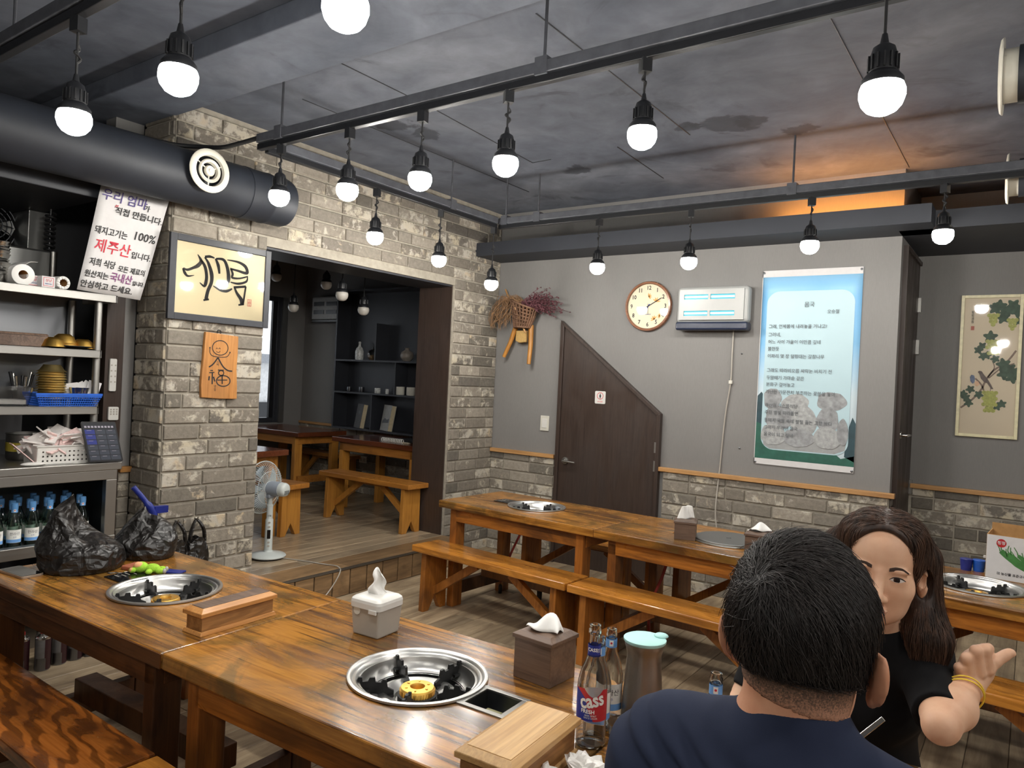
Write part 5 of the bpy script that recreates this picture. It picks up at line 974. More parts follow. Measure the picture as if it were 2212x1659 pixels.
for i, (x, z) in enumerate([(3.658, 2.135), (3.701, 2.105), (3.638, 2.119), (3.735, 2.137), (3.760, 2.098), (3.682, 2.056), (3.615, 1.925), (3.57, 1.862), (3.579, 1.793), (3.648, 1.776), (3.696, 1.74), (3.728, 1.71), (3.752, 1.690), (3.703, 1.678), (3.750, 1.655), (3.472, 1.53), (3.514, 1.564), (3.49, 1.506), (3.564, 1.529), (3.697, 1.473), (3.672, 1.455), (3.507, 1.469), (3.55, 1.835), (3.60, 1.80), (3.765, 2.03)]):
    r_ = random.Random(i); s_ = 0.036 if i < 7 or 9 < i < 15 else 0.024; a0 = r_.uniform(0, 6)
    b.prism([(max(-0.168, min(0.168, x-cxp+s_*math.cos(q)*(1+0.28*math.cos(5*q+a0)))), z-czp+s_*math.sin(q)*(1+0.28*math.cos(5*q+a0))) for q in np.linspace(0, 2*PI, 25, endpoint=False)], 0.0004, Mx, 0.0008+0.00006*i)
b.build('leaf_print', 'leaf_p', pt)
for (x, z, w, h_, m_, rr) in ((3.626, 2.030, 3, 4, 'grape_p', 0.014), (3.634, 1.844, 4, 5, 'grape_p', 0.0135), (3.735, 2.0, 3, 4, 'grape_p', 0.013), (3.628, 1.475, 4, 7, 'grape_p', 0.0135)):
    for r0 in range(h_):
        for c0 in range(w-(r0 % 2)-(1 if r0 > h_-3 else 0)): b = MB(); b.prism(circ(rr, 12, x-cxp+(c0-(w-1-(r0 % 2)-(1 if r0 > h_-3 else 0))/2)*rr*1.65, z-czp+(h_/2-r0)*rr*1.5), 0.0004, Mx, 0.0026+0.00005*((r0*5+c0*3) % 9)); b.build('grape_print', m_, pt)
b = MB(); b.prism([(x-cxp, z-czp) for x, z in ((3.552, 1.684), (3.560, 1.693), (3.575, 1.690), (3.588, 1.668), (3.606, 1.645), (3.618, 1.625), (3.646, 1.572), (3.634, 1.570), (3.610, 1.610), (3.590, 1.618), (3.572, 1.640), (3.562, 1.672))], 0.0004, Mx, 0.0032); b.build('bird_print', 'bird_p', pt)
b = MB(); b.prism([(x-cxp, z-czp) for x, z in ((3.508, 1.648), (3.516, 1.664), (3.532, 1.660), (3.538, 1.640), (3.536, 1.615), (3.526, 1.602), (3.512, 1.620))], 0.0004, Mx, 0.0032); b.build('bird_print', 'bird_b', pt)
b = MB(); b.prism([(x-cxp, z-czp) for x, z in ((3.538, 1.618), (3.556, 1.622), (3.568, 1.600), (3.552, 1.584), (3.540, 1.592))], 0.0004, Mx, 0.0032); b.build('bird_breast_print', plain('bird_peach_print', S(206, 170, 140), 0.6), pt)
text('葡\n萄\n清\n香', 0.022, 'ink', pt, Mx @ Matrix.Translation((3.507-cxp, 2.060-czp, 0.001)), sx=0.8); MB().prism([(-0.010, -0.014), (0.010, -0.014), (0.010, 0.014), (-0.010, 0.014)], 0.0005, Mx @ Matrix.Translation((3.509-cxp, 1.985-czp, 0.0008))).build('seal_print', plain('seal_faded_red', S(168, 96, 84), 0.6), pt)
MB().box((0, -0.0165, 0), (fw_-0.04, 0.002, fh-0.04)).build('glass_pane', 'pane', pt)
# ---- back-carrier basket with dried flowers
jg = thing('carrier_basket', 'small wooden back-carrier with dried grass and red twigs in the wall corner', 'ornament', (0.32, YB-0.012, 1.92))
J = lambda x, z, d: (x-0.32, -d, z-1.92)
b = MB()
for p0, p1, w0, w1, mt in (((0.250, 1.935, 0.05), (0.150, 1.672, 0.07), 0.023, 0.016, 0), ((0.405, 1.945, 0.05), (0.412, 1.616, 0.07), 0.024, 0.017, 0)): MB().tube([J(*p0), J((p0[0]+p1[0])/2+0.004, (p0[1]+p1[1])/2, 0.055), J(*p1)], [w0, (w0+w1)/2, w1], 10).build('leg', 'honey', jg, smooth=60)
MB().tube([J(0.308, 2.09, 0.165), J(0.377, 1.879, 0.09)], 0.008, 8).build('prop_stick', 'trim', jg, smooth=60); MB().tube([J(0.104, 2.26, 0.03), J(0.157, 2.18, 0.05)], 0.007, 8).build('prop_stick', 'trim', jg, smooth=60)
MB().prism([(-0.062, -0.108), (-0.020, -0.125), (0.045, -0.118), (0.050, -0.02), (-0.058, -0.02)], 0.03, on_y(-0.035)).build('straw_pad', plain('straw', S(184, 150, 92), 0.9, scale=90, bump=0.4), jg, bevel=0.006)
M['wicker'] = wood('wicker', S(130, 96, 72), S(102, 72, 54), S(62, 44, 34), 2, 0.7, 0.5); n = 22
ring = lambda c, r, tl: [(c[0]+r*math.cos(q)*1.0, c[1]-0.72*r*math.sin(q), c[2]+tl*math.cos(q)) for q in np.linspace(0, 2*PI, n, endpoint=False)]
r0, r1 = ring(J(0.335, 1.925, 0.085), 0.075, -0.002), ring(J(0.355, 2.115, 0.100), 0.125, -0.045)
b = MB()
for i in range(n): b.tube([r0[i], tuple((a+c_)/2+0.004 for a, c_ in zip(r0[i], r1[i])), r1[i]], 0.0085, 5)
for k_ in range(7):
    t_ = k_/6; rr = [tuple(a*(1-t_)+c_*t_ for a, c_ in zip(r0[i], r1[i])) for i in range(n)]; b.tube(rr+[rr[0]], 0.009 if k_ in (0, 6) else 0.006, 5, caps=False)
b.build('basket', 'wicker', jg, smooth=60)
r_ = random.Random(5); b = MB()
for i in range(64):
    x = r_.uniform(0.20, 0.40); e = r_.uniform(0.03, 0.22); p = [J(x, 2.09+r_.uniform(0, 0.05), r_.uniform(0.06, 0.15)), J(x-0.05-0.25*(e-0.03)+r_.uniform(-.03, .03), 2.17+r_.uniform(-.03, .03), r_.uniform(0.07, 0.17)), J(max(0.045, x-0.10-r_.uniform(0, 0.12)), 2.07-r_.uniform(0, 0.06), r_.uniform(0.06, 0.18)), J(max(0.04, x-0.12-r_.uniform(0, 0.12)), 1.99-r_.uniform(-0.03, 0.10), r_.uniform(0.06, 0.18))]
    b.tube(catmull(p, 3), [0.0021]*9+[0.0008], 4, caps=False)
o = b.build('dried_grass', plain('dried_grass', S(136, 104, 74), 0.9, var=0.3), jg); o['kind'] = 'stuff'
b = MB()
for i in range(70):
    a = r_.uniform(-0.25, 1.25); L = r_.uniform(0.14, 0.34); x0_ = r_.uniform(0.33, 0.46); z0_ = 2.10+r_.uniform(-0.02, 0.03); d0 = r_.uniform(0.06, 0.15); P = []
    for k_ in range(6): t_ = k_/5; P.append(J(x0_+L*t_*math.cos(a), z0_+L*t_*math.sin(a)*0.62-0.04*t_*t_, max(0.03, d0+r_.uniform(-.02, .02))))
    b.tube(P, [0.002]*5+[0.0008], 4, caps=False)
    for k_ in range(13):
        q = P[r_.randint(1, 5)]; s_ = r_.uniform(0.007, 0.014); v = Vector((r_.uniform(-1, 1), r_.uniform(-1, 1), r_.uniform(-1, 1))).normalized(); w = v.orthogonal().normalized(); c_ = Vector(q)+v*0.008; b.add([c_-v*s_, c_+w*s_*0.5, c_+v*s_, c_-w*s_*0.5], [(0, 1, 2, 3)])
o = b.build('red_twigs', plain('red_twig', S(96, 56, 62), 0.85, var=0.35, scale=60), jg); o['kind'] = 'stuff'
# ================================================================== STEEL COUNTER AND RACK AT THE LEFT
sc_ = thing('steel_counter', 'stainless steel counter cabinet with rows of soju bottles at the left edge', 'counter', (-0.30, 1.0, 0))
X0, X1, Y0, Y1 = -0.62+0.30, -0.02+0.30, -0.4, 0.955
MB().b2((X0, Y0, 0.905), (X1, Y1, 0.945)).build('top', 'steel', sc_, bevel=0.004)
b = MB(); b.b2((X1-0.035, Y0, 0.855), (X1-0.006, Y1-0.02, 0.905)).b2((X1-0.045, Y1-0.075, 0.50), (X1-0.006, Y1-0.02, 0.855)).b2((X1-0.05, Y0, 0.505), (X1-0.002, Y1-0.02, 0.562)); b.build('front_frame', 'steel', sc_, bevel=0.003)
MB().b2((X0, Y1-0.03, 0.50), (X1-0.05, Y1-0.02, 0.905)).b2((X0, Y0, 0.50), (X0+0.01, Y1-0.02, 0.905)).build('side_panel', 'steel_dark', sc_)
MB().b2((X0+0.01, Y0, 0.535), (X1-0.052, Y1-0.03, 0.548)).build('bottle_shelf', 'steel_dull', sc_)
MB().b2((X0+0.02, Y0, 0.24), (X1-0.16, Y1-0.04, 0.265)).build('lower_shelf', 'steel_dull', sc_)
for x in (X0+0.03, X1-0.05):
    for y in (Y0+0.04, Y1-0.06): MB().tube([(x, y, 0.0), (x, y, 0.52)], 0.019, 12).build('leg', 'steel', sc_, smooth=40)
rk = thing('steel_rack', 'three tier stainless steel shelf rack standing on the steel counter', 'rack', (-0.23, 1.1, 0.945))
for z, y1, dx in ((1.195, 1.838, 0), (1.484, 1.840, 0), (1.776, 1.908, 0.02)):
    b = MB(); b.b2((-0.19, -0.5, z-0.945+0.030), (0.18, y1-1.1, z-0.945+0.040)).b2((0.168, -0.5, z-0.945), (0.18, y1-1.1, z-0.945+0.040)).b2((-0.19, y1-1.112, z-0.945), (0.18, y1-1.1, z-0.945+0.040)); b.build('shelf', 'steel', rk, bevel=0.002)
for x, y in ((0.135, 0.735), (-0.165, 0.735), (0.135, -0.45), (-0.165, -0.45)): MB().tube([(x, y, 0), (x, y, 0.845)], 0.018, 14).build('post', 'steel', rk, smooth=40)
MB().b2((-0.195, -0.5, 0.262), (-0.19, 0.73, 0.86)).build('back_panel', 'steel_dark', rk)
ZS = {0: 0.945, 1: 1.236, 2: 1.525, 3: 1.817}
ORD = ('first', 'second', 'third', 'fourth', 'fifth', 'sixth', 'seventh', 'eighth', 'ninth', 'tenth', 'eleventh', 'twelfth')
# soju bottles inside the counter
_sb = {}
def shelf_bottle(x, y, row, col):
    nm = 'soju bottles in the steel counter'
    if not _sb:
        s = soju('soju_bottle', 'soju bottle', x, y, 0.548, nm)
        for ch in list(s.children):
            if ch.name.startswith('bottle_body'): ch.data.materials.clear(); ch.data.materials.append(M['glass_green'])
        MB().lathe([(0.0145, 0.188), (0.0155, 0.200), (0.0145, 0.216), (0.012, 0.2175), (0.0005, 0.2175)], n=18).build('cap', plain('cap_blue', S(96, 150, 205), 0.35), s, smooth=40)
        _sb[0] = s
        for ch in s.children:
            if ch.name.startswith('neck_label'): pass
        r = s
    else: r = dup(_sb[0], (x, y, 0.548), 0)
    r['group'] = nm; r['label'] = 'soju bottle in the steel counter, '+('front', 'second', 'third', 'rear')[row]+' row, '+ORD[col]+' from the left'; return r
for row in range(4):
    for col in range(8):
        shelf_bottle(-0.105-0.082*row, 1.262+0.0775*col+0.02*(row % 2), row, col)
M['cap_dark'] = plain('cap_navy', S(40, 90, 190), 0.35)
# ---- things on the rack
def bowl(name, prof, mat, c, label, cat, rz=0, group=None, rot=None):
    t = thing(name, label, cat, c, rz, group, rot); MB().lathe(prof, n=32, caps=False).build('bowl_body', mat, t, smooth=45); return t
SB = [(0.0005, 0.002), (0.028, 0.0), (0.045, 0.030), (0.050, 0.042), (0.052, 0.044), (0.049, 0.0445), (0.044, 0.034), (0.026, 0.004), (0.0005, 0.005)]
for i in range(11): bowl('steel_bowl', SB, 'chrome', (-0.19+0.004*math.sin(i*2), 1.405+0.003*math.cos(i*3), ZS[3]+0.0145*i+(0.012 if i > 5 else 0)), 'steel bowl of the stack on the top shelf, '+ORD[i]+' from the bottom', 'bowl', group='steel bowls stacked on the top shelf')
def paper_roll(label, c, r, core, L, rz, tail=False, ragged=False):
    t = thing('paper_roll', label, 'paper roll', c, rz); Mx = basis((0, 0, r), (0, 1, 0), (0, 0, 1), (1, 0, 0)); b = MB()
    if ragged:
        b.lathe([(r, -L), (r, 0), (core, 0), (core, -L)], n=32, M=Mx, caps=False)
        for q in range(11): a = 2*PI*q/11; b.ell((0.0, core*math.cos(a), core*math.sin(a)+r), (0.006, 0.008, 0.008), 8, 6)
    else: b.lathe([(r, -L), (r, -0.002), (r-0.003, 0), (core, 0), (core, -L)], n=40, M=Mx, caps=False)
    b.build('roll_body', 'tissue', t, smooth=40); MB().lathe([(core-0.0005, -0.001), (core-0.0005, -L)], n=28, M=Mx, caps=False).build('core', 'carton', t, smooth=60)
    if tail:
        b = MB(); b.add([(-L, 0.0, 2*r-0.004), (0, 0.0, 2*r-0.004), (0, 0.03, 2*r+0.018), (-L, 0.03, 2*r+0.022), (-0.005, 0.062, 2*r+0.020), (-L, 0.060, 2*r+0.030)], [(0, 1, 2, 3), (3, 2, 4, 5)]); o = b.build('loose_sheet', 'tissue', t); so = o.modifiers.new('t', 'SOLIDIFY'); so.thickness = 0.001
    return t
paper_roll('big white paper towel roll on the top shelf', (-0.10, 1.484, ZS[3]), 0.050, 0.021, 0.20, 0.0, tail=True); paper_roll('small paper roll with wide brown core at the right of the top shelf', (-0.085, 1.657, ZS[3]), 0.033, 0.025, 0.16, 0.1, ragged=True)
mt = thing('matchbox', 'white box with red and blue print on the top shelf between the rolls', 'box', (-0.12, 1.578, ZS[3]), 0.1); MB().box((0, 0, 0.027), (0.10, 0.062, 0.054)).build('box_body', 'paper', mt, bevel=0.001)
Mx = basis((0.0503, 0, 0.027), (0, 1, 0), (0, 0, 1), (1, 0, 0)); b = MB(); fr4 = lambda w, h, t_: [[(-w, h-t_), (w, h-t_), (w, h), (-w, h)], [(-w, -h), (w, -h), (w, -h+t_), (-w, -h+t_)], [(-w, -h), (-w+t_, -h), (-w+t_, h), (-w, h)], [(w-t_, -h), (w, -h), (w, h), (w-t_, h)]]
[b.prism(p, 0.0004, Mx) for p in fr4(0.024, 0.021, 0.002)]; b.build('border_print', 'ink_red', mt); text('성냥', 0.016, 'ink_red', mt, Mx @ Matrix.Translation((0, 0.006, 0.0006))); text('MATCH', 0.009, 'ink_blue', mt, Mx @ Matrix.Translation((0, -0.010, 0.0006)))
mt2 = dup(mt, (-0.155, 1.525, ZS[3]), 0.1, 'darker printed box behind the white box on the top shelf'); 
wb_ = thing('wooden_tray_box', 'low brown wooden box on the middle rack shelf', 'box', (-0.16, 1.475, ZS[2]), 0.0); MB().box((0, 0, 0.027), (0.14, 0.25, 0.054)).build('body', 'walnut', wb_, bevel=0.002); MB().frustum((0, 0, 0), (0.15, 0.26), (0.135, 0.245), 0.054, 0.064).build('lid', 'walnut', wb_, bevel=0.002)
BB = [(0.0005, 0.0), (0.026, 0.0), (0.044, 0.014), (0.056, 0.044), (0.058, 0.047), (0.055, 0.047), (0.042, 0.018), (0.0005, 0.004)]
try_ = thing('black_tray', 'dark round tray holding brass bowls on the middle rack shelf', 'tray', (-0.16, 1.718, ZS[2])); MB().lathe([(0.0005, 0), (0.085, 0), (0.118, 0.012), (0.118, 0.015), (0.084, 0.004), (0.0005, 0.004)], n=40, caps=False).build('tray_body', 'iron', try_, smooth=40)
UB = [(r, 0.047-z) for r, z in BB]
for i, (x, y, z, lab) in enumerate(((-0.13, 1.695, 0.006, 'front upturned brass bowl on the dark tray'), (-0.135, 1.692, 0.026, 'top brass bowl of the upturned pair on the dark tray'), (-0.24, 1.615, 0.018, 'brass bowl leaning at the back left of the dark tray'), (-0.10, 1.628, -0.014, 'low brass bowl at the left of the dark tray'), (-0.14, 1.785, -0.020, 'brass bowl at the right edge of the dark tray'))):
    bowl('brass_bowl', UB, 'brass', (x, y, ZS[2]+max(z, 0.005)), lab, 'bowl', group='brass bowls on the dark tray')
ct = thing('plastic_container', 'clear plastic food container with white contents on the lowest rack shelf', 'container', (-0.15, 1.44, ZS[1])); b = MB()
vs = []
for w, d, z in ((0.13, 0.19, 0.0), (0.145, 0.22, 0.085), (0.155, 0.23, 0.085), (0.155, 0.23, 0.089), (0.138, 0.212, 0.089), (0.124, 0.184, 0.004)): vs += [(x, y, z) for x, y in rrect(w, d, 0.025)]
n_ = 24; b.add(vs, [(k*n_+i, k*n_+(i+1) % n_, (k+1)*n_+(i+1) % n_, (k+1)*n_+i) for k in range(5) for i in range(n_)]+[tuple(range(n_))[::-1], tuple(range(5*n_, 6*n_))]); b.build('container_body', 'clear_plastic', ct, smooth=40); MB().prism(rrect(0.115, 0.17, 0.02), 0.022, Matrix.Translation((0, 0, 0.006))).build('contents', 'paper', ct, bevel=0.004)
GB = [(0.0005, 0.001), (0.038, 0.0), (0.055, 0.026), (0.066, 0.034), (0.068, 0.036), (0.065, 0.0365), (0.053, 0.028), (0.036, 0.004), (0.0005, 0.005)]; UG = [(r, 0.036-z) for r, z in GB]
for i in range(12): bowl('gold_bowl', UG, 'gold', (-0.20+0.002*math.sin(i*5), 1.668+0.002*math.cos(i*4), ZS[1]+0.030+0.0125*i), 'upturned gold bowl of the tall stack on the lowest rack shelf, '+ORD[i]+' from the bottom', 'bowl', group='gold bowls stacked on the lowest rack shelf')
cs = thing('bowl_stand', 'dark cutlery holder with black handles left of the gold bowls', 'holder', (-0.27, 1.56, ZS[1])); MB().lathe([(0.0005, 0), (0.035, 0), (0.04, 0.09), (0.037, 0.09), (0.033, 0.004), (0.0005, 0.004)], n=24, caps=False).build('holder_body', 'steel_dark', cs, smooth=40)
for i in range(7): a = i*0.9; MB().tube([(0.02*math.cos(a), 0.02*math.sin(a), 0.01), (0.05*math.cos(a), 0.05*math.sin(a), 0.14+0.01*(i % 3))], [0.003, 0.008], 8).build('handle', 'black' if i % 2 else 'chrome', cs, smooth=50)
bk = thing('blue_basket', 'blue plastic mesh basket with steel cups and papers on the lowest rack shelf', 'basket', (-0.13, 1.70, ZS[1]))
b = MB(); L0, L1, W0, W1, H = 0.265, 0.310, 0.115, 0.150, 0.058
for k in range(27):
    t_ = k/26; 
    for s in (-1, 1): b.bar((s*W0/2, -L0/2+L0*t_, 0.0), (s*W1/2, -L1/2+L1*t_, H), 0.0035, 0.0025)
for k in range(12):
    t_ = k/11
    for s in (-1, 1): b.bar((-W0/2+W0*t_, s*L0/2, 0.0), (-W1/2+W1*t_, s*L1/2, H), 0.0035, 0.0025)
for z in (0.0, 0.012, 0.024, 0.036, 0.050, 0.058):
    w, l = (W0+(W1-W0)*z/H)/2, (L0+(L1-L0)*z/H)/2; hh = 0.012 if z > 0.045 else 0.0035
    for s in (-1, 1): b.box((s*w, 0, z), (0.003, 2*l, hh)); b.box((0, s*l, z), (2*w, 0.003, hh))
b.box((0, 0, 0.001), (W0, L0, 0.002)); b.build('mesh_body', 'blue', bk)
for i, (x, y, lab) in enumerate(((-0.13, 1.76, 'left steel cup in the blue basket'), (-0.14, 1.795, 'right steel cup in the blue basket'))):
    t = thing('steel_cup', lab, 'cup', (x, y, ZS[1]+0.035), 0); MB().lathe([(0.0005, 0.002), (0.026, 0.0), (0.034, 0.055), (0.035, 0.057), (0.032, 0.055), (0.024, 0.004), (0.0005, 0.005)], n=28, caps=False).build('cup_body', 'chrome', t, smooth=40)
for i in range(4): 
    t = tag(MB().prism([(-0.03, -0.04), (0.03, -0.036), (0.034, 0.04), (-0.026, 0.044)], 0.001).build('paper_slip', 'paper'), 'white paper slip sticking up in the blue basket, '+ORD[i]+' from the left', 'paper', 'paper slips in the blue basket'); t.location = (-0.17+0.02*i, 1.74+0.03*i, ZS[1]+0.085); t.rotation_euler = (0.5+0.3*i, 1.1-0.3*i, 0.4*i)
wk_ = thing('white_basket', 'white perforated plastic basket heaped with wrapped wipes on the steel counter', 'basket', (-0.14, 1.695, 0.945))
b = MB(); L, H, Wd = 0.258, 0.092, 0.15; ys = [-L/2]; hs = []
for k in range(11): y = -L/2+0.022+k*0.0202; ys += [y, y+0.008]; 
ys.append(L/2); zs = [0, 0.016, 0.024, 0.038, 0.046, 0.060, 0.068, H]
hl = [(ys[1+2*k], ys[2+2*k], zs[1+2*r], zs[2+2*r]) for k in range(11) for r in range(3)]
grid_face(b, ys, zs, hl, on_x(Wd/2-0.003), 0.003)
b.box((-Wd/2, 0, H/2), (0.003, L, H)).box((0, L/2, H/2), (Wd, 0.003, H)).box((0, -L/2, H/2), (Wd, 0.003, H)).box((0, 0, 0.002), (Wd, L, 0.003))
for s in (-1, 1): b.box((s*Wd/2, 0, H), (0.010, L+0.008, 0.006)); b.box((0, s*L/2, H), (Wd, 0.010, 0.006))
b.build('basket_body', 'white', wk_); r_ = random.Random(8)
M['wrap_p'] = plain('wrapper_pink', S(226, 196, 192), 0.3, var=0.25, scale=60); M['wrap_w'] = plain('wrapper_white', S(232, 226, 222), 0.3)
for i in range(46):
    b = MB(); b.prism([(-0.024, -0.07), (0.024, -0.07), (0.022, 0.07), (-0.022, 0.07)], 0.006)
    b.box((0.0, 0.02, 0.0065), (0.03, 0.05, 0.0008))
    t = tag(b.build('wrapped_wipe', 'wrap_p' if r_.random() < 0.4 else 'wrap_w', None, bevel=0.002), 'wrapped wet wipe in the heap of the white perforated basket', 'wipe', 'wrapped wipes in the white basket')
    y = r_.uniform(-0.115, 0.115); t.location = (-0.14+r_.uniform(-0.055, 0.030), 1.69+y-(0.03 if i < 6 else 0), 0.985+r_.uniform(0, 0.085)*(1-abs(y)*3)+0.03); t.rotation_euler = (r_.uniform(-0.9, 0.9), r_.uniform(-0.9, 0.9), r_.uniform(0, 3.1))
t = tag(MB().prism([(-0.02, -0.09), (0.02, -0.09), (0.02, 0.09), (-0.02, 0.09)], 0.004).build('wrapped_wipe', 'wrap_p'), 'pink striped wrapper hanging out left of the white basket', 'wipe'); t.location = (-0.07, 1.515, 0.995); t.rotation_euler = (-0.75, 0.1, 0)
sr = thing('spoon_rest', 'white oval spoon rest before the white basket', 'spoon rest', (-0.055, 1.545, 0.945), 1.5); b = MB(); b.ell((0, 0, 0.010), (0.055, 0.024, 0.010), 20, 8); b.build('rest_body', 'white', sr, smooth=60)
tb = thing('tablet', 'black order tablet showing a dark menu at the right end of the steel counter', 'tablet', (-0.015, 1.868, 0.948), 0.0)
d0, d1 = Vector((0.0, 1, -0.02)).normalized(), Vector((-0.105, -0.19, 0.975)).normalized(); nz = d0.cross(d1).normalized(); TM = basis((0, 0, 0.002), d0, d1, nz)
MB().prism([(x, y+0.106) for x, y in rrect(0.172, 0.212, 0.010)], 0.008, TM).build('case', 'black', tb, bevel=0.001); MB().prism([(x, y+0.106) for x, y in rrect(0.160, 0.198, 0.004)], 0.0006, TM, 0.008).build('screen', emit('tablet_screen', S(26, 32, 44), 0.5, 0.01), tb)
b = MB(); b2_ = MB(); b3 = MB()
for r in range(6):
    for c in range(3): (b if not (r > 2 and c == 0) else b2_).prism([(-0.076+0.052*c, 0.012+0.027*r), (-0.076+0.052*c+0.048, 0.012+0.027*r), (-0.076+0.052*c+0.048, 0.012+0.027*r+0.023), (-0.076+0.052*c, 0.012+0.027*r+0.023)], 0.0004, TM, 0.0087)
for c in range(9): b3.prism([(-0.074+0.0165*c, 0.180), (-0.074+0.0165*c+0.011, 0.180), (-0.074+0.0165*c+0.011, 0.190), (-0.074+0.0165*c, 0.190)], 0.0004, TM, 0.0087)
for r in range(6):
    for c in range(3): b3.prism([(-0.066+0.052*c, 0.030+0.027*r), (-0.044+0.052*c, 0.030+0.027*r), (-0.044+0.052*c, 0.0315+0.027*r), (-0.066+0.052*c, 0.0315+0.027*r)], 0.0003, TM, 0.0092)
b.build('menu_tiles', emit('tile_grey', S(70, 76, 90), 0.5, 0.01), tb); b2_.build('selected_tile', emit('tile_blue', S(40, 56, 150), 0.6, 0.01), tb); b3.build('menu_icons', emit('tile_pale', S(200, 190, 200), 0.6, 0.01), tb)['kind'] = 'stuff'
MB().bar((-0.035, -0.02, 0.12), (-0.11, 0.03, 0.0), 0.05, 0.006).build('stand', 'black', tb)
rl = thing('red_lid_jar', 'jar with red lid at the left end of the steel counter', 'jar', (-0.18, 1.385, 0.945)); MB().lathe([(0.0005, 0.002), (0.045, 0), (0.05, 0.01), (0.05, 0.12), (0.04, 0.135)], n=28, caps=False).build('jar_body', 'clear_plastic', rl, smooth=40); MB().lathe([(0.043, 0.133), (0.043, 0.170), (0.038, 0.174), (0.0005, 0.174)], n=28).build('lid', 'red', rl, smooth=40); MB().lathe([(0.0005, 0.004), (0.045, 0.004), (0.045, 0.05), (0.0005, 0.05)], n=24).build('sauce', plain('brown_sauce', S(110, 60, 30), 0.5), rl)
po = thing('steel_pot', 'steel pot behind the white basket on the counter', 'pot', (-0.36, 1.63, 0.945)); MB().lathe([(0.0005, 0), (0.085, 0), (0.09, 0.01), (0.09, 0.13), (0.094, 0.134), (0.088, 0.134), (0.086, 0.01), (0.0005, 0.006)], n=36, caps=False).build('pot_body', 'steel', po, smooth=40); MB().lathe([(0.0905, 0.045), (0.0905, 0.09)], n=36, caps=False).build('label', plain('yellow_label', S(200, 180, 70), 0.5), po)
for i in range(6): bowl('white_plate', [(0.0005, 0.002), (0.04, 0), (0.064, 0.012), (0.066, 0.014), (0.062, 0.014), (0.04, 0.004), (0.0005, 0.004)], 'white', (-0.32, 1.78, 0.945+0.011*i), 'white plate of the stack behind the tablet, '+ORD[i]+' from the bottom', 'plate', group='white plates stacked on the counter')
# ---- remotes on the dark post
for (y0, z, h, w, lab, nb) in ((2.024, 1.395, 0.182, 0.038, 'long white air conditioner remote on the dark post', 4), (2.036, 1.180, 0.075, 0.056, 'short white remote with grey buttons on the dark post above the tablet', 3)):
    t = thing('remote_control', lab, 'remote', (-0.317, y0, z)); MB().prism(rrect(w, h, 0.008), 0.016, on_x(0)).build('remote_body', 'white', t, bevel=0.003)
    for r in range(nb):
        for c in (-1, 0, 1) if nb == 3 else (-1, 1): MB().prism(circ(0.0045, 12, c*w*0.28, h*0.30-r*h*0.17), 0.002, on_x(0.016)).build('button', 'grey_plastic', t)
# ---- dark hood soffit, wall fan, spring hose and steel hood behind the rack
struct(MB().b2((-1.22, -1.5, 2.30), (-0.06, 1.82, 2.385)).build('trim_8', 'black_paint', bevel=0.004))
hd = thing('steel_hood', 'stainless steel kitchen hood behind the rack', 'hood', (-0.72, 0.9, 1.80)); MB().b2((-0.16, -0.9, -0.05), (0.16, 0.89, 0.26)).build('hood_body', 'steel_dull', hd, bevel=0.01); MB().tube([(0.14, 0.905, -0.05), (0.14, 0.905, 0.26)], 0.02, 12).build('corner_tube', 'steel', hd, smooth=40)
MB().b2((-0.16, -0.9, -0.80), (-0.13, 0.89, -0.05)).build('splash_panel', 'steel_dark', hd)
wf_ = thing('wall_fan', 'round metal wall fan in the dark recess at upper left', 'fan', (-0.95, 1.60, 2.20)); Mx = basis((0, 0, 0), (0, 1, 0), (0, 0, 1), (1, 0, 0))
b = MB()
for r in (0.05, 0.08, 0.115, 0.15): b.tube([(0.05-0.1*(r/0.15)**2+0.06, r*math.cos(q), r*math.sin(q)) for q in np.linspace(0, 2*PI, 37)], 0.004, 6, caps=False)
for q in range(16): a = 2*PI*q/16; b.tube([(0.108, 0.03*math.cos(a), 0.03*math.sin(a)), (0.08, 0.10*math.cos(a), 0.10*math.sin(a)), (0.01, 0.15*math.cos(a), 0.15*math.sin(a))], 0.0025, 5)
b.build('guard', 'steel_dark', wf_, smooth=50); MB().lathe([(0.0005, 0.10), (0.035, 0.10), (0.04, 0.06), (0.05, -0.1), (0.0005, -0.1)], n=24, M=Mx).build('motor', 'black', wf_, smooth=40)
for q in range(4):
    a = PI/2*q; MB().prism([(0.02*math.cos(a), 0.02*math.sin(a)), (0.12*math.cos(a-0.4), 0.12*math.sin(a-0.4)), (0.13*math.cos(a), 0.13*math.sin(a)), (0.12*math.cos(a+0.4), 0.12*math.sin(a+0.4))], 0.004, Mx, 0.045).build('blade', 'steel_dull', wf_)
MB().box((-0.15, 0, 0), (0.26, 0.05, 0.05)).build('wall_arm', 'black', wf_)
dp = thing('steel_flue', 'grey steel flue box beside the wall fan in the recess', 'flue', (-0.85, 1.80, 2.06)); MB().b2((-0.15, -0.06, 0), (0.10, 0.06, 0.24)).build('flue_body', 'steel_dull', dp, bevel=0.004)
ch = thing('spring_hose', 'black coiled spring hose hanging from the dark soffit above the rack', 'hose', (-0.62, 1.80, 2.30)); MB().tube([(0.022*math.cos(q), 0.022*math.sin(q), -0.02-q*0.0042) for q in np.linspace(0, 2*PI*8, 130)], 0.0075, 6).build('coil', 'rubber', ch, smooth=50); MB().tube([(0, 0, 0), (0, 0, -0.25)], 0.006, 8).build('hose_core', 'black', ch)
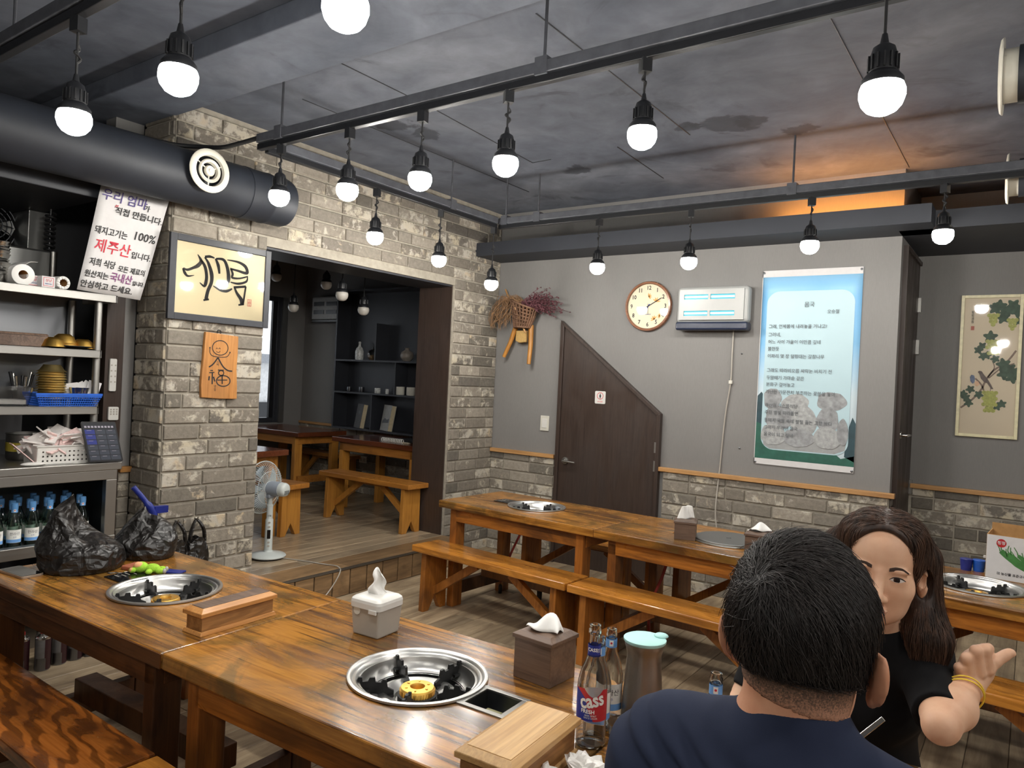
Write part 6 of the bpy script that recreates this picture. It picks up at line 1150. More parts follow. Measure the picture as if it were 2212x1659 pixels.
# ================================================================== SIDE ROOM
zz = ZP
tr_ = table('dining_table', 'side room table with mahogany top carrying the ring binder', (-0.985, 4.995), -0.02, None, 0, 'mahogany', 'honey', 'honey_x', 1.14, 0.62, zz, low=False)
tl2 = table('dining_table', 'side room table with dark red top by the window', (-2.50, 4.94), 0.0, None, 0, 'mahogany', 'honey', 'honey_x', 1.05, 0.62, zz, low=False)
MB().box((0.45, 0, 0.20), (0.04, 0.5, 0.07)).build('crossbar', 'honey_x', tl2)
tl3 = table('dining_table', 'side room table with glossy red brown top behind the fan', (-1.22, 3.47), 0.0, None, 0, 'mahogany', 'honey', 'honey_x', 1.10, 0.66, zz, low=False)
bench('honey pine bench with notched leg before the side room table with the binder', (-0.715, 4.425), -0.004, 1.10, 'honey_x', 'honey', zz)
be = bench('honey pine bench close behind the fan, its notched end facing out', (-1.14, 3.63), 0.12, 1.06, 'honey_x', 'honey', zz); be.location = (-1.245, 3.60, zz)
tl3.location = (-1.28, 3.21, zz); tl3.rotation_euler = (0, 0, 0.10)
bench('red brown bench along the side room back wall', (-2.45, 5.372), 0.0, 0.95, 'honey_x', 'honey', zz, W_=0.19)
rb = thing('ring_binder', 'open ring binder lying on the side room table', 'binder', (-0.80, 4.86, zz+T), 0.05); MB().prism(rrect(0.22, 0.20, 0.01), 0.012, Matrix.Translation((0.03, 0.02, 0))).build('pages', plain('page_beige', S(170, 158, 138), 0.6), rb, bevel=0.003); MB().prism(rrect(0.16, 0.17, 0.008), 0.03, Matrix.Translation((0.10, 0.02, 0.012))).build('cover', 'black', rb, bevel=0.004)
b = MB()
for i in range(13): b.tube([(-0.155+0.0195*i, -0.085+0.017*math.cos(q), 0.019+0.017*math.sin(q)) for q in np.linspace(0, 2*PI, 13)], 0.004, 5, caps=False)
b.build('spiral_rings', 'white', rb, smooth=50)
su = thing('shelf_unit', 'black built-in shelf unit with bottles and books in the side room', 'shelves', (-1.40, 5.498, 0.895))
b = MB(); b.b2((-0.875, -0.20, -0.02), (0.95, -0.004, 0.0)).b2((-0.875, -0.20, 1.44), (0.95, -0.004, 1.46)); b.b2((-0.875, -0.20, 0), (-0.855, -0.004, 1.46)).b2((0.93, -0.20, 0), (0.95, -0.004, 1.46)).build('carcass', 'black_paint', su)
MB().b2((-0.875, -0.012, 0), (0.95, -0.004, 1.44)).build('back_panel', 'black_paint', su)
for z in (0.36, 0.70): MB().b2((-0.855, -0.20, z), (0.93, -0.012, z+0.018)).build('shelf', 'black_paint', su)
for x, z0, z1 in ((-0.30, 0, 0.36), (0.02, 0.378, 0.70), (-0.28, 0.718, 1.10), (0.42, 0, 0.36)): MB().b2((x, -0.19, z0), (x+0.016, -0.012, z1)).build('divider', 'black_paint', su)
M['porc'] = plain('blue_white_porcelain', S(196, 198, 196), 0.25, var=0.35, scale=55)
def vase(name, label, x, z, prof, mat): t = thing(name, label, 'bottle', (x, 5.385, z)); MB().lathe(prof, n=24, caps=False).build('vase_body', mat, t, smooth=45); return t
z1, z2 = 0.895+0.718, 0.895+0.378
vase('porcelain_bottle', 'blue and white porcelain liquor bottle on the upper shelf of the black unit', -1.985, z1, [(0.0005, 0.0), (0.042, 0), (0.046, 0.02), (0.046, 0.09), (0.034, 0.125), (0.015, 0.145), (0.012, 0.175), (0.017, 0.18), (0.012, 0.195), (0.0005, 0.196)], 'porc')
v2 = vase('glass_flask', 'round glass flask beside the porcelain bottle', -1.77, z1, [(0.0005, 0.0), (0.035, 0), (0.06, 0.03), (0.066, 0.06), (0.056, 0.095), (0.02, 0.115), (0.016, 0.14), (0.0005, 0.141)], 'glass'); MB().lathe([(0.0005, 0.004), (0.034, 0.004), (0.056, 0.03), (0.06, 0.055), (0.0005, 0.055)], n=24).build('liquor', plain('amber_liquor', S(120, 96, 66), 0.3), v2)
vase('moon_jar', 'round grey ceramic jar at the right of the upper shelf', -1.29, z1, [(0.0005, 0.0), (0.035, 0), (0.064, 0.035), (0.068, 0.06), (0.058, 0.092), (0.024, 0.115), (0.02, 0.13), (0.028, 0.138), (0.022, 0.138)], plain('grey_ceramic', S(128, 120, 112), 0.4, var=0.3, scale=40))
for i, (x, r, h, m_, lab) in enumerate(((-2.09, 0.025, 0.05, 'steel_dark', 'dark little cup at the left of the middle shelf'), (-1.90, 0.028, 0.055, 'steel_dark', 'dark cup in the middle of the middle shelf'), (-1.66, 0.032, 0.055, 'porc', 'patterned cup on the middle shelf'), (-1.52, 0.018, 0.05, 'porc', 'slim pale cup on the middle shelf'), (-1.335, 0.044, 0.082, 'offwhite', 'left plain white mug on the middle shelf'), (-1.19, 0.044, 0.082, 'offwhite', 'right plain white mug on the middle shelf'))):
    t = thing('cup', lab, 'cup', (x, 5.36, z2)); MB().lathe([(0.0005, 0.002), (r*0.9, 0), (r, 0.006), (r, h), (r*0.9, h), (r*0.88, 0.008), (0.0005, 0.008)], n=22, caps=False).build('cup_body', m_, t, smooth=40)
for x, w, h, m_, mc, lab in ((-1.90, 0.155, 0.255, plain('charcoal_cover', S(70, 70, 70), 0.5), 'page', 'charcoal covered book standing on the bottom shelf of the black unit'), (-1.50, 0.185, 0.265, plain('pale_cover', S(150, 150, 146), 0.5, var=0.1), 'page', 'pale covered book with a landscape print leaning on the bottom shelf')):
    t = thing('book', lab, 'book', (x, 5.36, 0.895), -0.25, rot=(-0.16, 0, -0.35)); M.setdefault('page', plain('book_pages', S(190, 176, 146), 0.8)); MB().b2((-w/2, -0.026, 0), (w/2, -0.022, h)).b2((-w/2, 0.022, 0), (w/2, 0.026, h)).b2((-w/2, -0.026, 0), (-w/2+0.004, 0.026, h)).build('cover', m_, t); MB().b2((-w/2+0.004, -0.022, 0.003), (w/2-0.003, 0.022, h-0.004)).build('pages', 'page', t)
    if w > 0.17: MB().prism([(-0.07, 0.10), (-0.02, 0.13), (0.03, 0.115), (0.08, 0.13), (0.08, 0.085), (-0.07, 0.075)], 0.0005, on_y(-0.0262)).build('cover_print', 'ink_grey', t); 
    else: MB().prism(circ(0.022, 20, 0, 0.165), 0.0005, on_y(-0.0262)).build('cover_print', 'ink_grey', t)
    t.location = (x, 5.345, 0.895)
he = thing('wall_heater', 'dark grey unlit insect trap on the side room wall left of the shelf unit', 'light trap', (-2.54, 5.498, 2.05)); MB().b2((-0.25, -0.12, 0), (0.24, 0, 0.255)).build('housing', plain('grey_housing', S(150, 150, 148), 0.45), he, bevel=0.015)  # an insect trap like the one by the clock, switched off
for x in (-0.21, 0.0):
    for z in (0.06, 0.15): MB().b2((x, -0.124, z), (x+0.17, -0.116, z+0.045)).build('vent_window', 'black', he)
MB().b2((-0.25, -0.12, -0.03), (0.24, -0.004, 0.0)).build('base_tray', 'black', he, bevel=0.006)
so_ = thing('socket', 'white double wall socket on the side room brick wainscot', 'socket', (-1.95, 5.478, 0.55)); MB().box((0, -0.004, 0), (0.11, 0.010, 0.07)).build('plate', 'offwhite', so_, bevel=0.003); MB().prism(circ(0.018, 16, -0.025, 0), 0.001, on_y(-0.009)).prism(circ(0.018, 16, 0.025, 0), 0.001, on_y(-0.009)).build('outlet', 'grey_plastic', so_)
# ---- pedestal fan
fa = thing('pedestal_fan', 'pale grey pedestal fan half hidden behind the brick column on the step', 'fan', (-0.330, 3.120, ZP)); M['fan_p'] = plain('fan_plastic', S(196, 202, 200), 0.35, var=0.03); M['fan_b'] = plain('fan_bluegrey', S(150, 158, 170), 0.35, var=0.04)
MB().lathe([(0.0005, 0.012), (0.118, 0.012), (0.120, 0.018), (0.112, 0.026), (0.07, 0.036), (0.032, 0.044), (0.028, 0.055)], n=40, caps=False).build('base', 'fan_p', fa, smooth=40); MB().lathe([(0.10, 0), (0.112, 0.013)], n=30).build('base_ring', 'black', fa)
MB().lathe([(0.027, 0.045), (0.026, 0.26), (0.023, 0.265), (0.021, 0.27), (0.021, 0.36), (0.016, 0.365), (0.014, 0.42)], n=24).build('pole', 'fan_p', fa, smooth=40)
fdv = Vector((-0.974, -0.232, 0)).normalized(); sdv = Vector((-fdv.y, fdv.x, 0)); FM = basis((0, 0, 0.475), sdv, (0, 0, 1), fdv); toc = Vector((CAM.x+0.33, CAM.y-3.12, 0)).normalized(); PM = basis((toc.x*0.0265, toc.y*0.0265, 0), (-toc.y, toc.x, 0), (0, 0, 1), toc)
b = MB(); 
for z in (0.085, 0.11, 0.215, 0.245): b.prism(rrect(0.016, 0.012, 0.002), 0.002, PM @ Matrix.Translation((0, z, 0)))
b.build('button', 'grey_plastic', fa); MB().prism(rrect(0.022, 0.060, 0.003), 0.002, PM @ Matrix.Translation((0, 0.165, 0))).build('display', 'screen', fa); text('신일', 0.013, 'ink', fa, PM @ Matrix.Translation((0, 0.290, -0.005)))
b = MB(); b.lathe([(0.0005, -0.135), (0.030, -0.135), (0.042, -0.128), (0.047, -0.115), (0.048, -0.085)], n=28, M=FM); b.build('motor_cap', 'fan_p', fa, smooth=45); MB().lathe([(0.049, -0.088), (0.050, -0.01), (0.042, 0.02), (0.0005, 0.022)], n=28, M=FM).build('motor_housing', 'fan_b', fa, smooth=45)
b = MB()
for i in range(6): b.prism([(-0.022+0.008*i, -0.030), (-0.019+0.008*i, -0.030), (-0.019+0.008*i, -0.004), (-0.022+0.008*i, -0.004)], 0.002, FM @ basis((0, 0, -0.1345), (-1, 0, 0), (0, 1, 0), (0, 0, -1)))
b.build('vent_slots', 'black', fa); MB().box((0, 0, 0.425), (0.05, 0.06, 0.03)).build('tilt_joint', 'fan_b', fa, bevel=0.008)
b = MB(); Rg = 0.178
for q in range(60):
    a = 2*PI*q/60; c_, s_ = math.cos(a), math.sin(a)
    for sg_ in (-1, 1): b.tube([FM @ Vector((0.045*c_, 0.045*s_, 0.065+sg_*0.052)), FM @ Vector((0.12*c_, 0.12*s_, 0.065+sg_*0.046)), FM @ Vector((0.165*c_, 0.165*s_, 0.065+sg_*0.024)), FM @ Vector((Rg*c_, Rg*s_, 0.065))], 0.0014, 4, caps=False)
for r, z in ((Rg, 0.065), (0.11, 0.018), (0.11, 0.112), (0.045, 0.013), (0.045, 0.117)): b.tube([FM @ Vector((r*math.cos(q), r*math.sin(q), z)) for q in np.linspace(0, 2*PI, 49)], 0.0035 if r == Rg else 0.002, 6, caps=False)
b.build('guard_cage', 'fan_p', fa, smooth=50)
for q in range(5):
    a = 2*PI*q/5; b = MB(); vs = []
    for i in range(6):
        for j_ in range(5): r = 0.03+0.115*i/5; aa = a+(j_/4-0.5)*0.95*(0.5+0.5*i/5); vs.append((r*math.cos(aa), r*math.sin(aa), 0.065+0.03*(j_/4-0.5)))
    b.add(vs, [(i*5+j_, (i+1)*5+j_, (i+1)*5+j_+1, i*5+j_+1) for i in range(5) for j_ in range(4)], FM); o = b.build('blade', M.setdefault('fanblade', plain('fan_blade', S(150, 162, 170), 0.3)), fa, smooth=60); so = o.modifiers.new('t', 'SOLIDIFY'); so.thickness = 0.002
MB().lathe([(0.0005, 0.10), (0.022, 0.098), (0.026, 0.05), (0.0005, 0.04)], n=20, M=FM).build('hub', 'fan_b', fa, smooth=40)
cdp = catmull([(-0.26, 3.16, ZP+0.006), (-0.10, 3.22, ZP+0.005), (0.06, 3.26, ZP+0.005), (0.20, 3.28, ZP+0.008), (0.245, 3.25, ZP-0.03), (0.25, 3.15, 0.05), (0.255, 3.05, 0.008)], 8); tag(MB().tube(cdp, 0.004, 6).build('fan_cord', 'grey_plastic', smooth=60), 'grey fan cord drooping over the edge of the step', 'cable')
# ================================================================== PEOPLE
def V(*a): return np.array(a, dtype=np.float64)
def prim_d(p, P):
    t = p[0]
    if t == 'c':
        a, b, r1, r2 = p[1:5]; ba = b-a; pa = P-a; h = np.clip(pa@ba/(ba@ba), 0, 1); return np.sqrt(((pa-h[:, None]*ba)**2).sum(1))-(r1+(r2-r1)*h)
    c, r = p[1], p[2]; q = P-c
    if len(p) > 3 and p[3] is not None: q = q@p[3]
    k0 = np.sqrt(((q/r)**2).sum(1)); k1 = np.sqrt(((q/(r*r))**2).sum(1)); return np.where(k1 > 1e-9, k0*(k0-1)/np.maximum(k1, 1e-9), -r.min())
def sdf(items):
    def f(P):
        d = None
        for op, k, p in items:
            e = prim_d(p, P)
            if d is None: d = e; continue
            if op == 'u': h = np.maximum(k-np.abs(d-e), 0)/k; d = np.minimum(d, e)-h*h*k*0.25
            else: h = np.maximum(k-np.abs(d+e), 0)/k; d = np.maximum(d, -e)+h*h*k*0.25
        return d
    return f
def snet(fn, lo, hi, h):
    lo = np.array(lo, float); B = 8; nb = np.ceil((np.array(hi)-lo)/(B*h)).astype(int); I = np.stack(np.meshgrid(*[np.arange(k) for k in nb], indexing='ij'), -1).reshape(-1, 3)
    d = fn(lo+(I+0.5)*B*h); I = I[np.abs(d) < B*h*1.05]
    off = np.stack(np.meshgrid(*[np.arange(B)]*3, indexing='ij'), -1).reshape(-1, 3); cells = (I[:, None, :]*B+off[None]).reshape(-1, 3)
    N = nb*B+2; key = lambda A_: (A_[:, 0]*N[1]+A_[:, 1])*N[2]+A_[:, 2]
    co = np.array([(i, j, k) for i in (0, 1) for j in (0, 1) for k in (0, 1)]); allc = (cells[:, None, :]+co[None]).reshape(-1, 3); uk, first, inv = np.unique(key(allc), return_index=True, return_inverse=True)
    up = allc[first]; val = fn(lo+up*h); vals = val[inv].reshape(-1, 8); act = (vals.min(1) < 0) & (vals.max(1) >= 0); cells, vals = cells[act], vals[act]
    acc = np.zeros((len(cells), 3)); cnt = np.zeros(len(cells))
    for a in range(8):
        for b in range(a+1, 8):
            if np.abs(co[a]-co[b]).sum() != 1: continue
            s = (vals[:, a] < 0) != (vals[:, b] < 0); t = np.where(s, vals[:, a]/np.where(s, vals[:, a]-vals[:, b], 1), 0); acc += np.where(s[:, None], co[a]+t[:, None]*(co[b]-co[a]), 0); cnt += s
    verts = lo+(cells+acc/cnt[:, None])*h
    for _ in range(2): g, dv = grad(fn, verts); verts = verts-np.clip(dv, -h, h)[:, None]*g
    ck = key(cells); order = np.argsort(ck); cks = ck[order]
    def look(A_): k = key(A_); i = np.searchsorted(cks, k); i = np.minimum(i, len(cks)-1); return np.where(cks[i] == k, order[i], -1)
    faces = []; corner = {tuple(c): n for n, c in enumerate(co)}
    for ax in range(3):
        e = [0, 0, 0]; e[ax] = 1; u, w = [(1, 2), (2, 0), (0, 1)][ax]; eu = np.eye(3, dtype=int)[u]; ew = np.eye(3, dtype=int)[w]
        a = vals[:, corner[(0, 0, 0)]] < 0; b = vals[:, corner[tuple(e)]] < 0; s = a != b; c0 = cells[s]; aa = a[s]
        q = np.stack([look(c0), look(c0-eu), look(c0-eu-ew), look(c0-ew)], 1); ok = (q >= 0).all(1); q = q[ok]; aa = aa[ok]; q[~aa] = q[~aa][:, ::-1]; faces.append(q)
    F_ = np.concatenate(faces); return verts, F_
def grad(fn, P, e=5e-4):
    d0 = fn(P); g = np.stack([fn(P+np.eye(3)[i]*e)-d0 for i in range(3)], 1)/e; n = np.linalg.norm(g, axis=1); return g/np.maximum(n, 1e-6)[:, None], d0/np.maximum(n, 0.3)
def sdf_obj(name, fn, lo, hi, h, mat, parent):
    v, f = snet(fn, lo, hi, h); me = bpy.data.meshes.new(name); me.from_pydata(v.tolist(), [], f.tolist()); me.polygons.foreach_set('use_smooth', [True]*len(me.polygons)); me.materials.append(mat if not isinstance(mat, str) else M[mat]); me.update()
    o = place(name, me, parent); return o, v
def strands(name, fn, roots, flow, steps, ds, rad, off, mat, parent, jitter=0.3, lift=None, seed=1):
    r_ = np.random.default_rng(seed); P = roots.copy(); n = len(P); out = np.zeros((n, steps, 3)); jt = r_.normal(0, jitter, (n, 3)); o_ = off+np.abs(r_.normal(0, 0.0016, n)); L = r_.uniform(0.6, 1.15, n)
    for s in range(steps):
        g, d = grad(fn, P); P = P-(d-(o_*(1 if lift is None else 1+lift*s)))[:, None]*g; out[:, s] = P; t = flow(P)+jt; t = t-(t*g).sum(1)[:, None]*g; t /= np.maximum(np.linalg.norm(t, axis=1), 1e-6)[:, None]; P = P+t*(ds*L)[:, None]
    hc = bpy.data.hair_curves.new(name); hc.add_curves([steps]*n); hc.points.foreach_set('position', out.reshape(-1).tolist())
    rr = np.tile(np.linspace(1, 0.25, steps), n)*rad; hc.points.foreach_set('radius', rr.tolist()); hc.materials.append(M[mat]); o = bpy.data.objects.new(name, hc); COL.objects.link(o); o.parent = parent; o['kind'] = 'stuff'; return o
def mk_skin(name, c1, c2, red):
    t = NT(name); v = t.coord((1, 1, 1), rand=False); n = t.noise(v, 24, 4); n2 = t.noise(v, 160, 3); c = t.ramp(n, [(0.3, c1), (0.7, c2)]); t.set(col=c, rough=0.48, spec=0.4, sss=0.08).bump(n2, 0.08, 0.001); t.b.inputs['Subsurface Radius'].default_value = (0.012, 0.005, 0.003); return t.m
M['skin_m'] = mk_skin('skin_tan', S(208, 154, 122), S(192, 134, 104), 0); M['skin_f'] = mk_skin('skin_fair', S(220, 178, 148), S(208, 160, 130), 0)
def mk_hair(name, a, b, sc=1.0):
    t = NT(name); v = t.coord((60*sc, 60*sc, 9*sc), rand=False); n = t.noise(v, 1.5, 4); t.set(col=t.ramp(n, [(0.35, a), (0.65, b)]), rough=0.5, spec=0.4).bump(n, 0.5, 0.004); return t.m
M['hair_m'] = mk_hair('black_hair', S(22, 19, 18), S(40, 35, 33)); M['hair_f'] = mk_hair('brown_hair', S(38, 28, 23), S(66, 47, 38)); M['hair_s'] = mk_hair('hair_strand', S(30, 26, 25), S(52, 46, 44)); M['hair_fs'] = mk_hair('brown_strand', S(44, 32, 26), S(92, 66, 51))
def mk_fade():
    t = NT('short_clipped_hair'); v = t.coord((1, 1, 1), rand=False); n = t.noise(v, 420, 3, 0.7); sp = t.n('SeparateXYZ'); t.l(v, sp.inputs[0]); g = t.math('MULTIPLY', t.math('SUBTRACT', sp.outputs['Z'], 1.092), 16.0); q = t.math('ADD', g, t.math('MULTIPLY', t.math('SUBTRACT', n, 0.5), 1.6)); t.set(col=t.ramp(q, [(0.0, S(172, 124, 98)), (0.35, S(104, 78, 62)), (0.75, S(44, 36, 32))]), rough=0.6).bump(n, 0.4, 0.002); return t.m
M['fade'] = mk_fade()
def mk_cloth(name, a, b):
    t = NT(name); v = t.coord((1, 1, 1), rand=False); n = t.noise(v, 900, 2); w = t.noise(v, 7, 4); t.set(col=t.ramp(w, [(0.3, a), (0.7, b)]), rough=0.9, spec=0.2).bump(n, 0.15, 0.0008); return t.m
M['navy'] = mk_cloth('navy_jersey', S(36, 42, 62), S(42, 49, 70)); M['blackc'] = mk_cloth('black_jersey', S(15, 15, 17), S(19, 19, 21)); M['denim'] = mk_cloth('dark_denim', S(36, 42, 58), S(46, 54, 72))
def u(k, p): return ('u', k, p)
def c(a, b, r1, r2): return ('c', V(*a), V(*b), r1, r2)
def e(cc, r, R=None): return ('e', V(*cc), V(*r), R)
def hand_prims(w, f, up, s=1.0, curl=0.9):
    """relaxed curled hand at wrist w pointing along f (unit), back of the hand up"""
    w, f, up = V(*w), V(*f)/np.linalg.norm(f), V(*up); sd = np.cross(f, up); sd /= np.linalg.norm(sd); up = np.cross(sd, f); L = [u(0.012, e(w+f*0.045*s, (0.040*s, 0.040*s, 0.016*s), np.stack([f, sd, up], 1)))]
    for i, (o_, l) in enumerate(((0.030, 0.068), (0.010, 0.076), (-0.010, 0.070), (-0.029, 0.056))):
        a = w+f*0.080*s+sd*o_*s; q = curl; b = a+(f*math.cos(q*0.5)-up*math.sin(q*0.5))*l*0.45*s; d = b+(f*math.cos(q*1.3)-up*math.sin(q*1.3))*l*0.35*s; g = d+(f*math.cos(q*1.9)-up*math.sin(q*1.9))*l*0.28*s
        L += [u(0.007, c(a, b, 0.0095*s, 0.0088*s)), u(0.004, c(b, d, 0.0088*s, 0.008*s)), u(0.004, c(d, g, 0.008*s, 0.007*s))]
    a = w+f*0.02*s+sd*0.030*s-up*0.006; b = w+f*0.055*s+sd*0.052*s-up*0.016; g = w+f*0.085*s+sd*0.046*s-up*0.026; L += [u(0.012, c(a, b, 0.013*s, 0.0105*s)), u(0.005, c(b, g, 0.0105*s, 0.0085*s))]
    return L
# ------------------------------------------------------------------ the man, seen from behind
mx_, my_, mz_ = 3.645, 1.004, 1.130
man = thing('person', 'person seen from behind in a navy shirt with short black hair', 'person', (0, 0, 0))
def earR(s):
    a = s*0.62; ca, sa = math.cos(a), math.sin(a); return np.array([[ca, -sa, 0], [sa, ca, 0], [0, 0, 1.0]])
HM = [u(0, e((mx_-0.001, my_-0.004, mz_+0.045), (0.076, 0.095, 0.096))), u(0.03, e((mx_, my_+0.045, mz_-0.045), (0.056, 0.062, 0.078))), u(0.02, e((mx_, my_+0.10, mz_-0.015), (0.014, 0.02, 0.026))),
      u(0.03, c((mx_, my_-0.030, mz_+0.0), (mx_, my_-0.050, mz_-0.13), 0.061, 0.064))]
for s in (-1, 1):
    HM += [u(0.010, e((mx_+s*0.088, my_-0.014, mz_+0.005-s*0.006), (0.0085, 0.021, 0.033), earR(s))), u(0.007, e((mx_+s*0.096, my_-0.027, mz_+0.016-s*0.006), (0.0055, 0.010, 0.023), earR(s))), u(0.006, e((mx_+s*0.083, my_-0.006, mz_-0.024-s*0.006), (0.007, 0.011, 0.010))), ('s', 0.006, e((mx_+s*0.101, my_-0.004, mz_+0.008-s*0.006), (0.007, 0.010, 0.019), earR(s)))]
TM_ = [u(0.05, c((mx_, my_-0.055, mz_-0.20), (mx_, my_-0.07, 0.70), 0.100, 0.115)), u(0.06, c((mx_, my_-0.065, 0.75), (mx_, my_-0.075, 0.50), 0.128, 0.135)),
       u(0.06, c((mx_-0.12, my_-0.045, 0.925), (mx_+0.12, my_-0.045, 0.925), 0.088, 0.088)), u(0.05, c((mx_-0.045, my_-0.048, 1.012), (mx_-0.160, my_-0.040, 0.972), 0.046, 0.050)), u(0.05, c((mx_+0.040, my_-0.048, 1.008), (mx_+0.152, my_-0.040, 0.950), 0.044, 0.048)),
       u(0.04, c((mx_-0.08, my_-0.055, 0.475), (mx_-0.11, my_+0.37, 0.455), 0.080, 0.056)), u(0.04, c((mx_+0.08, my_-0.055, 0.475), (mx_+0.11, my_+0.37, 0.455), 0.080, 0.056)),
       u(0.03, c((mx_-0.11, my_+0.37, 0.455), (mx_-0.11, my_+0.34, 0.10), 0.054, 0.038)), u(0.03, c((mx_+0.11, my_+0.37, 0.455), (mx_+0.11, my_+0.34, 0.10), 0.054, 0.038)), u(0.03, c((mx_-0.11, my_+0.33, 0.045), (mx_-0.12, my_+0.47, 0.035), 0.042, 0.034)), u(0.03, c((mx_+0.11, my_+0.33, 0.045), (mx_+0.12, my_+0.47, 0.035), 0.042, 0.034))]
LS, LE, LW = (mx_-0.168, my_-0.040, 0.962), (mx_-0.215, my_+0.125, 0.752), (mx_-0.16, my_+0.335, 0.728); RS, RE, RW = (mx_+0.160, my_-0.040, 0.942), (mx_+0.220, my_+0.125, 0.760), (mx_+0.045, my_+0.285, 0.822)
AM = [u(0.05, c(LS, LE, 0.051, 0.044)), u(0.02, c(LE, LW, 0.046, 0.029)), u(0.05, c(RS, RE, 0.051, 0.044)), u(0.02, c(RE, RW, 0.046, 0.029))]
AM += hand_prims(LW, (0.35, 0.93, -0.05), (0, 0, 1)); AM += hand_prims(RW, (-0.75, 0.60, 0.28), (0.2, 0.5, 0.85), curl=1.25)
fn_man = sdf(HM+TM_+AM)
body_m, vm = sdf_obj('body', fn_man, (3.30, 0.75, -0.0), (4.02, 1.66, 1.30), 0.0052, 'skin_m', man)
fn_tor = sdf(TM_[:5]+AM[:1]+AM[2:3]+[u(0.022, c((mx_, my_-0.049, 1.02), (mx_+0.003, my_-0.042, 1.056), 0.056, 0.0525))])
def fn_shirt(P):
    d = fn_tor(P)-0.013; x, y, z = P[:, 0]-mx_, P[:, 1]-my_, P[:, 2]
    d = d-0.0045*np.sin(26*y+14*z+8*x)*np.clip((np.abs(x)-0.05)/0.1, 0, 1)-0.0042*np.sin(34*x+80*z+7*np.sin(11*x+20*z))*np.clip((1.06-P[:, 2])/0.06, 0, 1)*np.clip(-y/0.05, 0, 1)
    ea = (P-V(*LE))@((V(*LE)-V(*LS))/np.linalg.norm(V(*LE)-V(*LS)))+0.055; eb = (P-V(*RE))@((V(*RE)-V(*RS))/np.linalg.norm(V(*RE)-V(*RS)))+0.055
    ea = np.where(x < -0.12, ea, -1); eb = np.where(x > 0.12, eb, -1); ea = np.where((np.abs(x) > 0.175) | (y > 0.1), ea, -1); eb = np.where((np.abs(x) > 0.175) | (y > 0.1), eb, -1)
    return np.maximum.reduce([d, ea, eb, 0.47-z])
sdf_obj('navy_shirt', fn_shirt, (3.30, 0.75, 0.42), (4.02, 1.25, 1.16), 0.0044, 'navy', man)[0].modifiers.new('soft', 'SMOOTH').iterations = 3
fn_leg = sdf(TM_[1:2]+TM_[5:9])
sdf_obj('trousers', lambda P: np.maximum.reduce([fn_leg(P)-0.008, P[:, 2]-0.62, 0.10-P[:, 2]]), (3.40, 0.75, 0.06), (3.90, 1.50, 0.66), 0.008, 'denim', man)
fn_cr = sdf([u(0, c((mx_-0.040, my_-0.052, 1.052), (mx_+0.040, my_-0.052, 1.052), 0.060, 0.060))])
# hair: clipped nape and sides, thick black crop above
fn_head = sdf(HM[:2]+HM[3:4])
def fade_fn(P):
    x, y, z = P[:, 0]-mx_, P[:, 1]-my_, P[:, 2]-mz_; d = fn_head(P)-0.0014
    return np.maximum.reduce([d, -(z+0.034+0.20*x-0.42*np.clip(y+0.04, 0, 1)), y-0.035, z-0.09])
sdf_obj('clipped_hair', fade_fn, (3.54, 0.88, 1.03), (3.75, 1.06, 1.24), 0.004, 'fade', man)
HC = [u(0, e((mx_, my_-0.004, mz_+0.052), (0.088, 0.109, 0.103))), u(0.04, e((mx_-0.010, my_-0.055, mz_+0.045), (0.072, 0.058, 0.070))), u(0.03, e((mx_+0.02, my_+0.05, mz_+0.10), (0.066, 0.06, 0.05)))]
fn_hcap = sdf(HM[:2]+HM[3:4]+[u(0.035, e((mx_-0.006, my_-0.050, mz_+0.045), (0.062, 0.050, 0.064))), u(0.03, e((mx_-0.018, my_+0.010, mz_+0.090), (0.055, 0.055, 0.052)))])
def hair_fn(P):
    x, y, z = P[:, 0]-mx_, P[:, 1]-my_, P[:, 2]-mz_; t = np.clip((z-0.004)/0.075, 0, 1); t = t*t*(3-2*t); d = fn_hcap(P)-0.0025-0.0072*t-0.0018*np.sin(55*x+30*z)*np.sin(47*y-20*z)*t
    low = -(z-0.004+0.14*x-0.55*np.clip(y+0.01, 0, 1)-0.005*np.sin(40*x))
    q = np.maximum(d, low); k = 0.006; h = np.maximum(k-np.abs(d-low), 0)/k; return q+h*h*k*0.25
hm, vh = sdf_obj('hair', hair_fn, (3.53, 0.86, 1.10), (3.76, 1.14, 1.32), 0.004, 'hair_m', man)
r_ = np.random.default_rng(4); g_, _d = grad(hair_fn, vh); ok = (vh[:, 1] < my_+0.09); rt_ = vh[ok][r_.integers(0, ok.sum(), 9000)]+r_.normal(0, 0.0015, (9000, 3))
whorl = V(mx_-0.03, my_-0.075, mz_+0.095)
def flow_m(P):
    dd = P-whorl; dd[:, 2] *= 0.6; L = np.linalg.norm(dd, axis=1)[:, None]; sw = np.cross(dd, V(0.1, -0.8, 0.5)); return dd/np.maximum(L, 0.01)+0.35*sw/np.maximum(L, 0.01)+V(0.25, 0.1, -0.75)*np.clip(L/0.08, 0, 1)
strands('hair_strands', hair_fn, rt_, flow_m, 6, 0.0085, 0.00055, 0.001, 'hair_s', man, 0.28, lift=0.25)
rt2 = vh[(vh[:, 2] < mz_+0.05) & (vh[:, 1] < my_+0.02)]; rt2 = rt2[r_.integers(0, len(rt2), 2600)]
strands('nape_strands', hair_fn, rt2, lambda P: np.tile(V(0.1, 0.25, -1.0), (len(P), 1)), 3, 0.005, 0.0005, 0.0006, 'hair_s', man, 0.22, seed=3)
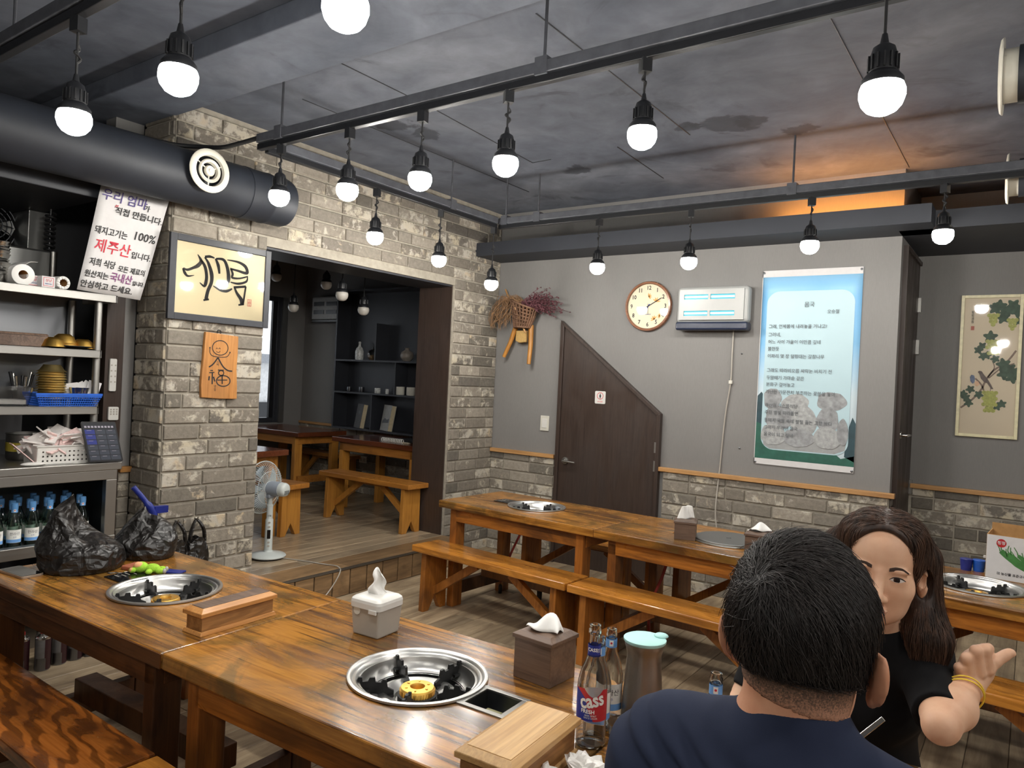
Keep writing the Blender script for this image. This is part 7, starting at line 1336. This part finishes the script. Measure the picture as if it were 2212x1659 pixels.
spn = thing('spoon', 'steel spoon handle pointing up between the two people', 'spoon', (0, 0, 0)); s0, s1 = Vector((3.640, 1.352, 0.876)), Vector((3.690, 1.385, 0.930)); b = MB(); b.bar(s0-(s1-s0)*0.9, s1, 0.009, 0.0025, (0.5, -0.8, 0.3)); b.build('handle', 'chrome', spn, bevel=0.001); b = MB(); q = s0-(s1-s0)*1.15; b.ell(tuple(q), (0.018, 0.014, 0.006), 14, 8); b.build('spoon_bowl', 'chrome', spn, smooth=60)
# ------------------------------------------------------------------ the woman facing the camera
H0 = V(3.629, 1.690, 1.113); ll = V(0.991, 0.134, 0.0); ff = V(0.134, -0.991, 0.0); zz3 = V(0, 0, 1.0); tl = math.radians(4.0)
L3 = ll*math.cos(tl)-zz3*math.sin(tl); Z3 = ll*math.sin(tl)+zz3*math.cos(tl); FR = np.stack([L3, ff, Z3], 1)
Wp = lambda a, b, z: tuple(H0+L3*a+ff*b+Z3*z)
def we(a, b, z, r, R=None): return ('e', V(*Wp(a, b, z)), V(*r), FR if R is None else FR@R)
def wc2(p, q, r1, r2): return ('c', V(*Wp(*p)), V(*Wp(*q)), r1, r2)
woman = thing('person', 'person in black with long brown hair, facing the camera with a raised thumb fist', 'person', (0, 0, 0))
HW_ = [u(0, we(0, -0.012, 0.036, (0.071, 0.090, 0.090))), u(0.03, we(0, 0.030, -0.026, (0.0545, 0.056, 0.073))), u(0.02, we(0, 0.050, -0.078, (0.026, 0.026, 0.020))), u(0.03, we(0, 0.048, 0.050, (0.052, 0.034, 0.042)))]
for s in (-1, 1): HW_ += [u(0.025, we(s*0.037, 0.052, -0.018, (0.026, 0.024, 0.022))), u(0.03, we(s*0.033, 0.032, -0.056, (0.018, 0.026, 0.024)))]
for s in (-1, 1): HW_ += [('s', 0.014, we(s*0.0315, 0.102, 0.006, (0.019, 0.021, 0.0115)))]
for s in (-1, 1): HW_ += [u(0.010, we(s*0.0315, 0.071, 0.0045, (0.0165, 0.0125, 0.0125))), u(0.008, we(s*0.032, 0.078, 0.022, (0.022, 0.008, 0.006)))]
HW_ += [u(0.014, wc2((0, 0.084, 0.012), (0, 0.103, -0.030), 0.0075, 0.0105)), u(0.008, we(0, 0.101, -0.034, (0.0105, 0.010, 0.0085)))]
for s in (-1, 1): HW_ += [u(0.007, we(s*0.0125, 0.093, -0.036, (0.0075, 0.009, 0.0065)))]
HW_ += [u(0.008, we(0, 0.087, -0.0585, (0.022, 0.008, 0.0055))), u(0.008, we(0, 0.085, -0.069, (0.019, 0.0085, 0.006))), ('s', 0.004, we(0, 0.097, -0.0635, (0.020, 0.006, 0.0014)))]
for s in (-1, 1):
    a = s*0.5; ca, sa = math.cos(a), math.sin(a); Re = np.array([[ca, sa, 0], [-sa, ca, 0], [0, 0, 1.0]])
    HW_ += [u(0.008, we(s*0.077, -0.002, -0.008, (0.0080, 0.020, 0.031), Re)), ('s', 0.005, we(s*0.081, 0.006, -0.004, (0.006, 0.008, 0.016), Re))]
NB = (3.632, 1.762, 0.965)
TW_ = [u(0.03, ('c', V(*Wp(0, -0.035, -0.05)), V(*NB), 0.047, 0.050)), u(0.05, c(NB, (3.585, 1.835, 0.80), 0.070, 0.098)), u(0.06, c((3.51, 1.80, 0.865), (3.64, 1.825, 0.865), 0.078, 0.078)), u(0.06, c((3.580, 1.85, 0.79), (3.575, 1.965, 0.52), 0.098, 0.125)),
       u(0.05, c((3.60, 1.775, 0.985), (3.690, 1.805, 0.930), 0.040, 0.048)), u(0.05, c((3.60, 1.775, 0.985), (3.435, 1.770, 0.935), 0.040, 0.048)), u(0.04, e((3.525, 1.755, 0.80), (0.055, 0.05, 0.055))), u(0.04, e((3.635, 1.765, 0.80), (0.055, 0.05, 0.055))),
       u(0.04, c((3.50, 1.96, 0.48), (3.47, 1.58, 0.455), 0.080, 0.054)), u(0.04, c((3.65, 1.96, 0.48), (3.66, 1.58, 0.455), 0.080, 0.054)), u(0.03, c((3.47, 1.58, 0.455), (3.47, 1.62, 0.09), 0.052, 0.034)), u(0.03, c((3.66, 1.58, 0.455), (3.66, 1.62, 0.09), 0.052, 0.034)), u(0.03, c((3.47, 1.63, 0.04), (3.46, 1.50, 0.03), 0.034, 0.028)), u(0.03, c((3.66, 1.63, 0.04), (3.67, 1.50, 0.03), 0.034, 0.028))]
ES, EE, EW = (3.698, 1.805, 0.925), (3.764, 1.520, 0.892), (3.793, 1.706, 0.918)
AW = [u(0.04, c(ES, EE, 0.046, 0.028)), u(0.015, c(EE, (3.777, 1.605, 0.899), 0.029, 0.0355)), u(0.02, c((3.777, 1.605, 0.899), EW, 0.0355, 0.0245)), u(0.02, c(EW, (3.802, 1.726, 0.942), 0.0235, 0.027))]
fd = V(0.17, 0.27, -0.95); fd /= np.linalg.norm(fd); fist = []
fist += [u(0.016, e((3.804, 1.728, 0.950), (0.029, 0.022, 0.036)))]
for p, r, l in (((3.8195, 1.704, 0.979), 0.0102, 0.024), ((3.8065, 1.690, 0.975), 0.0104, 0.026), ((3.7920, 1.682, 0.961), 0.0100, 0.024), ((3.7800, 1.680, 0.944), 0.0088, 0.019)):
    p = V(*p)+fd*0.004; t_, b_ = p-fd*l*0.8, p+fd*l; fist += [u(0.0050, c(t_, b_, r*1.06, r)), u(0.006, c(t_, t_+V(0.004, 0.034, -0.006), r, r*1.05)), u(0.004, c(b_, b_+V(-0.002, 0.022, 0.008), r*0.92, r*0.8))]
fist += [u(0.010, c((3.812, 1.722, 0.946), (3.833, 1.728, 0.966), 0.0135, 0.0115)), u(0.004, c((3.833, 1.728, 0.966), (3.850, 1.742, 0.980), 0.0112, 0.0105)), u(0.003, e((3.8565, 1.747, 0.9845), (0.0105, 0.0095, 0.0085)))]
OS, OE, OW = (3.435, 1.775, 0.925), (3.36, 1.66, 0.735), (3.47, 1.53, 0.713)
AW2 = [u(0.04, c(OS, OE, 0.048, 0.040)), u(0.02, c(OE, OW, 0.040, 0.026))]+hand_prims(OW, (0.97, -0.10, 0.10), (0, 0.1, 1), 0.92, 0.7)
fn_w = sdf(HW_+TW_+AW+AW2+fist)
_b, vw = sdf_obj('body', fn_w, (3.34, 1.36, 0.0), (3.90, 2.12, 1.24), 0.0036, 'skin_f', woman)
fn_wt = sdf(TW_[1:8]+AW[:1]+AW2[:1])
def fn_tee(P):
    d = fn_wt(P)-0.010; x, y, z = P[:, 0], P[:, 1], P[:, 2]; d = d-0.0035*np.sin(40*x+30*z+10*y)*np.clip((0.95-z)/0.1, 0, 1)
    neck = np.sqrt((x-3.632)**2+(y-1.752)**2); collar = np.maximum(0.056-neck, 0.985-0.35*(y-1.76)*-1-z)*-1
    collar = np.minimum(0.058-neck, z-0.955)
    sl = (P-V(*EE))@((V(*EE)-V(*ES))/np.linalg.norm(V(*EE)-V(*ES)))+0.045; sl = np.where((x > 3.70) & (y < 1.76), sl, -1); s2 = (P-V(*OE))@((V(*OE)-V(*OS))/np.linalg.norm(V(*OE)-V(*OS)))+0.06; s2 = np.where((x < 3.48) & (y < 1.76), s2, -1)
    return np.maximum.reduce([d, collar, sl, s2, 0.47-z])
sdf_obj('black_tee', fn_tee, (3.34, 1.48, 0.44), (3.82, 2.14, 1.06), 0.0048, 'blackc', woman)
fn_wl = sdf(TW_[3:4]+TW_[8:12]); sdf_obj('trousers', lambda P: np.maximum.reduce([fn_wl(P)-0.007, P[:, 2]-0.60, 0.09-P[:, 2]]), (3.36, 1.45, 0.06), (3.80, 2.14, 0.64), 0.009, 'denim', woman)
def surf(a, z):
    bs = np.linspace(0.14, 0.02, 241); P = np.array([Wp(a, b_, z) for b_ in bs]); d = fn_w(P); i = np.argmax(d < 0); return bs[i]
iris = plain('dark_iris', S(34, 24, 20), 0.15); eyew = plain('eye_white', S(214, 204, 196), 0.25, var=0.03); M['brow'] = plain('brow_brown', S(58, 42, 34), 0.8); M['lash'] = plain('lash_dark', S(34, 25, 22), 0.7); M['lip'] = plain('lip_rose', S(190, 128, 112), 0.4)
def fline(pts, w, mat, name, off=0.0008, n=5):
    P = []
    for a, z in [tuple(x) for x in catmull([(a, z, 0) for a, z in pts], n) for x in [x[:2]]]: P.append((a, surf(a, z)+off, z))
    ws = np.interp(np.linspace(0, 1, len(P)), np.linspace(0, 1, len(w)), w); vs = []; fs = []
    for (a, b_, z), ww in zip(P, ws): vs += [Wp(a, b_, z+ww), Wp(a, b_+0.0006, z), Wp(a, b_, z-ww)]
    for i in range(len(P)-1): fs += [(3*i, 3*i+1, 3*i+4, 3*i+3), (3*i+1, 3*i+2, 3*i+5, 3*i+4)]
    b = MB(); b.add(vs, fs); return b.build(name, mat, woman, smooth=60)
for s in (-1, 1):
    ey = MB(); n = 20; sb = surf(s*0.0315, 0.0045)
    top = lambda t: 0.0052*math.sin(PI*t)**0.8; bot = lambda t: -0.0036*math.sin(PI*t)**0.9; vs = []; fs = []
    for i in range(n+1):
        t = i/n; a = s*(0.0185+0.0265*t); 
        for z in (bot(t)-0.0005, (top(t)+bot(t))/2, top(t)): z += 0.0045+0.0012*t; vs.append(Wp(a, surf(a, z)+0.0006, z))
    for i in range(n): fs += [(3*i, 3*i+3, 3*i+4, 3*i+1), (3*i+1, 3*i+4, 3*i+5, 3*i+2)]
    if s < 0: fs = [f_[::-1] for f_ in fs]
    ey.add(vs, fs); ey.build('eye', eyew, woman, smooth=60)
    ia = s*0.0315-0.001; vs = [Wp(ia, surf(ia, 0.0052)+0.0016, 0.0052)]; m_ = 24
    for i in range(m_): q = 2*PI*i/m_; a, z = ia+0.0058*math.cos(q), 0.0055+max(-0.0036, min(0.0044, 0.0058*math.sin(q))); vs.append(Wp(a, surf(a, z)+0.0011, z))
    b = MB(); b.add(vs, [(0, 1+i, 1+(i+1) % m_) for i in range(m_)]); b.build('iris', iris, woman, smooth=60)
    fline([(s*0.0175, 0.0045), (s*0.024, 0.0092), (s*0.032, 0.0105), (s*0.040, 0.0090), (s*0.0465, 0.0055)], [0.0006, 0.0011, 0.0013, 0.0013, 0.0007], 'lash', 'upper_lid', 0.0014)
    fline([(s*0.0155, 0.0235), (s*0.026, 0.0265), (s*0.038, 0.0270), (s*0.050, 0.0225)], [0.0034, 0.0042, 0.0034, 0.0012], 'brow', 'eyebrow', 0.0009)
fline([(-0.022, -0.0625), (-0.010, -0.0580), (0, -0.0592), (0.010, -0.0580), (0.022, -0.0625)], [0.0006, 0.0028, 0.0030, 0.0028, 0.0006], 'lip', 'upper_lip', 0.0008); fline([(-0.020, -0.0655), (0, -0.0700), (0.020, -0.0655)], [0.0006, 0.0040, 0.0006], 'lip', 'lower_lip', 0.0008)
# long hair
WH = [u(0, we(0, -0.020, 0.036, (0.087, 0.100, 0.090))), u(0.03, we(0, 0.02, 0.078, (0.072, 0.060, 0.042))), u(0.03, wc2((0.076, -0.035, 0.03), (0.090, -0.020, -0.09), 0.030, 0.034)), u(0.03, wc2((-0.082, -0.030, 0.03), (-0.092, -0.018, -0.09), 0.032, 0.034)),
      u(0.03, ('c', V(*Wp(0.090, -0.020, -0.09)), V(3.722, 1.706, 0.985), 0.034, 0.034)), u(0.03, ('c', V(3.722, 1.706, 0.985), V(3.722, 1.685, 0.880), 0.034, 0.017)), u(0.03, ('c', V(*Wp(-0.092, -0.018, -0.09)), V(3.535, 1.690, 0.93), 0.034, 0.022)), u(0.05, wc2((0, -0.075, 0.0), (0.0, -0.095, -0.16), 0.070, 0.060))]
fn_wh0 = sdf(WH)
fn_face = sdf([u(0, we(0, 0.085, -0.012, (0.068, 0.078, 0.108))), u(0.03, we(0.0, 0.05, -0.05, (0.071, 0.065, 0.08)))])
fn_earc = sdf([u(0, we(0.084, 0.022, -0.006, (0.026, 0.034, 0.038)))])
def fn_wh(P):
    d = fn_wh0(P)-0.0018*np.sin(95*(P@L3)+8*P[:, 2])*np.sin(6*P[:, 2]+40*(P@ff)); a = -fn_face(P); k = 0.012; h = np.maximum(k-np.abs(d-a), 0)/k; d = np.maximum(d, a)+h*h*k*0.25; return np.maximum(d, -fn_earc(P))
_h, vwh = sdf_obj('long_hair', fn_wh, (3.46, 1.55, 0.84), (3.80, 1.90, 1.27), 0.0042, 'hair_f', woman)
part = V(*Wp(0.0, 0.03, 0.13)); n = 9000; vok = vwh[(fn_face(vwh) > 0.012) & (fn_earc(vwh) > 0.008)]; rt_ = vok[r_.integers(0, len(vok), n)]+r_.normal(0, 0.001, (n, 3))
def flow_w(P):
    q = P-part; a = q@L3; z = q@Z3; s = np.sign(a)[:, None]; k = np.clip(-z/0.06, 0, 1)[:, None]; return (1-k)*(s*L3*0.9-ff*0.55-Z3*0.2)+k*(-zz3*1.0+s*L3*0.05)
strands('hair_strands', fn_wh, rt_, flow_w, 8, 0.016, 0.0005, 0.0010, 'hair_fs', woman, 0.10, lift=0.12, seed=9)
bl = thing('bracelet', 'thin yellow bracelet on the raised forearm of the woman', 'bracelet', (0, 0, 0)); ax3 = V(*EW)-V(3.777, 1.605, 0.899); ax3 /= np.linalg.norm(ax3); c3 = V(3.777, 1.605, 0.899)+ax3*0.055; p3 = np.cross(ax3, V(0, 0, 1)); p3 /= np.linalg.norm(p3); q3 = np.cross(ax3, p3); b = MB()
for k in range(2): b.tube([tuple(c3+ax3*(0.016*math.cos(q+0.6*k)+0.005*k)+(p3*math.cos(q)+q3*math.sin(q))*0.0335) for q in np.linspace(0, 2*PI, 33)], 0.0017, 6, caps=False)
b.build('band', plain('yellow_cord', S(226, 190, 60), 0.4, 0.2), bl, smooth=60)

# ------------------------------------------------------------------ third level: pieces of parts
SUB = {'table_grill': [('brass_cap', 'burner')], 'pedestal_fan': [('vent_slots', 'motor_housing'), ('motor_cap', 'motor_housing'), ('button', 'pole'), ('display', 'pole'), ('base_ring', 'base')], 'utensil_box': [('lid_panel', 'lid')], 'framed_calligraphy': [('ink_print', 'artwork'), ('seal_print', 'artwork')],
  'carton': [('pepper_print', 'front_print'), ('emblem', 'front_print'), ('lettering', 'front_print')], 'tablet': [('menu_tiles', 'screen'), ('selected_tile', 'screen'), ('menu_icons', 'screen')], 'wall_clock': [('numeral', 'dial'), ('leaf_print', 'dial'), ('lettering', 'dial')],
  'poem_banner': [('lettering', 'sheet'), ('stone_print', 'sheet'), ('field_print', 'sheet'), ('hill_print', 'sheet'), ('text_panel_print', 'sheet'), ('eyelet', 'sheet')], 'paper_notice': [('lettering', 'paper')], 'toilet_sign': [('ring_print', 'plate'), ('figure_print', 'plate'), ('lettering', 'plate')],
  'remote_control': [('button', 'remote_body')], 'wooden_plaque': [('lettering', 'board'), ('carved_strokes', 'board')], 'framed_painting': [(k, 'canvas') for k in ('leaf_print', 'branch_print', 'grape_print', 'bird_print', 'bird_breast_print', 'seal_print', 'lettering')],
  'beer_bottle': [('lettering', 'bottle_body'), ('label_panel', 'label'), ('label_crest', 'label')], 'person': [('eyebrow', 'body'), ('upper_lid', 'body'), ('upper_lip', 'body'), ('lower_lip', 'body'), ('hair_strands', 'hair'), ('nape_strands', 'hair')], 'steel_counter': [], 'matchbox': [('border_print', 'box_body'), ('lettering', 'box_body')], 'window_1': [('latch', 'sash'), ('pane', 'sash')]}
base = lambda o: o.name.rsplit('.', 1)[0] if o.name[-3:].isdigit() else o.name
for root in [o for o in bpy.data.objects if o.parent is None and base(o) in SUB]:
    for ck, pk in SUB[base(root)]:
        pa = [q for q in root.children if base(q) == pk]
        if not pa: continue
        for ch in [q for q in root.children if base(q) == ck]: ch.parent = pa[0]
